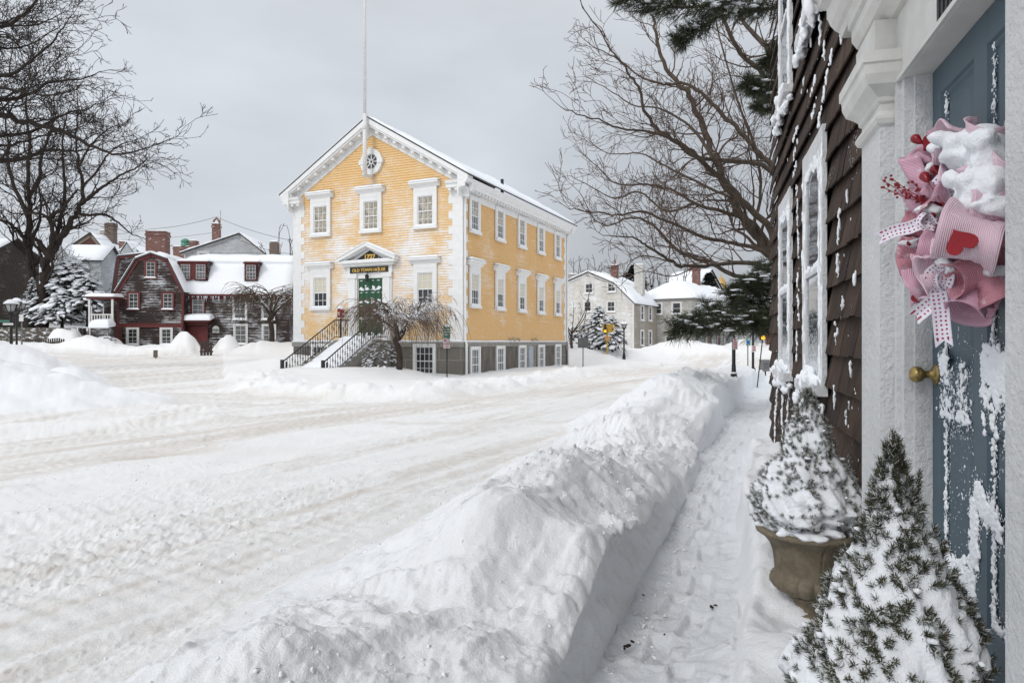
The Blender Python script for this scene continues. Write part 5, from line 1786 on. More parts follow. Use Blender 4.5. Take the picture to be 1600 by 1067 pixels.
def dwarf_spruce(loc, z0, prof, seed, nshoot, label, frost=.25, nl=.021, lump=.10, bald=()):
    rnd = random.Random(seed)
    t = empty('dwarf_spruce', label, 'spruce', loc, 0, 'potted dwarf spruces beside the door')
    zs = [p[0] for p in prof]; rs2 = [p[1] for p in prof]
    ztop = zs[-1]
    nA, nH = 110, 130
    vs = []; fs = []
    HH = np.linspace(zs[0], ztop, nH + 1)
    AA = np.linspace(0, 2 * pi, nA, endpoint=False)
    hh, aa = np.meshgrid(HH, AA, indexing='ij')
    r0 = np.interp(hh, zs, rs2)
    X0, Y0 = np.cos(aa), np.sin(aa)
    def n3(f, sd):
        return fbm(X0 * r0 * f * 4 + hh * f * 1.3 + 31, Y0 * r0 * f * 4 - hh * f * 3 + 11, 4, sd)
    lum = n3(2.0, seed) * lump * 1.5 + n3(5.5, seed + 1) * lump * .8 + n3(14, seed + 2) * lump * .22
    rr_ = r0 * (1 + lum * 2.0) + lum * .01
    P = np.stack([X0 * rr_, Y0 * rr_, hh + n3(4, seed + 4) * .012], -1)
    mb = MB()
    vs = [tuple(p) for p in P.reshape(-1, 3)]
    for j in range(nH):
        for i in range(nA):
            i2 = (i + 1) % nA
            fs.append((j * nA + i, j * nA + i2, (j + 1) * nA + i2, (j + 1) * nA + i))
    mb.add(vs, fs)
    # dark green shell just inside the snow shows in the hollows
    mb.build('snow_coat', M_TREESNOW, t, True)
    g = MB()
    gm = MB()
    for k in range(nshoot * 3):
        h = zs[0] + (ztop - zs[0]) * (1 - sqrt(rnd.random()) * .999) if rnd.random() < .75 else rnd.uniform(zs[0], ztop)
        an = rnd.uniform(0, 2 * pi)
        jj = min(nH, int((h - zs[0]) / (ztop - zs[0]) * nH)); ii = int(an / (2 * pi) * nA) % nA
        dens = float(fbm(np.array([cos(an) * 2.2 + h * 3 + seed]), np.array([sin(an) * 2.2 - h * 7]), 3, seed + 9)[0])
        fr = (h - zs[0]) / (ztop - zs[0])
        thr = -.16 - .35 * max(0, fr - .6) / .4
        bl = False
        for (ba, bh, bw, bz) in bald:
            if abs((an - ba + pi) % (2 * pi) - pi) < bw and abs(h - bh) < bz: bl = True
        if (dens < thr or bl) and rnd.random() < .80: continue
        if lum[jj, ii] > .6 * lump and rnd.random() < .7: continue
        p = Vector(P[jj, ii])
        out_ = Vector((cos(an), sin(an), .45 + .9 * fr + rnd.uniform(-.35, .35)))
        out_ += Vector((rnd.gauss(0, .25), rnd.gauss(0, .25), 0))
        shoot(g, p - out_.normalized() * .012, out_, rnd.uniform(.014, .032), rnd.randint(26, 38), nl, .0012, rnd, frost)
        if rnd.random() < .03:
            gm.blob(p + out_.normalized() * .012 + Vector((0, 0, .010)), (.012 * rnd.uniform(.6, 1.4),) * 2 + (.007,), rnd, 6, .2)
    for k in range(34):        # leading shoots at the tip
        h = ztop - abs(rnd.gauss(0, .05)); an = rnd.uniform(0, 6.28)
        rr0 = float(np.interp(h, zs, rs2)) * .8
        shoot(g, Vector((cos(an) * rr0, sin(an) * rr0, h)), Vector((cos(an) * .35, sin(an) * .35, 1)), rnd.uniform(.02, .04), 26, nl, .0011, rnd, frost * .6)
    shoot(g, Vector((0, 0, ztop - .03)), Vector((0, 0, 1)), .05, 44, nl, .0012, rnd, .1)
    for k in range(7):        # candles standing off the tip
        an = rnd.uniform(0, 6.28); h = ztop - rnd.uniform(.05, .14); rr0 = float(np.interp(h, zs, rs2)) + rnd.uniform(.0, .018)
        for q in range(3): shoot(g, Vector((cos(an) * rr0, sin(an) * rr0, h + q * .018)), Vector((cos(an) * .25, sin(an) * .25, 1)), .03, 24, nl * .9, .0012, rnd, frost * .5)
    g.build('needles', M_NEEDLE, t)
    tag(gm.build('snow_tufts', M_TREESNOW, t, True), kind='stuff')
    return t
U1 = (1.515, 3.5, 0); U2 = (1.005, 1.80, 0)
urn(U1, .25, .50, .05, 'stone urn farther along the path, its fluted bowl and foot in plain view')
urn(U2, .25, .545, .10, 'stone urn at the bottom edge, almost hidden under the nearer spruce')
dwarf_spruce(U1, .44, [(.46, .15), (.50, .185), (.56, .22), (.62, .235), (.68, .225), (.735, .18), (.77, .185), (.82, .165), (.87, .125), (.92, .125), (1.0, .088), (1.08, .055), (1.16, .022), (1.19, .007)], 5, 600,
             'smaller dwarf spruce heavily caked in snow, in the urn by the shingled wall', .5, .018, .14, ((pi * 1.35, .62, .8, .07), (pi * 1.3, .50, .9, .03)))
dwarf_spruce(U2, .50, [(.46, .20), (.50, .232), (.595, .22), (.709, .178), (.805, .140), (.893, .098), (1.0, .062), (1.07, .040), (1.12, .022), (1.165, .010), (1.18, .005)], 9, 640,
             'nearer dwarf spruce with dark needle tufts poking through snow, in front of the door', .24, .0185, .085, ((pi * 1.45, .62, .35, .10), (pi * 1.75, .56, .5, .06), (pi * 1.25, .86, .25, .08)))
# ------------------------------------------------------------------ houses on the left
M_BROWN = clap_mat('dark_brown_clapboard', (.034, .021, .018), .115, 0, -.03, 1.1, col2=(.024, .015, .013))
M_BROWNW = clap_mat('dark_brown_clapboard_snow_blown', (.040, .026, .023), .115, 0, .05, 1.0, col2=(.028, .019, .017))
M_RED = plain('dark_red_trim', (.105, .018, .017), .55, .25, 6)
M_GREY = clap_mat('grey_clapboard', (.50, .51, .52), .13, 0, .10, .6, col2=(.40, .41, .42))
M_PALE = clap_mat('pale_blue_grey_clapboard', (.42, .44, .46), .13, 0, .05, .6, col2=(.36, .38, .40))
M_DARKW = clap_mat('dark_weathered_clapboard', (.085, .068, .056), .14, 0, -.12, .8, col2=(.045, .036, .03))
M_TAUPE = clap_mat('taupe_clapboard', (.44, .40, .335), .13, 0, .0, .5, col2=(.30, .27, .225))
M_TAUPEW = clap_mat('taupe_clapboard_snow_blown', (.56, .53, .475), .13, 0, .22, .5, col2=(.49, .46, .41))
M_STORE = clap_mat('grey_store_clapboard', (.44, .42, .38), .13, 0, .12, .5, col2=(.29, .275, .245))
M_REDF = plain('red_window_frame', (.125, .024, .023), .55, .3, 8)
M_RWHITE = plain('white_sash', (.62, .62, .60), .5, .1, 6)
def win_on(parent, x, y, z, rz, w, h, fm, gm, sash, cols=2, rows=4, casing=.12, cap=0, blind=0, snow=True, bm=None, sill=.07):
    o = window('window', w, h, cols, rows, (fm, gm), casing=casing, cap=cap, blind=blind, blind_mat=bm, sill=sill, snow=snow, sashm=sash)
    put(o, parent, (x, y, z), rz, True)
    return o
RZR = R(5)
A0 = px(183.6, 543, 48.0)
rh = house('gambrel_house', 'dark red brown gambrel house with its steep gable facing the street', 'house', (A0.x, 48, 0), RZR,
           [(0, 5.05), (1.28, 7.22), (2.3, 7.62), (3.42, 7.22), (4.45, 5.05)], 5.5, .95, M_BROWN, trim=M_RED, snow=.26, over=.16, rake=.20, seed=51, side_walls='LRB')
mb = MB(); mb.box(-.03, 4.48, -.10, -.02, 2.44, 2.68); mb.box(-.05, 4.5, -.13, -.02, 2.68, 2.74); mb.build('floor_band', M_RED, rh)
for x, z, w, h in ((1.10, 3.70, .62, 1.12), (3.42, 3.70, .62, 1.12), (2.26, 5.92, .60, 1.12), (1.04, 1.22, .62, 1.10), (3.32, 1.22, .62, 1.10)):
    win_on(rh, x, 0, z, 0, w, h, M_REDF if z > 3 else M_RWHITE, M_GLASS, M_RWHITE, 2, 4, .13)
chimney(rh, 1.0, 4.2, 6.6, 9.75, 1.42, .95, M_BRICK, snowtop=True)
sw = house('side_wing', 'low side wing with red rake boards behind the gambrel house', 'house', (px(172.8, 540, 51).x, 51.2, 0), RZR,
           [(0, 4.7), (.42, 7.8), (3.0, 8.1), (4.2, 5.0)], 4.5, 1.0, M_BROWNW, trim=M_RED, snow=.2, over=.1, seed=55)
for z in (3.1, 1.5): win_on(sw, .36, 0, z, 0, .3, 1.0, M_RWHITE, M_GLASS, M_RWHITE, 1, 2, .08)
# long wing, eave towards the street
WF = px(280.5, 540, 49.3)
Lw = 7.7
c5, s5 = cos(RZR), sin(RZR)
wo = Vector((WF.x - 6 * s5 * -1 * -1, 49.3 + 6 * c5, 0))
wg = house('long_wing', 'long dark brown wing under a deep snow roof, with two dormers and icicles', 'house', (WF.x - 6 * s5, 49.3 + 6 * c5, 0), RZR - R(90),
           [(0, 4.95), (1.3, 7.2), (3, 7.85), (4.75, 7.25), (6, 4.95)], Lw, .85, M_BROWNW, trim=M_REDF, snow=.30, over=.22, rake=.10, seed=61)
# local x points to the street, local y runs right along the front
FW = 6.0
for y, z, w, h, fm in ((1.30, 3.35, .78, 1.5, M_REDF), (4.25, 3.05, .78, 1.5, M_RWHITE), (6.25, 3.05, .72, 1.5, M_RWHITE), (4.30, 1.25, .78, 1.35, M_RWHITE), (6.30, 1.25, .78, 1.35, M_RWHITE)):
    win_on(wg, FW, y, z, R(90), w, h, fm, M_GLASS2, M_RWHITE, 2, 4, .12, cap=0)
mb = MB(); mb.box(FW, FW + .30, -.1, Lw + .15, 4.72, 4.86); mb.box(FW, FW + .12, 0, Lw, 4.5, 4.72); mb.build('eaves_board', M_RED, wg)
mb = MB(); rr = random.Random(4)
for k in range(90):
    y = rr.uniform(.1, Lw); l = rr.uniform(.08, .55) * (1 if rr.random() < .7 else .4)
    mb.lathe([(.022, 4.72), (.014, 4.72 - l * .5), (.002, 4.72 - l)], 6, (FW + .28, y))
tag(mb.build('icicles', plain('icicle', (.62, .68, .72), .15, .1, 9), wg, True), kind='stuff')
def dormer(y, w, n):
    mb = MB()
    mb.box(3.6, 5.72, y - w / 2, y + w / 2, 5.4, 7.16)
    d = mb.build('dormer', M_BROWNW, wg)
    mb = MB(); mb.prism([(y - w / 2 - .12, 7.16), (y + w / 2 + .12, 7.16), (y + w / 2 - .05, 7.28), (y - w / 2 + .05, 7.28)], 3.4, 5.86, 'x'); mb.box(5.72, 5.77, y - w / 2, y + w / 2, 7.08, 7.16)
    if n == 2: mb.box(5.72, 5.80, y - .16, y + .16, 5.95, 7.08)
    mb.build('dormer_roof', M_RED, d)
    mb = MB(); mb.sheet((5.8, y - w / 2 - .1, 7.28), (5.8, y + w / 2 + .1, 7.28), (3.4, y + w / 2 + .1, 7.4), (3.4, y - w / 2 - .1, 7.4), .2, 10, 8, .2, .05, 71 + n); mb.build('dormer_snow', M_ROOFSNOW, d, True)
    for q in range(n):
        yy = y + (q - (n - 1) / 2) * (w * .52)
        o = window('dormer_window', .66, 1.06, 3, 4, (M_REDF, M_GLASS2), casing=.06, blind=0, sill=.05, snow=False, sashm=M_RWHITE)
        put(o, d, (5.725, yy, 5.98), R(90), True)
dormer(.86, 2.05, 2)
dormer(4.95, .98, 1)
mb = MB(); mb.box(FW, FW + .08, .75, 1.85, .6, 2.55); dd = mb.build('door', plain('red_plank_door', (.13, .024, .022), .6, .3, 5, stretch=(1, 8, .6)), wg)
mb = MB()
for y in (.58, 1.85): mb.box(FW, FW + .16, y, y + .17, .6, 2.6)
mb.box(FW, FW + .30, .5, 2.1, 2.6, 2.85); mb.build('door_frame', M_RED, dd)
mb = MB(); mb.prism([(FW, 2.85), (FW + .85, 2.85), (FW + .80, 2.97), (FW, 3.15)], .25, 2.35, 'y'); hd = mb.build('door_hood', M_RED, wg)
mb = MB(); mb.sheet((FW + .9, .15, 2.95), (FW + .9, 2.45, 2.95), (FW, 2.45, 3.15), (FW, .15, 3.15), .34, 20, 10, .3, .05, 81); mb.build('hood_snow', M_ROOFSNOW, hd, True)
mb = MB()
mb.tube([(FW + .02, 2.55, 2.35), (FW + .05, 2.55, 2.35)], .24, 18); mb.box(FW + .02, FW + .05, 2.32, 2.78, 2.08, 2.36)
mb.build('plaque', M_RWHITE, wg)
chimney(wg, 2.9, 5.9, 7.2, 9.05, .72, .6, M_BRICKD, cap=False)
# houses up the hill behind
def bgh(name, label, l, r, Y, prof, depth, z0, wall, rz=0, **k):
    X = px(l, 500, Y).x
    return house(name, label, 'house', (X, Y, 0), rz, prof, depth, z0, wall, **k), X
wh, _ = bgh('gable_house', 'pale grey clapboard house whose broad gable rises behind the long wing', 288, 414, 64, [(0, 9.75), (5.1, 11.55), (7.6, 9.55)], 9, 2, M_GREY, R(4), trim=M_WHITE2, snow=.28, over=.3, seed=91)
for x, z in ((1.75, 8.55), (6.1, 8.3)): win_on(wh, x, 0, z, 0, .7, 1.15, M_WHITE2, M_GLASS, M_WHITE2, 2, 2, .22)
chimney(wh, 2.3, 1.8, 9.8, 12.7, .66, .6, M_BRICK)
mb = MB(); mb.tube([(2.05, 1.8, 12.7), (2.05, 1.8, 13.1), (2.3, 1.8, 13.35), (2.55, 1.8, 13.1), (2.55, 1.8, 12.7)], .10, 8); mb.build('chimney_hood', M_BRICK, wh, True)
mb = MB(); mb.tube([(2.75, 1.6, 12.2), (2.75, 1.6, 14.1)], .03, 6); mb.build('mast', M_STUCCO, wh)
bh2, X2 = bgh('back_house', 'snow roofed house half hidden behind the gambrel house chimney', 204, 300, 78, [(0, 9.6), (3.6, 11.2), (7.2, 9.6)], 6, 3, M_PALE, R(-6), trim=M_WHITE2, snow=.35, over=.3, seed=95)
chimney(bh2, 5.5, 1.5, 9.8, 12.3, 2.1, .8, M_BRICK)
mb = MB(); mb.lathe([(.5, 12.4), (.5, 12.65), (.42, 12.7), (.42, 12.9), (.55, 12.95), (.3, 13.25), (.05, 13.35)], 10, (5.7, 1.5)); mb.build('chimney_cap', plain('green_copper', (.10, .28, .20), .6, .2, 6), bh2, True)
chimney(bh2, 6.95, 1.2, 9.8, 12.9, .75, .7, M_BRICK)
bh3, X3 = bgh('dormer_house', 'white roofed house with a little gabled dormer left of the gambrel chimney', 150, 240, 72, [(0, 9.3), (3.6, 11.6), (6.4, 9.3)], 5, 3, M_PALE, R(3), trim=M_WHITE2, snow=.35, over=.3, seed=97)
chimney(bh3, 2.35, .6, 10.0, 12.0, .40, .4, M_BRICK)
mb = MB(); mb.prism([(3.1, 9.6), (4.25, 9.6), (4.25, 10.8), (3.67, 11.7), (3.1, 10.8)], -1.0, 1.5, 'y'); dm = mb.build('dormer', M_PALE, bh3)
mb = MB()
for s in (-1, 1): mb.sheet((3.67 + s * .75, -1.1, 10.72), (3.67 + s * .75, 1.5, 10.72), (3.67, 1.5, 11.85), (3.67, -1.1, 11.85), .2, 8, 6, .2, .04, 7)
mb.build('dormer_snow', M_ROOFSNOW, dm, True)
brn, _ = bgh('brown_gable_house', 'tall brown gabled house with two chimneys seen through the bare tree', 97, 170, 76, [(0, 11.3), (3.5, 13.45), (5.4, 11.2)], 8, 4, plain('brown_red_shingle', (.085, .035, .03), .8, .3, 4), R(-5), trim=plain('brown_bargeboard', (.20, .16, .12), .7, .2, 5), snow=.05, over=.25, rake=.35, seed=99)
chimney(brn, 3.9, 2.6, 12.0, 14.9, 1.0, .8, M_BRICKD, 1, potmat=plain('greenish_pot', (.15, .19, .12), .8, .2, 5))
chimney(brn, 2.6, 3.4, 12.0, 14.2, .7, .7, M_STUCCO)
bl = house('pale_cottage', 'pale blue grey cottage with a white roof behind the snowy spruce', 'house', (px(116, 500, 66).x, 66, 0), R(-90 + 8), [(0, 9.1), (2.0, 10.35), (4.2, 8.9)], 4.2, 3, M_PALE, trim=M_WHITE2, snow=.35, over=.25, seed=103)
win_on(bl, 4.2, 2.75, 7.2, R(90), .55, 1.0, M_WHITE2, M_GLASS, M_WHITE2, 2, 2, .15)
win_on(bl, 4.2, 2.75, 5.2, R(90), .55, 1.0, M_WHITE2, M_GLASS, M_WHITE2, 2, 2, .15)
mb = MB(); mb.prism([(.3, 8.2), (1.5, 8.2), (1.5, 9.3), (.9, 10.2), (.3, 9.3)], 2.0, 4.6, 'x'); gb = mb.build('gable', M_PALE, bl)
mb = MB()
for s in (-1, 1): mb.sheet((4.75, .9 + s * .8, 9.15), (2, .9 + s * .8, 9.15), (2, .9, 10.35), (4.75, .9, 10.35), .2, 8, 6, .2, .04, 8)
mb.build('gable_snow', M_ROOFSNOW, gb, True)
dk = house('dark_house', 'dark weathered house on the terrace at the left edge', 'house', (px(-70, 500, 57).x, 57.5, 0), R(-90 - 4), [(0, 8.1), (2.6, 9.6), (5.2, 8.1)], 7.0, 1.8, M_DARKW, trim=plain('dull_brown_trim', (.13, .11, .09), .7, .2, 5), snow=.10, over=.35, seed=107)
for y, z in ((4.15, 5.9), (6.0, 5.9), (3.9, 2.6), (6.1, 3.0)): win_on(dk, 5.2, y, z, R(90), .85, 1.55, M_WHITE2, M_GLASS, M_WHITE2, 2, 4, .14, snow=True)
# porch shed with stairs between the terrace and the gambrel house
po = empty('porch', 'open porch with white posts and snowy roof beside the gambrel house', 'porch', (px(137, 540, 46.6).x, 46.6, 0), RZR)
mb = MB(); mb.box(.05, 1.7, 0, 2.2, .6, 2.55); mb.build('base', brick_mat('red_brown_boards', (.10, .03, .025), (.07, .025, .02), (.15, .1, .09), .5, 2.5, .05), po)
mb = MB()
for x in (.06, 1.55): mb.box(x, x + .12, -.05, .07, 2.55, 4.35)
mb.box(.06, 1.67, -.04, .06, 3.25, 3.33); mb.build('posts', M_WHITE2, po)
mb = MB()
for k in range(8): mb.box(.25 + k * .17, .31 + k * .17, -.02, .03, 2.6, 3.25)
mb.build('rail', M_WHITE2, po)
mb = MB(); mb.box(-.05, 1.75, -.12, 2.2, 4.35, 4.5); pr_ = mb.build('roof', M_RED, po)
mb = MB(); mb.sheet((-.1, -.2, 4.5), (1.8, -.2, 4.5), (1.8, 2.2, 4.55), (-.1, 2.2, 4.55), .26, 14, 10, .2, .05, 12); mb.build('roof_snow', M_ROOFSNOW, pr_, True)
mb = MB(); mb.box(.1, 1.6, 1.9, 2.15, 2.5, 4.4); mb.build('back_wall', M_BROWN, po)
mb = MB(); mb.box(.65, 1.75, -.9, -.02, .6, 2.35); sh_ = mb.build('lean_to', M_BROWNW, po)
mb = MB(); mb.sheet((.55, -1.0, 2.35), (1.85, -1.0, 2.35), (1.85, -.05, 2.5), (.55, -.05, 2.5), .55, 14, 10, .35, .06, 13); mb.build('lean_to_snow', M_ROOFSNOW, sh_, True)
stp = empty('garden_steps', 'steep dark garden steps dusted with snow climbing to the terrace', 'steps', (px(122, 540, 46.2).x, 46.2, 0), RZR)
mb = MB(); ms = MB()
for k in range(7):
    z = 1.2 + k * .21; y = k * .26
    mb.box(0, .72, y, y + .3, z - .06, z); ms.sheet((.02, y + .02, z), (.70, y + .02, z), (.70, y + .24, z), (.02, y + .24, z), .05, 6, 3, .05, .02, k)
mb.build('treads', plain('dark_wet_wood', (.05, .042, .036), .7, .3, 6), stp); ms.build('tread_snow', M_SNOW, stp, True)
mb = MB()
for x in (-.06, .74): mb.box(x, x + .07, -.05, .05, .8, 2.4); mb.box(x, x + .07, 1.75, 1.85, 2.0, 3.9)
mb.build('newel_posts', M_WHITE2, stp)
mb = MB()
for k in range(6): mb.box(0.02 + k * .12, .10 + k * .12, 1.9, 1.95, 2.7, 3.45)
mb.build('gate_boards', M_BROWN, stp)
mb = MB()
Aw = px(-60, 520, 46.6)
mb.box(0, 7.5, 0, .8, .2, 2.40)
sw_ = mb.build('stone_wall', brick_mat('fieldstone', (.15, .125, .095), (.09, .08, .065), (.05, .045, .04), .55, .26, .22, .03, .9), None)
sw_.location = (Aw.x, 47.0, 0); sw_.rotation_euler = (0, 0, R(4)); tag(sw_, 'rough low stone wall holding the snowy terrace at the left', 'wall')
# picket fences poking out of the snow, gate, small sign
M_PICK = plain('dark_picket_wood', (.045, .032, .028), .8, .3, 7)
def picket(l, r, Y, z, n, label):
    a = px(l, 540, Y); b = px(r, 540, Y)
    f = empty('picket_fence', label, 'fence', (a.x, Y, z), 0)
    w = (b.x - a.x) / n; rr = random.Random(n)
    for k in range(n):
        m_ = MB(); h = .42 + rr.uniform(-.05, .05)
        m_.box(k * w, k * w + w * .55, -.02, .02, -.7, h); m_.build('picket', M_PICK, f)
    m_ = MB(); m_.box(0, b.x - a.x, .02, .06, .12, .2); m_.build('rail', M_PICK, f)
picket(40, 102, 44.6, zground(px(70, 0, 44.6).x, 44.6), 18, 'dark picket fence nearly buried in snow below the terrace')
picket(405, 462, 46.2, 1.12, 14, 'buried dark picket tops between the weeping tree and the yellow hall')
g = px(313, 560, 43.6); gz = zground(g.x + .4, 43.6)
gt = empty('wooden_gate', 'dark wooden garden gate in the gap of the snow bank', 'gate', (g.x, 43.6, gz), 0)
for k in range(4):
    m_ = MB(); m_.box(k * .2, k * .2 + .15, -.02, .02, -.4, .95 - .06 * (k % 2)); m_.build('board', M_PICK, gt)
m_ = MB(); m_.box(-.05, .8, .02, .06, .2, .3); m_.box(-.05, .8, .02, .06, .7, .8); m_.build('rail', M_PICK, gt)
sg = px(243, 563, 39.5); sz_ = zground(sg.x, 39.5)
ss = empty('small_sign', 'small olive sign on a short post in the street before the red house', 'sign', (sg.x, 39.5, sz_), 0)
zc = px(243, 553, 39.5).z - sz_
m_ = MB(); m_.box(-.12, .12, -.02, .02, zc - .2, zc + .22); m_.build('plate', plain('olive_sign', (.10, .085, .05), .6, .3, 9), ss)
m_ = MB(); m_.tube([(0, .03, -.4), (0, .03, zc + .2)], .03, 6); m_.build('post', M_BLACK, ss)

# ------------------------------------------------------------------ houses at the far end of the street, right
gz0 = .35
th0 = R(-30)
cx_, cy_ = px(990, 500, 66).x, 66
ux, uy = cos(th0), sin(th0)
gh = house('taupe_gambrel_house', 'taupe clapboard house with a snow plastered gable at the end of the street', 'house', (cx_ - 7 * ux, cy_ - 7 * uy, 0), th0,
           [(0, 7.55), (2.3, 8.35), (5.0, 7.15), (7, 5.2)], 8.2, gz0, M_TAUPEW, trim=M_WHITE2, snow=.3, over=.22, ex=.13, seed=131, rake=.22)
mb = MB(); clap_rows(mb, (7, 0), (0, 1), (1, 0), gz0, 5.2, .13, lambda z: .14, lambda z: 8.2, .026); mb.build('street_wall', M_TAUPE, gh)
for x, z, w, h in ((2.35, 6.25, .75, .95), (4.75, 6.3, .75, .95), (2.2, 4.4, .7, 1.0), (4.7, 4.35, .75, 1.0), (5.4, 1.5, .7, .9)): win_on(gh, x, 0, z, 0, w, h, M_WHITE2, M_GLASS, M_WHITE2, 2, 2, .12)
for y in (2.3, 4.75):
    for z in (3.55, 1.05): win_on(gh, 7.02, y, z, R(90), .75, 1.45, M_WHITE, M_GLASS, M_WHITE, 1, 2, .14)
chimney(gh, 4.2, 2.2, 7.2, 9.1, .62, .5, M_BRICK, 1); chimney(gh, 6.2, 4.0, 6.2, 9.2, .9, .7, plain('white_chimney', (.5, .49, .46), .8, .2, 4))
lh = house('cream_house', 'cream house with a snowy roof just past the yellow hall corner', 'house', (px(862, 500, 70).x, 74, 0), R(-6), [(0, 5.3), (2.6, 7.4), (4.6, 5.3)], 6, gz0, M_TAUPEW, trim=M_WHITE2, snow=.35, over=.3, seed=137, ex=.13)
for x, z in ((2.4, 3.1), (3.6, 3.1), (2.4, 1.0), (3.6, 1.0)): win_on(lh, x, 0, z, 0, .7, 1.3, M_WHITE2, M_GLASS, M_WHITE2, 2, 4, .14)
chimney(lh, 2.5, 3, 5.8, 8.9, 1.05, .9, M_STUCCO)
# the store: hipped roof, corner towards us
ts = R(-35); cxs, cys = px(1081.5, 500, 70).x, 70
us = (cos(ts), sin(ts))
st = empty('corner_store', 'grey corner store with a hipped snow roof and dark shop windows', 'store', (cxs, cys, 0), ts)
Wl, Dr, E = 4.2, 20, 5.9
mb = MB()
clap_rows(mb, (-Wl, 0), (1, 0), (0, -1), gz0, E, .13, lambda z: 0, lambda z: Wl)
clap_rows(mb, (0, 0), (0, 1), (1, 0), 2.75, E, .13, lambda z: 0, lambda z: Dr)
mb.box(-Wl + .02, -.02, .02, Dr, gz0 - 2, E)
mb.build('wall', M_STORE, st)
mb = MB(); mb.box(-.10, .03, -.03, .12, gz0 - .5, E); mb.box(-.16, .06, -.06, .03, E - .2, E); mb.box(-.02, .1, 0, Dr, E - .22, E); mb.box(-Wl, 0, -.1, 0, E - .22, E - .001); mb.build('trim', M_STORE if False else plain('grey_store_trim', (.36, .35, .32), .6, .1, 5), st)
mb = MB(); ms = MB()
o_ = .35
e4 = [Vector((-Wl - 2.5, -o_, E)), Vector((o_, -o_, E)), Vector((o_, Dr + o_, E)), Vector((-Wl - 2.5, Dr + o_, E))]
r0, r1 = Vector((-3.3, 4.5, 8.1)), Vector((-3.3, Dr - 4, 8.1))
mb.add([*e4, r0, r1], [(0, 1, 4), (1, 2, 5, 4), (2, 3, 5), (3, 0, 4, 5), (0, 3, 2, 1)])
rf_ = mb.build('roof', M_ROOF, st)
ms.sheet(e4[0], e4[1], r0 + Vector((.02, 0, 0)), r0, .3, 16, 10, .3, .12, 141); ms.sheet(e4[1], e4[2], r1, r0, .3, 40, 10, .3, .12, 142)
ms.build('roof_snow', M_ROOFSNOW, rf_, True)
for y in (1.9, 4.0, 6.2, 9, 12): win_on(st, 0, y, 4.25, R(90), .75, 1.25, M_WHITE2, M_GLASS, M_WHITE2, 1, 2, .13)
for x, z, h in ((-1.65, 4.3, 1.15), (-3.75, 4.3, 1.15), (-1.65, 2.9, .8), (-2.35, .7, 1.2)): win_on(st, x, 0, z, 0, .85, h, M_WHITE2, M_GLASS, M_WHITE2, 1, 2, .15)
chimney(st, -3.0, 9.5, 7.4, 10.0, .75, .7, M_BRICK)
M_SHOPF = plain('shop_front_paint', (.40, .39, .34), .6, .1, 4)
mb = MB(); mb.box(.0, .10, .1, Dr, 2.45, 2.75); mb.box(0, .5, .1, 14, 2.75, 2.9); sf = mb.build('shop_front', M_SHOPF, st)
mb = MB(); mb.sheet((.55, .1, 2.9), (.55, 14, 2.9), (.05, 14, 2.95), (.05, .1, 2.95), .22, 40, 5, .15, .06, 143); mb.build('ledge_snow', M_ROOFSNOW, sf, True)
y = .3
for wd, kind in ((1.3, 'g'), (.95, 'd'), (1.3, 'g'), (.45, 'p'), (1.6, 'r'), (.4, 'p'), (1.4, 'g'), (1.2, 'o'), (1.1, 'g'), (.4, 'p'), (1.8, 'g'), (1.8, 'g')):
    m_ = MB()
    if kind == 'p': m_.box(0, .1, y, y + wd, gz0, 2.45); m_.build('pier', M_SHOPF, sf)
    else:
        m_.box(-.01, .02, y + .07, y + wd - .07, gz0 + (.5 if kind == 'g' else 0), 2.35)
        m_.build('shop_window' if kind == 'g' else 'shop_door', {'g': M_GLASS2, 'd': M_GLASS, 'r': plain('brown_shadowed_door', (.13, .11, .095), .6, .2, 3), 'o': plain('maroon_door', (.07, .022, .02), .5, .2, 3)}[kind], sf)
        m_ = MB()
        for q in (y, y + wd - .07): m_.box(0, .08, q, q + .07, gz0, 2.449)
        m_.box(0, .06, y + .07, y + wd - .07, 1.95, 2.0); m_.build('shop_frame', M_SHOPF, sf)
        if kind == 'g':
            m_ = MB(); m_.box(0, .09, y + .071, y + wd - .071, gz0 - .3, gz0 + .5); m_.build('stall_riser', M_SHOPF, sf)
    y += wd
m_ = MB(); m_.box(.03, .06, 1.75, 2.25, 1.45, 2.05); m_.build('notice', plain('pale_blue_notice', (.35, .50, .58), .5, .1, 5), sf)
# cupola with a golden dome far behind, and a dark gabled roof
cp = empty('cupola_tower', 'white cupola with a golden dome far behind the store', 'cupola', px(1126.5, 533.5, 120), 0)
cp.location.z = 0; cp.scale = (.62, .62, .97)
m_ = MB(); m_.box(-2.2, 2.2, -2.2, 2.2, -1, 7.5); m_.build('tower', M_WHITE2, cp)
m_ = MB()
for k in range(8): an = k * pi / 4; m_.box(-.12, .12, 1.35, 1.6, 7.5, 10.6, 0, Matrix.Rotation(an, 4, 'Z'))
m_.lathe([(1.1, 7.5), (1.1, 10.6), (1.8, 10.6), (1.8, 10.85), (1.5, 10.9)], 16); m_.build('lantern', M_WHITE2, cp)
m_ = MB(); m_.lathe([(1.55, 10.9), (1.55, 11.2), (1.45, 11.9), (1.1, 12.5), (.6, 12.95), (.2, 13.1), (.12, 13.5), (.02, 13.9)], 20); m_.build('dome', plain('gold_dome', (.48, .30, .10), .5, .2, 3, metal=.3), cp, True)
df = house('far_gable_house', 'dark gabled house end with a snowy roof beyond the store chimney', 'house', (px(1093, 500, 95).x, 95, 0), R(40), [(0, 9.0), (2.6, 11.6), (5.2, 9.0)], 6, 1, M_DARKW, trim=M_WHITE2, snow=.3, over=.3, seed=151)
chimney(df, 2.6, 3, 10.5, 12.6, .8, .6, M_BRICK)
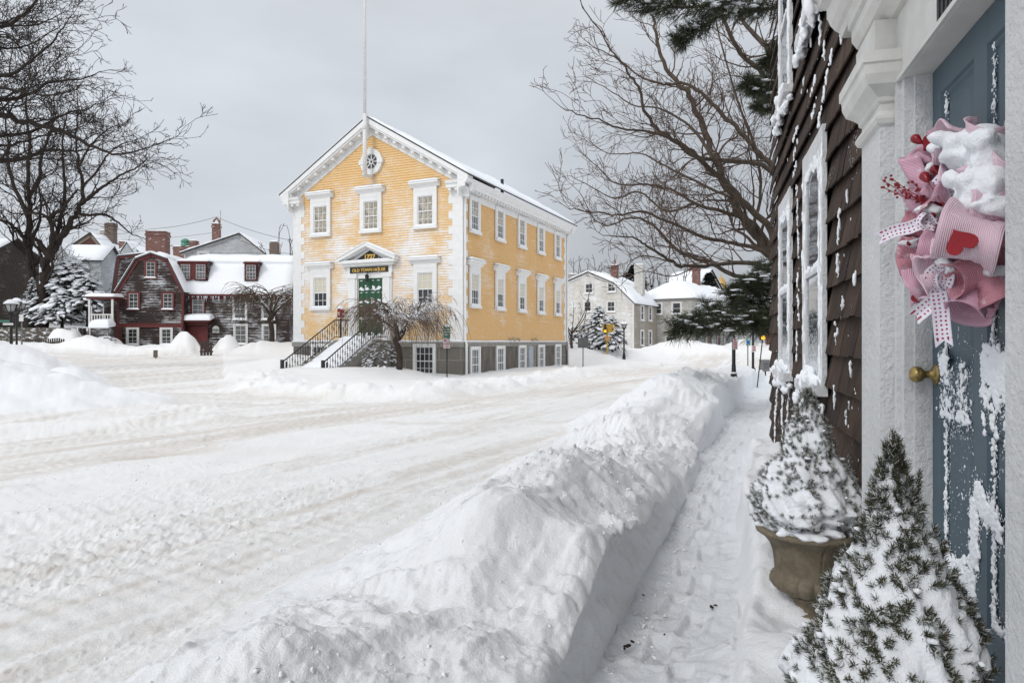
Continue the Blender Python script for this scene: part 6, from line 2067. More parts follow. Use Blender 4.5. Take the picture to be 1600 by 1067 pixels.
nb_ = house('next_house', 'brown house beyond the shingled house, behind the pine', 'house', (px(1212, 500, 60).x, 60, 0), R(-15), [(0, 5), (3, 7.6), (6, 5)], 9, .3, plain('brown_brick_wall', (.17, .085, .06), .8, .3, 3), trim=M_WHITE2, snow=.3, over=.3, seed=157)
# neighbour set back beyond the shingled house, with a green boarded bay that shows past its corner
M_GREENB = clap_mat('green_boards', (.075, .115, .10), .12, 0, -.2, .8)
ngb = house('green_neighbour', 'green boarded house with a hanging bay just beyond the shingled house', 'house', HW(9.3, -6.2, 0), H_RZ - R(90) + R(180) - R(90), [(-9, 5.6), (-4.5, 7.6), (0, 5.6)], 5, .1, M_GREENB, trim=M_WHITE2, snow=.2, over=.3, seed=161)
ngb.location = HW(9.2, -6.2, 0); ngb.rotation_euler = (0, 0, H_RZ)
# ------------------------------------------------------------------ lamps, signs, signals
M_SIGNW = plain('sign_white', (.62, .62, .62), .5, .08, 6)
M_SIGNR = plain('faded_red_lettering', (.42, .10, .12), .5, .15, 9)
M_SIGNG = plain('sign_green', (.06, .17, .13), .5, .15, 9)
M_SIGNB = plain('sign_blue', (.02, .12, .42), .5, .1, 9)
M_STEEL = plain('galvanised_post', (.16, .16, .165), .5, .2, 9)
M_BACK = plain('sign_back', (.085, .085, .085), .5, .2, 6)
M_YELS = plain('signal_yellow', (.55, .33, .03), .5, .12, 6)
M_GLAZ = glass_mat('lamp_glass', (.42, .43, .42), .2)
def emissive(name, col, st):
    m, n, b = newmat(name)
    b.inputs['Base Color'].default_value = (*col, 1)
    b.inputs['Emission Color'].default_value = (*col, 1); b.inputs['Emission Strength'].default_value = st
    return m
M_AMBER = emissive('lit_amber_lens', (1.0, .50, .03), 1.6)
def lantern_head(parent, z, r, h, c=(0, 0)):
    m_ = MB()
    m_.lathe([(r * .35, z - h * .22), (r * .5, z - h * .10), (r * .95, z - .02), (r * .95, z)], 6, c)
    m_.lathe([(r * 1.25, z + h * .55), (r * 1.25, z + h * .60), (r * .65, z + h * .85), (r * .25, z + h * .92), (r * .22, z + h * 1.02), (r * .08, z + h * 1.12)], 6, c)
    for k in range(6):
        a = k * pi / 3
        m_.tube([(c[0] + r * .62 * cos(a), c[1] + r * .62 * sin(a), z), (c[0] + r * 1.05 * cos(a), c[1] + r * 1.05 * sin(a), z + h * .56)], .014, 5)
    hd = m_.build('lantern', M_BLACK, parent)
    m_ = MB(); m_.lathe([(r * .58, z + .003), (r * .98, z + h * .55)], 6, c); m_.build('glass', M_GLAZ, hd)
    m_ = MB(); m_.lathe([(r * 1.27, z + h * .60), (r * 1.15, z + h * .72), (r * .6, z + h * .93), (r * .27, z + h * .97)], 12, c); m_.build('lantern_snow', M_SNOW, hd, True)
def lamp_post(loc, zh, r, h, label, arms=False, stem=.045, mat=None):
    l = empty('street_lamp', label, 'street lamp', loc, 0)
    m_ = MB()
    m_.lathe([(.13, -1.0), (.13, .25), (.10, .32), (.075, .5), (stem * 1.25, .6), (stem, zh - h * .3), (stem * 1.6, zh - h * .26), (stem * 1.6, zh - h * .2)], 10)
    if arms: m_.tube([(-.32, 0, zh - h * .42), (.32, 0, zh - h * .42)], .025, 6)
    m_.build('post', mat or M_BLACK, l, True)
    lantern_head(l, zh, r, h)
    return l
def sign_plate(parent, z0, z1, w, mat, back=None, y=-.05, lines=None, lm=None):
    m_ = MB(); m_.box(-w / 2, w / 2, y, y + .012, z0, z1)
    p = m_.build('sign_plate', mat, parent)
    if lines:
        m_ = MB()
        for (x0, x1, a, b) in lines: m_.box(-w / 2 + x0 * w, -w / 2 + x1 * w, y - .003, y - .0005, z0 + a * (z1 - z0), z0 + b * (z1 - z0))
        m_.build('lettering', lm or M_SIGNR, p)
    return p
def at(pxx, Y): return px(pxx, 533.5, Y).x
# left pair
X, Y = at(17.5, 27), 27.0
zg = zground(X, Y); zl_ = px(0, 487, Y).z - zg
l1 = lamp_post((X, Y, zg), zl_, .21, .50, 'black street lamp with a six sided lantern nearest the left edge', True, .05)
m_ = MB(); m_.box(-.62, -.02, -.03, -.01, px(0, 503.5, Y).z - zg, px(0, 500, Y).z - zg); m_.build('street_name_sign', M_SIGNG, l1)
m_ = MB(); m_.box(-.28, .12, -.07, -.05, px(0, 508, Y).z - zg, px(0, 504.8, Y).z - zg); m_.build('street_name_sign', M_SIGNW, l1)
X2_, Y2_ = at(26, 33), 33.0
lamp_post((X2_, Y2_, zground(X2_, Y2_)), px(0, 482, Y2_).z - zground(X2_, Y2_), .21, .52, 'street lamp half hidden behind the nearest one at the left', False, .04)
X3_, Y3_ = at(34, 38), 38.0
zg = zground(X3_, Y3_)
l3 = lamp_post((X3_, Y3_, zg), px(0, 483, Y3_).z - zg, .22, .52, 'slender street lamp with a pale notice on its post', False, .035, M_STEEL)
sign_plate(l3, px(0, 502, Y3_).z - zg, px(0, 491.5, Y3_).z - zg, .24, M_SIGNW)
# sign by the corner of the hall
X, Y = at(698.5, 28.8), 28.8; zg = zground(X, Y)
s1 = empty('street_sign', 'green and white parking sign on a black post before the yellow hall corner', 'sign', (X, Y, zg), R(-8))
Z = lambda p: px(0, p, Y).z - zg
m_ = MB(); m_.tube([(0, 0, -.5), (0, 0, Z(508))], .028, 8); m_.build('post', M_BLACK, s1, True)
sign_plate(s1, Z(528.5), Z(510.5), .30, M_SIGNG, lines=[(.15, .85, .72, .80), (.12, .88, .50, .58), (.2, .8, .28, .36)], lm=M_SIGNW)
sign_plate(s1, Z(544), Z(529), .28, M_SIGNW, lines=[(.08, .5, .72, .92), (.12, .9, .55, .63), (.12, .9, .40, .48), (.12, .9, .25, .33), (.12, .9, .08, .16)])
m_ = MB(); m_.blob((0, -.04, Z(509)), (.16, .06, .06), RND, 8); m_.build('sign_snow', M_SNOW, s1, True)
# far corner: sign seen from behind, pink sign
X, Y = at(911, 35), 35.0; zg = zground(X, Y); Z = lambda p: px(0, p, Y).z - zg
s2 = empty('street_sign', 'back of a square grey sign on a post behind the snow ridge', 'sign', (X, Y, zg), 0)
m_ = MB(); m_.tube([(0, 0, -.5), (0, 0, Z(527))], .03, 8); m_.build('post', M_STEEL, s2, True)
m_ = MB(); m_.box(-.27, .27, -.06, -.035, Z(543.5), Z(528)); m_.box(-.03, .03, -.075, -.06, Z(543), Z(528.5)); m_.build('sign_plate', M_BACK, s2)
pq = TH(TL + .3, -.9); X, Y = at(886, pq.y), pq.y; zg = zground(X, Y); Z = lambda p: px(0, p, Y).z - zg
s3 = empty('street_sign', 'faded pink parking sign on a thin post at the far corner of the yellow hall', 'sign', (X, Y, zg), 0)
m_ = MB(); m_.tube([(0, 0, -.5), (0, 0, Z(534))], .03, 8); m_.build('post', M_STEEL, s3, True)
sign_plate(s3, Z(546.5), Z(536), .30, M_SIGNW, lines=[(.1, .5, .7, .92), (.1, .9, .5, .6), (.1, .9, .3, .4), (.1, .9, .1, .2)])
# traffic signal
X, Y = at(949, 50), 50.0; zg = zground(X, Y); Z = lambda p: px(0, p, Y).z - zg
t = empty('traffic_signal', 'yellow traffic signal with its amber light lit', 'traffic light', (X, Y, zg), 0)
m_ = MB(); m_.tube([(0, .1, -.6), (0, .1, Z(506))], .05, 8); m_.build('post', M_YELS, t, True)
for xx, rz_, lit in ((-.18, 0, True), (.22, R(70), False)):
    m_ = MB(); m_.box(-.16, .16, -.12, .12, Z(519.5), Z(506.5))
    hd = m_.build('signal_head', M_YELS, t, loc=(xx, 0, 0), rz=rz_)
    for k in range(3):
        zc = Z(517.3 - k * 4.3)
        m_ = MB(); m_.tube([(0, -.12, zc), (0, -.135, zc)], .085, 14); m_.build('lens', M_AMBER if (lit and k == 0) else M_BLACK, hd)
        m_ = MB()
        for q in range(9):
            a0 = pi * q / 9; a1 = pi * (q + 1) / 9
            m_.quad((.1 * cos(a0), -.12, zc + .1 * sin(a0)), (.1 * cos(a1), -.12, zc + .1 * sin(a1)), (.1 * cos(a1), -.30, zc + .1 * sin(a1)), (.1 * cos(a0), -.30, zc + .1 * sin(a0)))
        m_.build('visor', M_YELS if not lit else M_BLACK, hd)
m_ = MB(); m_.box(-.20, .20, -.05, -.02, Z(532), Z(525)); m_.build('sign_plate', plain('orange_sign', (.55, .28, .10), .5, .2, 6), t)
m_ = MB(); m_.box(.18, .30, -.06, .1, Z(533), Z(526)); m_.build('control_box', M_STEEL, t)
X, Y = at(975, 52), 52.0; zg = zground(X, Y)
lamp_post((X, Y, zg), px(0, 512.5, Y).z - zg, .22, .5, 'black street lamp capped with snow beside the taupe house', False, .05)
# right kerb: lamp post in the pine, signs, flashing light
X, Y = at(1146.5, 16.6), 16.6; zg = zground(X, Y) ; Z = lambda p: px(0, p, Y).z - zg
l4 = empty('sign_post', 'thick black post with a red lettered parking sign standing by the pine', 'sign post', (X, Y, zg), 0)
m_ = MB(); m_.lathe([(.045, -.4), (.045, Z(529)), (.02, Z(528)), (.018, Z(505))], 10); m_.build('post', M_BLACK, l4, True)
m_ = MB(); m_.box(-.012, .012, -.16, .16, Z(516), Z(506)); m_.build('street_name_sign', M_SIGNG, l4)
m_ = MB(); m_.lathe([(.085, Z(594)), (.075, Z(584)), (.055, Z(580)), (.05, Z(570))], 12); m_.build('post_base', M_BLACK, l4, True)
m_ = MB(); m_.lathe([(.10, Z(583.5)), (.09, Z(582)), (.055, Z(581))], 10); m_.build('base_snow', M_SNOW, l4, True)
sign_plate(l4, Z(546), Z(528.5), .115, M_SIGNW, y=-.11, lines=[(.15, .6, .78, .95), (.1, .9, .60, .70), (.1, .9, .46, .55), (.1, .9, .33, .41), (.1, .9, .20, .28), (.1, .9, .06, .14)])
X, Y = at(1168.5, 23), 23.0; zg = zground(X, Y); Z = lambda p: px(0, p, Y).z - zg
s4 = empty('street_sign', 'pale green sign with a blue square symbol on a thin post', 'sign', (X, Y, zg), 0)
m_ = MB(); m_.tube([(0, 0, -.5), (0, 0, Z(529))], .02, 8); m_.build('post', M_STEEL, s4, True)
p = sign_plate(s4, Z(540), Z(528.5), .155, plain('pale_green_sign', (.35, .52, .44), .5, .1, 8), lines=[(.1, .9, .08, .2)], lm=M_SIGNG)
m_ = MB(); m_.box(-.05, .05, -.056, -.052, Z(537), Z(532)); m_.build('symbol', M_SIGNB, p)
X, Y = at(1176.6, 23.5), 23.5; zg = zground(X, Y); Z = lambda p: px(0, p, Y).z - zg
s5_ = empty('street_sign', 'pink lettered sign on a thick black post next to the blue symbol sign', 'sign', (X, Y, zg), 0)
m_ = MB(); m_.lathe([(.10, -.4), (.09, .05), (.045, .12), (.04, Z(522))], 10); m_.blob((0, 0, Z(521)), (.07, .07, .07), RND, 10, 0); m_.build('post', M_BLACK, s5_, True)
sign_plate(s5_, Z(550), Z(540), .13, M_SIGNW, y=-.1, lines=[(.1, .9, .7, .9), (.1, .9, .45, .6), (.1, .9, .2, .35)])
X, Y = at(1181.5, 21.5), 21.5; zg = zground(X, Y); Z = lambda p: px(0, p, Y).z - zg
f_ = empty('warning_light', 'leaning post with a lit amber warning light by the shingled house corner', 'warning light', (X, Y, zg), 0)
m_ = MB(); m_.tube([(0, 0, -.3), (.20, 0, Z(531))], .018, 8); m_.build('post', M_BLACK, f_, True)
m_ = MB(); m_.box(.12, .28, -.06, .06, Z(531), Z(522)); m_.box(.15, .25, -.10, .0, Z(523.5), Z(521)); h_ = m_.build('lamp_housing', M_BLACK, f_)
m_ = MB(); m_.tube([(.20, -.06, Z(527.5)), (.20, -.085, Z(527.5))], .065, 16); m_.build('lens', M_AMBER, h_)
X, Y = at(1194.5, 29), 29.0; zg = zground(X, Y)
n_ = empty('news_box', 'grey kerbside box on a dark base beyond the warning light', 'box', (X, Y, zg), R(10))
m_ = MB(); m_.box(-.16, .16, -.14, .14, .25, .70); m_.box(-.17, .17, -.15, .15, .70, .74); m_.build('case', M_STEEL, n_)
m_ = MB(); m_.box(-.11, .11, -.15, -.141, .36, .62); m_.build('door', M_GLASS2, n_)
m_ = MB(); m_.box(-.22, .22, -.2, .2, -.2, .04); m_.box(-.05, .05, -.05, .05, .04, .25); m_.build('base', M_BLACK, n_)
# overhead wires
def wire(name, label, pts, sag=.3, r=.012):
    m_ = MB(); P = []
    for a, b in zip(pts[:-1], pts[1:]):
        for t in np.linspace(0, 1, 9)[:-1]: P.append(a.lerp(b, t) - Vector((0, 0, sag * 4 * t * (1 - t))))
    P.append(pts[-1]); m_.tube(P, r, 5)
    tag(m_.build(name, M_BLACK), label, 'wire')
wire('utility_wire', 'overhead wire from the mast down to the right behind the hall', [px(338, 339, 65), px(470, 378, 60)], .3, .018)
wire('utility_wire', 'overhead wire running left from the mast past the chimneys', [px(338, 339, 65), px(235, 358, 67), px(150, 366, 72)], .2, .018)
wire('utility_wire', 'lower overhead wire between the white gable and the trees by the hall', [px(370, 373, 62), px(470, 398, 58)], .3, .016)
wire('utility_wire', 'thin overhead wire behind the big brick chimney', [px(140, 370, 74), px(190, 375, 70), px(330, 364, 66)], .15, .014)
# ------------------------------------------------------------------ trees
def bark(name, col, snow=.0):
    m, n, b = newmat(name)
    v = objco(n, (1, 1, .35))
    f = noise(n, 9, 5, .65, v)
    c = ramp(n, f, [(.3, tuple(q * .6 for q in col)), (.7, tuple(q * 1.25 for q in col))])
    if snow:
        g = N(n, 'ShaderNodeNewGeometry'); sp = N(n, 'ShaderNodeSeparateXYZ'); n.links.new(g.outputs['Normal'], sp.inputs[0])
        k = mth(n, 'ADD', sp.outputs['Z'], mth(n, 'MULTIPLY', noise(n, 2.5, 4, .6, objco(n)), .9))
        mr = N(n, 'ShaderNodeMapRange'); mr.inputs['From Min'].default_value = 1.45 - snow; mr.inputs['From Max'].default_value = 1.6 - snow
        n.links.new(k, mr.inputs[0])
        c = mixc(n, mr.outputs[0], c, (.82, .84, .87))
    n.links.new(c, b.inputs['Base Color'])
    b.inputs['Roughness'].default_value = .9
    b.inputs['Specular IOR Level'].default_value = .15
    return m
M_BARK = bark('dark_bark', (.040, .032, .028))
M_BARKL = bark('brown_bark', (.095, .074, .058), .12)
M_BARKS = bark('snow_caught_bark', (.055, .042, .034), .55)
M_TWIGR = bark('reddish_twig', (.115, .082, .066), .1)
def catmull(pts, n=6):
    P = []
    for i in range(len(pts) - 1):
        p0 = pts[max(i - 1, 0)]; p1 = pts[i]; p2 = pts[i + 1]; p3 = pts[min(i + 2, len(pts) - 1)]
        for k in range(n):
            t = k / n
            P.append(.5 * ((2 * p1) + (p2 - p0) * t + (2 * p0 - 5 * p1 + 4 * p2 - p3) * t * t + (3 * p1 - p0 - 3 * p2 + p3) * t ** 3))
    P.append(pts[-1])
    return P
def rvec(rnd): return Vector((rnd.gauss(0, 1), rnd.gauss(0, 1), rnd.gauss(0, 1)))
def twig(mb, p, d, L, r, lev, rnd, sp):
    """branch that wanders and forks; sp: dict(step, wig, lift, fork, ang, shrink, rmin, n)"""
    k = max(3, int(L / sp['step']))
    pts = [p.copy()]; dirs = []
    d = d.normalized()
    for i in range(k):
        d = (d + rvec(rnd) * sp['wig'] + Vector((0, 0, sp['lift']))).normalized()
        p = p + d * (L / k)
        pts.append(p.copy()); dirs.append(d.copy())
    rs_ = [max(sp['rmin'], r * (1 - .75 * i / k)) for i in range(k + 1)]
    mb.tube(pts, rs_, 5 if r > .02 else (4 if r > .010 else 3), cap=False)
    if lev <= 0: return
    nf = max(1, int(L * sp['fork']))
    for q in range(nf):
        t = rnd.uniform(.18, 1.0); i = min(k - 1, int(t * k))
        base = pts[i].lerp(pts[i + 1], t * k - i)
        ax = rvec(rnd)
        side = dirs[i].cross(ax)
        if side.length < 1e-3: continue
        nd = dirs[i] * cos(sp['ang']) + side.normalized() * sin(sp['ang'])
        twig(mb, base, nd, L * sp['shrink'] * rnd.uniform(.6, 1.25) * (1.15 - .5 * t), max(sp['rmin'], rs_[i] * .62), lev - 1, rnd, sp)
def limb_tree(name, label, cat, limbs, root, sp, mats, rnd, lev=2, side_len=2.2, per_m=2.0, group=None, sub=5, start=.12):
    """tree built on hand laid limbs [(points, r0, r1)]: trunk (> nothing) and crown of twigs grown from the limbs"""
    t = empty(name, label, cat, root, 0, group)
    off = Vector(root)
    tm = MB(); cm = MB()
    for pts, r0, r1 in limbs:
        P = catmull([Vector(p) - off for p in pts], sub)
        n = len(P) - 1
        P = [p + (rvec(rnd) * r0 * .18 if 0 < i < n else Vector()) for i, p in enumerate(P)]
        rr_ = [r0 + (r1 - r0) * (i / n) ** .8 for i in range(n + 1)]
        tm.tube(P, rr_, 9 if r0 > .08 else 6)
        L = sum((P[i + 1] - P[i]).length for i in range(n))
        m = max(2, int(L * per_m)); sl = side_len * min(1, .35 + r0 / .09)
        for q in range(m):
            f = start + (1 - start) * (q + rnd.random()) / m
            i = min(n - 1, int(f * n)); b = P[i].lerp(P[i + 1], f * n - i)
            d = (P[i + 1] - P[i]).normalized()
            sd = d.cross(rvec(rnd))
            if sd.length < 1e-3: continue
            a = rnd.uniform(.45, 1.05)
            nd = d * cos(a) + sd.normalized() * sin(a)
            if nd.z < -.05: nd.z *= -.5
            twig(cm, b, nd, sl * rnd.uniform(.35, 1.1) * (1.1 - .55 * f), max(sp['rmin'] * 1.3, rr_[i] * .38), lev, rnd, sp)
        twig(cm, P[-1], P[-1] - P[-2], sl * .38, r1, lev, rnd, sp)
    tm.build('trunk', mats[0], t, True)
    cm.build('crown', mats[1], t)
    return t
def PX(lst, Y, dY=0.0):
    n = len(lst) - 1
    return [px(a, b, Y + dY * i / max(1, n)) for i, (a, b) in enumerate(lst)]
# --- the big bare tree on the right, its trunk behind the shingled house
rt = random.Random(31)
Y0 = 16.0
trunkbase = px(1262, 600, Y0); trunkbase.z = zground(trunkbase.x, Y0) - .2
fork = px(1225, 425, Y0)
def rlimb(lst, r0, r1, dY): return (PX(lst, Y0, dY), r0 * .70, r1 * .75)
limbs = [([trunkbase, px(1250, 520, Y0), fork], .34, .26),
    rlimb([(1225, 425), (1205, 397), (1175, 360), (1145, 311), (1122, 262), (1104, 210), (1077, 150), (1051, 120), (1032, 82), (1021, 34), (1014, -25)], .20, .035, 2.0),
    rlimb([(1225, 420), (1205, 362), (1164, 319), (1134, 285), (1100, 255), (1070, 229), (1036, 210), (1010, 180), (999, 142), (980, 112), (954, 75), (910, 12)], .13, .014, -2.0),
    rlimb([(1222, 300), (1208, 262), (1186, 240), (1160, 210), (1130, 180), (1100, 150), (1070, 131), (1036, 133), (1002, 120), (972, 97), (924, 71)], .12, .014, 1.0),
    rlimb([(1222, 290), (1190, 258), (1140, 252), (1085, 244), (1055, 221), (1017, 206), (972, 202), (935, 187), (884, 173)], .09, .012, -3.0),
    rlimb([(1222, 415), (1180, 352), (1137, 333), (1085, 318), (1047, 296), (1010, 289), (961, 285), (935, 262), (910, 240)], .10, .012, 3.0),
    rlimb([(1222, 425), (1190, 392), (1145, 380), (1100, 371), (1047, 348), (1002, 330), (965, 337), (916, 330), (888, 326)], .09, .012, -1.5),
    rlimb([(1222, 440), (1186, 413), (1130, 413), (1085, 417), (1051, 410), (1017, 388), (995, 375), (952, 368)], .10, .012, -4.5),
    rlimb([(1215, 445), (1150, 431), (1110, 412), (1060, 392), (1020, 352), (985, 340), (940, 352), (905, 300)], .10, .012, .5),
    rlimb([(1222, 130), (1205, 86), (1190, 64), (1163, 37), (1145, 7), (1135, -30)], .12, .04, 1.5),
    rlimb([(1222, 160), (1186, 109), (1156, 82), (1130, 30), (1118, -25)], .10, .04, -1.0),
    rlimb([(1175, 360), (1188, 300), (1180, 230), (1150, 150), (1125, 60), (1110, -20)], .07, .02, 2.5),
    rlimb([(1122, 262), (1080, 200), (1030, 170), (990, 165), (950, 140), (915, 120)], .06, .010, 3.0),
    rlimb([(1085, 318), (1040, 330), (1000, 300), (960, 310), (920, 290), (890, 275)], .05, .010, 1.0),
    rlimb([(1145, 311), (1100, 290), (1040, 260), (1000, 240), (950, 240), (915, 215)], .06, .010, 4.0),
    rlimb([(1085, 417), (1050, 432), (1010, 424), (985, 432), (968, 448)], .025, .007, -1.0),
    rlimb([(1051, 410), (1010, 400), (985, 410), (972, 440)], .03, .008, -.5)]
SPR = dict(step=.16, wig=.22, lift=.035, fork=4.3, ang=.62, shrink=.56, rmin=.0052)
limb_tree('bare_tree', 'tall bare tree spreading its branches out from behind the shingled house', 'tree', limbs, trunkbase, SPR, (M_BARKL, M_TWIGR), rt, 2, 2.0, 3.0)
# --- bare trees on the left
lt = random.Random(41)
Y1 = 49.6
b1 = px(66, 482, Y1); b1.z = zground(b1.x, Y1) - .3
def L1(lst, r0, r1, dY=0, Y=Y1): return (PX(lst, Y, dY), r0, r1)
SPL = dict(step=.45, wig=.26, lift=.05, fork=1.75, ang=.66, shrink=.60, rmin=.013)
limbs = [([b1, px(66, 470, Y1), px(71, 430, Y1), px(76, 398, Y1)], .42, .31),
    L1([(76, 400), (90, 378), (104, 357), (117, 337), (128, 319), (129, 292), (124, 259), (119, 220), (122, 170)], .30, .05, 2),
    L1([(128, 318), (145, 304), (162, 292), (187, 274), (214, 262), (228, 248)], .16, .03, -3),
    L1([(122, 334), (140, 337), (162, 335), (180, 345), (193, 355), (207, 367), (224, 372)], .13, .025, 2),
    L1([(76, 396), (82, 370), (78, 345), (67, 335), (50, 333)], .20, .07, -2),
    L1([(79, 340), (98, 325), (112, 308), (121, 296)], .15, .06, -4),
    L1([(82, 385), (92, 350), (100, 310), (99, 262), (97, 220), (104, 180)], .18, .04, 3),
    L1([(129, 292), (150, 270), (170, 240), (200, 222), (222, 232)], .10, .025, 2),
    L1([(124, 260), (140, 230), (165, 205), (185, 195)], .09, .025, -2)]
limb_tree('bare_tree', 'forked bare tree leaning right in front of the pale cottage', 'tree', limbs, b1, SPL, (M_BARK, M_BARK), lt, 3, 4.7, 1.0)
b2 = px(47, 482, 50.5); b2.z = zground(b2.x, 50.5) - .3
limbs = [([b2, px(48, 440, 50.5), px(47, 400, 50.5), px(45, 340, 50.5), px(43, 292, 50.5), (px(46, 230, 51)), px(40, 160, 52)], .38, .06),
    L1([(46, 395), (36, 372), (22, 354), (5, 345), (-15, 340)], .2, .05, -2, 50.5),
    L1([(45, 340), (30, 310), (15, 270), (12, 220), (5, 170)], .2, .04, 2, 50.5),
    L1([(44, 310), (60, 280), (66, 240), (80, 200), (85, 150)], .18, .04, 2, 50.5),
    L1([(46, 380), (60, 350), (64, 320), (60, 290)], .14, .05, -2, 50.5)]
limb_tree('bare_tree', 'upright bare tree before the dark house at the left edge', 'tree', limbs, b2, SPL, (M_BARK, M_BARK), lt, 3, 5.2, 1.0)
Y3 = 24.0
b3 = px(-260, 560, Y3); b3.z = zground(b3.x, Y3) - .2
SP3 = dict(step=.22, wig=.27, lift=.02, fork=3.4, ang=.66, shrink=.60, rmin=.008)
def L3(lst, r0, r1, dY=0): return (PX(lst, Y3, dY), r0, r1)
limbs = [([b3, px(-255, 400, Y3), px(-240, 260, Y3), px(-225, 100, Y3)], .42, .30),
    L3([(-240, 265), (-120, 262), (-40, 256), (0, 252), (45, 246), (67, 235), (100, 236), (144, 234)], .17, .02, 1),
    L3([(-235, 230), (-120, 190), (-40, 175), (0, 180), (45, 192), (94, 204), (126, 220), (157, 234), (191, 241), (225, 232), (262, 218)], .15, .010, -1),
    L3([(-230, 180), (-120, 150), (-50, 150), (0, 155), (40, 150), (75, 130), (120, 125), (160, 112)], .14, .012, 2),
    L3([(-228, 140), (-130, 90), (-60, 70), (-10, 50), (30, 28), (60, 0), (75, -25)], .14, .02, 0),
    L3([(-228, 130), (-120, 110), (-40, 112), (10, 118), (50, 95), (85, 60), (112, 25)], .12, .012, -2),
    L3([(-232, 200), (-140, 185), (-60, 200), (0, 212), (50, 205), (100, 180), (140, 168), (172, 155)], .12, .012, 3),
    L3([(-228, 110), (-140, 50), (-70, 20), (-20, -10), (10, -40)], .12, .03, 1),
    L3([(-232, 215), (-130, 215), (-50, 220), (10, 228), (60, 215), (105, 208)], .11, .012, 1),
    L3([(-228, 150), (-120, 130), (-40, 132), (20, 140), (70, 150), (120, 140)], .11, .012, -3),
    L3([(-226, 100), (-130, 60), (-50, 60), (0, 75), (45, 70), (90, 45)], .11, .012, 4),
    L3([(-226, 130), (-120, 70), (-50, 40), (0, 36), (50, 40), (100, 20)], .11, .012, 3)]
limb_tree('bare_tree', 'dark bare tree reaching in from beyond the upper left corner', 'tree', limbs, b3, SP3, (M_BARK, M_BARK), lt, 3, 2.8, 1.9)
# --- weeping tree in front of the hall, its twin before the red house
def weeping(label, base, H, rad, seed, nb, trunk_r, drop, mats, rmin, snowcap=True):
    rnd = random.Random(seed)
    t = empty('weeping_tree', label, 'tree', base, 0, 'small weeping trees')
    tm = MB(); cm = MB(); sm = MB()
    tr = [Vector((0, 0, -.3)), Vector((.04, 0, H * .12)), Vector((-.03, .03, H * .28)), Vector((-.14, 0, H * .36)), Vector((.02, .02, H * .45))]
    P = catmull(tr, 5)
    tm.tube(P, [trunk_r * (1.15 - .35 * i / len(P)) for i in range(len(P))], 10)
    top = P[-1]
    for k in range(9):
        a = 2 * pi * k / 9 + rnd.uniform(-.3, .3)
        R_ = rad * rnd.uniform(.45, .8)
        pts = [top + Vector((0, 0, -rnd.uniform(0, H * .1)))]
        for q in (.25, .55, .85, 1.0):
            pts.append(pts[0] + Vector((cos(a) * R_ * q + rnd.gauss(0, .06), sin(a) * R_ * q + rnd.gauss(0, .06), (H * .50) * (1 - (1 - q) ** 1.6) * rnd.uniform(.75, 1.05) - .12 * H * q)))
        C = catmull(pts, 5)
        rr_ = [trunk_r * .55 * (1 - .75 * i / (len(C) - 1)) for i in range(len(C))]
        tm.tube(C, rr_, 7)
        if snowcap:
            for i in range(2, len(C)):
                if rnd.random() < .9: sm.blob(C[i] + Vector((0, 0, rr_[i] * .9)), (.05 + rnd.uniform(0, .06), .05 + rnd.uniform(0, .04), .03), rnd, 7, .2)
        for q in range(nb):
            i = rnd.randint(6, len(C) - 1)
            aa = a + rnd.gauss(0, .8)
            p = C[i].copy(); d = Vector((cos(aa), sin(aa), rnd.uniform(.25, .9))).normalized()
            L = rnd.uniform(.5, 1.0) * rad * .95
            stp_ = 9; pp = [p.copy()]
            for s in range(stp_):
                d = (d + Vector((0, 0, -drop * (s + 1) / stp_)) + rvec(rnd) * .10).normalized()
                p = p + d * L / stp_ * 1.25
                pp.append(p.copy())
                if s > 1 and rnd.random() < .55:
                    d2 = (d + rvec(rnd) * .5 + Vector((0, 0, -.3))).normalized(); p2 = p.copy(); q2 = [p2.copy()]
                    for z in range(4):
                        d2 = (d2 + Vector((0, 0, -.28)) + rvec(rnd) * .10).normalized(); p2 = p2 + d2 * L * .12; q2.append(p2.copy())
                    cm.tube(q2, [rmin * 1.1, rmin, rmin * .9, rmin * .8, rmin * .7], 3, cap=False)
            cm.tube(pp, [rmin * 2.2 * (1 - .6 * i / stp_) for i in range(stp_ + 1)], 3, cap=False)
    tm.build('trunk', mats[0], t, True)
    cm.build('crown', mats[1], t)
    if snowcap: tag(sm.build('branch_snow', M_SNOW, t, True), kind='stuff')
    return t
bw = px(623, 590, 28.2); bw.z = zground(bw.x, bw.y)
weeping('snow dusted weeping tree with a crooked trunk before the yellow hall', bw, 3.55 - bw.z, 1.65, 3, 27, .12, .38, (M_BARKS, bark('snow_flecked_twig', (.13, .095, .075), .35)), .0075)
bw = px(424, 548, 45.0); bw.z = zground(bw.x, bw.y) - .1
w2 = weeping('bare weeping tree with pale snowy limbs before the long wing', bw, px(0, 440, 45).z - bw.z, 2.3, 6, 16, .16, .36, (M_BARKS, M_BARKL), .011)
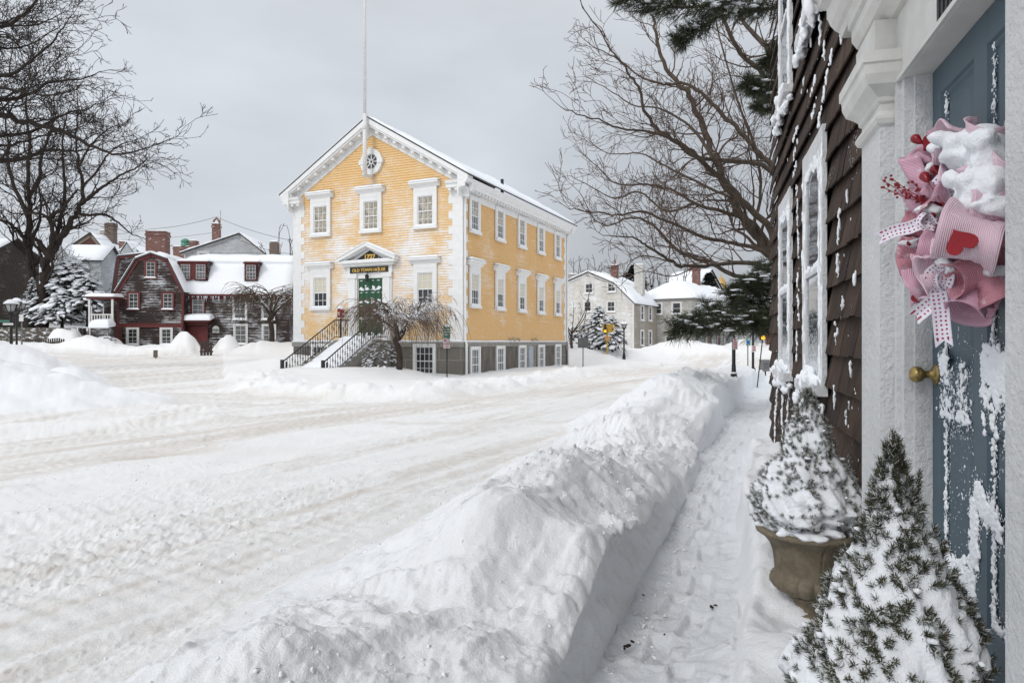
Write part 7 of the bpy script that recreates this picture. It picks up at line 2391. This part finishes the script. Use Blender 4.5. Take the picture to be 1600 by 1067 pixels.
# --- pine boughs beyond the shingled house
M_PINE = [plain('pine_needle_dark', (.034, .044, .022), .55, .3, 5), plain('pine_needle_mid', (.058, .068, .034), .55, .3, 5), plain('pine_needle_dull', (.085, .084, .048), .6, .3, 5)]
pn = random.Random(51)
pbase = px(1285, 620, 13.5); pbase.z = zground(pbase.x, 13.5) - .2
pine = empty('pine_tree', 'dark pine whose long needled boughs hang past the shingled house corner', 'tree', pbase, 0)
wood = MB(); need = MB(); psn = MB()
def tuft(p, d, n, L):
    d = d.normalized()
    for i in range(n):
        nd = (d * rt.uniform(.2, 1) + rvec(pn) * .48).normalized()
        l = L * pn.uniform(.7, 1.1)
        s_ = nd.cross(Vector((0, 0, 1)))
        if s_.length < 1e-3: continue
        s_ = s_.normalized() * .0034
        droop = Vector((0, 0, -.12 * l))
        need.add([p - s_, p + s_, p + nd * l * .6 + s_ * .8 + droop * .3, p + nd * l + droop, p + nd * l * .6 - s_ * .8 + droop * .3], [(0, 1, 2, 3, 4)], pn.choice((0, 0, 1, 1, 2)))
def bough(pts, r, dens, L=.17, spread=.42, snow=.25):
    P = catmull([p - pbase for p in pts], 7)
    wood.tube(P, [r * (1 - .75 * i / (len(P) - 1)) for i in range(len(P))], 6)
    for i in range(2, len(P)):
        d = (P[i] - P[i - 1]).normalized()
        for q in range(dens):
            sd = d.cross(rvec(pn))
            if sd.length < 1e-3: continue
            nd = (d * .8 + sd.normalized() * .8 + Vector((0, 0, .1))).normalized()
            l = spread * pn.uniform(.4, 1.2) * (1.1 - .5 * i / len(P))
            e = P[i] + nd * l
            wood.tube([P[i], P[i] + nd * l * .5 + Vector((0, 0, -.02)), e], .008, 3, cap=False)
            for k in range(3):
                f = .45 + .55 * k / 2
                tuft(P[i].lerp(e, f), (nd + Vector((0, 0, .25))), 10, L * 1.15)
            if pn.random() < snow * .6: [psn.blob(P[i].lerp(e, pn.uniform(.4, 1)) + Vector((pn.gauss(0, .05), pn.gauss(0, .05), .04)), (.10 * pn.uniform(.4, 1.2), .06, .018), pn, 8, .4) for _ in range(2)]
        tuft(P[i], d, 9, L)
    tuft(P[-1], P[-1] - P[-2], 40, L)
ptop = px(1290, -120, 13.5)
wood.tube([Vector((0, 0, 0)), (px(1288, 300, 13.5) - pbase), ptop - pbase], [.24, .19, .12], 10)
def B(lst, Y, dY): return PX(lst, Y, dY)
bough(B([(1285, 470), (1235, 480), (1195, 500), (1160, 505), (1120, 505), (1085, 510), (1058, 513)], 13.5, -1.5), .05, 5, .17, .42, .4)
bough(B([(1285, 440), (1230, 455), (1195, 470), (1165, 485), (1135, 490), (1110, 488)], 13.5, 0), .05, 5, .17, .45, .55)
bough(B([(1285, 410), (1235, 430), (1200, 440), (1178, 450), (1160, 455), (1148, 462)], 13.5, -.5), .05, 4, .17, .4, .3)
bough(B([(1285, 400), (1240, 420), (1215, 425), (1195, 428), (1180, 440)], 13.5, .8), .05, 4, .17, .4, .2)
bough(B([(1285, 460), (1240, 490), (1205, 502), (1185, 506)], 13.5, -.8), .04, 5, .17, .36, .2)
bough(B([(1290, -60), (1220, -30), (1160, -5), (1110, 8), (1060, 12), (1015, 8), (978, -4)], 13.5, -1.0), .05, 4, .17, .36, .3)
bough(B([(1290, -20), (1220, 10), (1170, 18), (1120, 28), (1085, 50), (1062, 64)], 13.5, -.2), .04, 4, .17, .33, .1)
bough(B([(1290, 60), (1240, 110), (1215, 130), (1190, 140), (1170, 132)], 13.5, -.5), .04, 5, .17, .33, .1)
bough(B([(1290, 30), (1240, 60), (1215, 80), (1200, 100)], 13.5, .2), .04, 4, .17, .3, .1)
bough(B([(1290, 120), (1240, 150), (1210, 165), (1190, 165)], 13.5, .5), .04, 4, .17, .3, .1)
wood.build('trunk', M_BARKL, pine, True); need.build('crown', M_PINE, pine); tag(psn.build('crown_snow', M_SNOW, pine, True), kind='stuff')
# --- snow laden conifers and bushes
M_CON = [plain('conifer_dark', (.020, .026, .018), .7, .3, 4), plain('conifer_mid', (.040, .046, .034), .7, .3, 4)]
def snowy_conifer(label, base, H, rad, seed, n, group=None, name='snowy_spruce', flat=1.0, pad=1.0):
    rnd = random.Random(seed)
    t = empty(name, label, 'tree' if H > 1.6 else 'shrub', base, 0, group)
    dm = MB(); sm = MB()
    if H > 1.6: dm.tube([(0, 0, -.4), (0, 0, H * .95)], [.12, .02], 6)
    for k in range(n):
        f = rnd.random() ** .8
        z = H * (.04 + .94 * f)
        a = rnd.uniform(0, 2 * pi)
        R_ = rad * ((1 - f) ** .75 if flat >= 1 else sqrt(max(.02, 1 - f * f))) * rnd.uniform(.55, 1.05)
        L = (.28 + .35 * (1 - f)) * rad * .6 * pad
        o = Vector((cos(a), sin(a), -.55 + .5 * f)).normalized()
        p = Vector((cos(a) * R_, sin(a) * R_, z))
        sd = Vector((-sin(a), cos(a), 0))
        # drooping spray of needles under a pad of snow
        for q in range(11):
            e = p + o * L * rnd.uniform(-.5, .75) + sd * L * rnd.uniform(-.6, .6) + Vector((0, 0, -L * rnd.uniform(.05, .45)))
            w = sd * L * .10 + Vector((0, 0, L * .05))
            b0 = p - o * L * .3 + sd * L * rnd.uniform(-.3, .3)
            dm.add([b0 - w, b0 + w, e], [(0, 1, 2)], rnd.choice((0, 1)))
        if rnd.random() < .93:
            up = o.cross(sd); up = up if up.z > 0 else -up
            M_ = Matrix((o, sd, up)).transposed().to_4x4()
            sm.blob(p + Vector((0, 0, L * .10)), (L * rnd.uniform(.4, .75), L * rnd.uniform(.18, .46), L * .12), rnd, 8, .32, 0, M_)
    dm.build('crown', M_CON, t); tag(sm.build('crown_snow', M_SNOW, t, True), kind='stuff')
    return t
def con(label, pxx, pyb, pyt, Y, rad, seed, n, **k):
    b = px(pxx, pyb, Y)
    return snowy_conifer(label, b, px(pxx, pyt, Y).z - b.z, rad, seed, n, **k)
con('large spruce weighed down with snow behind the terrace', 112, 496, 400, 51, 2.9, 3, 460)
con('second snow bent spruce between the big spruce and the porch', 137, 502, 428, 50, 2.0, 4, 200)
con('low spreading spruce with a snow hood right of the leaning trunk', 97, 507, 450, 49.2, 1.7, 5, 170)
con('narrow conifer plastered white left of the leaning trunk', 50, 500, 432, 49.2, .8, 6, 150)
con('round bush under a thick snow cap on the terrace', 82, 508, 480, 48.6, 1.35, 7, 110, name='snowy_bush', flat=.5, pad=.8)
con('small snowy bush behind the round bush', 70, 500, 474, 49.4, .9, 8, 60, name='snowy_bush', flat=.5, pad=.8)
con('white heaped bush at the foot of the porch steps', 166, 546, 524, 45.3, 1.0, 9, 50, name='snowy_bush', flat=.5)
con('tall snow laden evergreen beside the traffic signal', 936, 548, 476, 56, 1.7, 10, 230)
con('drooping snowy evergreen left of the lamp post', 957, 548, 492, 54, 1.5, 11, 170)
con('broad snowy shrub behind the square sign', 917, 548, 505, 57, 2.2, 12, 170, name='snowy_bush', flat=.5, pad=.7)
con('snowy shrub against the corner store wall', 1064, 552, 528, 63, 1.1, 13, 60, name='snowy_bush', flat=.5)
b = px(597, 588, 28.9); b.z = zground(b.x, 28.9) - .1
snowy_conifer('dark shrub half buried in the drift beside the stairs', b, 1.15, .85, 15, 110, None, 'snowy_bush', .5, .55)
b = px(578, 580, 29.8); b.z = zground(b.x, 29.8) + .1
snowy_conifer('low dark shrub against the stair wall', b, .9, .7, 16, 90, None, 'snowy_bush', .5, .55)
# --- background trees
def bgtree(label, pxx, Y, zb, H, rad, seed, mat, spread=.5, rmin=.02, group='bare trees on the skyline', n=9):
    rnd = random.Random(seed)
    base = Vector((px(pxx, 0, Y).x, Y, zb))
    sp = dict(step=H * .05, wig=.2, lift=.05, fork=11.0 / H, ang=.6, shrink=.6, rmin=rmin)
    limbs = [([base, base + Vector((0, 0, H * .3))], H * .022, H * .018)]
    for k in range(n):
        a = 2 * pi * k / n + rnd.uniform(-.4, .4)
        q = base + Vector((0, 0, H * rnd.uniform(.15, .35)))
        e = q + Vector((cos(a) * rad * rnd.uniform(.3, .8), sin(a) * rad * .5, H * rnd.uniform(.35, .68)))
        mid = q.lerp(e, .5) + Vector((cos(a) * rad * .12, 0, -H * .05))
        limbs.append(([q, mid, e], H * .010, H * .003))
    return limb_tree('bare_tree', label, 'tree', limbs, base, sp, (mat, mat), rnd, 2, H * .26, 9.0 / H, group, 4)
M_FAR = bark('far_grey_bark', (.10, .092, .09), .1)
M_FARB = bark('far_brown_bark', (.085, .065, .055))
bgtree('bare tree standing directly behind the far corner of the yellow hall', 893, 82, 1, 12.5, 4.5, 61, M_FAR)
bgtree('bare tree with fine twigs behind the taupe gambrel house', 940, 90, 1, 13, 5, 62, M_FAR)
bgtree('bare tree between the white chimney and the store', 990, 88, 1, 11, 4.5, 63, M_FARB)
bgtree('brownish bare tree behind the ridge of the store', 1040, 95, 1, 12, 5.5, 64, M_FARB)
bgtree('bare tree behind the store chimney', 1076, 98, 1, 11.5, 5, 65, M_FARB)
bgtree('low bare tree against the yellow hall corner at the street end', 893, 52, .3, 5.2, 2.8, 66, M_BARKL, rmin=.013, group=None)
bgtree('bare tree between the long wing and the yellow hall', 447, 64, 1, 11.5, 3.2, 67, M_FARB)
bgtree('small bare tree peeping over the snow roof beside the yellow hall', 432, 70, 1, 10.5, 3, 68, M_FARB)
def fargreen(label, pxx, pyb, pyt, Y, rad, seed, n=260):
    rnd = random.Random(seed)
    b = px(pxx, pyb, Y); H = px(pxx, pyt, Y).z - b.z
    t = empty('evergreen', label, 'tree', b, 0)
    m_ = MB(); m_.tube([(0, 0, -6), (0, 0, H)], [.3, .05], 6); m_.build('trunk', M_BARK, t)
    m_ = MB()
    for k in range(n * 6):
        f = rnd.random() ** .8; a = rnd.uniform(0, 6.28); r = rad * (1 - f) ** .7 * rnd.uniform(.3, 1.1) * (1 + .25 * sin(a * 3 + f * 9))
        p = Vector((cos(a) * r, sin(a) * r, H * f)); d = Vector((cos(a), sin(a), rnd.uniform(-.4, .3))) * rad * .22
        w = Vector((-sin(a), cos(a), rnd.uniform(-.5, .5))) * rad * .06
        m_.add([p - w, p + w, p + d], [(0, 1, 2)], rnd.choice((0, 1)))
    m_.build('crown', M_CON, t)
fargreen('dark evergreen behind the white chimney of the taupe house', 992, 470, 414, 80, 2.3, 71)
fargreen('pointed evergreen to the right of the store chimney', 1108, 480, 427, 92, 2.2, 72)
fargreen('dark evergreen against the wall of the yellow hall at the left', 437, 480, 404, 72, 1.6, 73)
# a bare twig sticking out of the nearest snow, and crumbs fallen on the path
m_ = MB(); q = px(512, 1064, 2.2); m_.tube([q + Vector((-.005, 0, -.06)), q + Vector((.006, 0, .03)), q + Vector((.022, .01, .075))], [.0016, .0014, .0009], 5)
tag(m_.build('twig', M_BARK), 'thin dark twig sticking out of the nearest snow', 'twig')
rc = random.Random(77); k = 0
for (a, b_, sz) in ((1112, 949, .020), (1118, 946, .012), (980, 1010, .020), (976, 1014, .013), (988, 1003, .014), (1022, 868, .010), (1056, 798, .010), (1005, 930, .010), (1038, 992, .010)):
    Y = (CAM_Z - .03) * FPX / (b_ - 533.5); q = px(a, b_, Y)
    m_ = MB(); m_.blob((0, 0, .004), (sz, sz * .5, sz * .35), rc, 7, .35)
    o = m_.build('leaf_scrap', M_BARK, None, True, q, rc.uniform(0, 3)); tag(o, 'dark scrap of leaf or bark lying on the trodden snow path', 'leaf', 'dark scraps on the snow path')
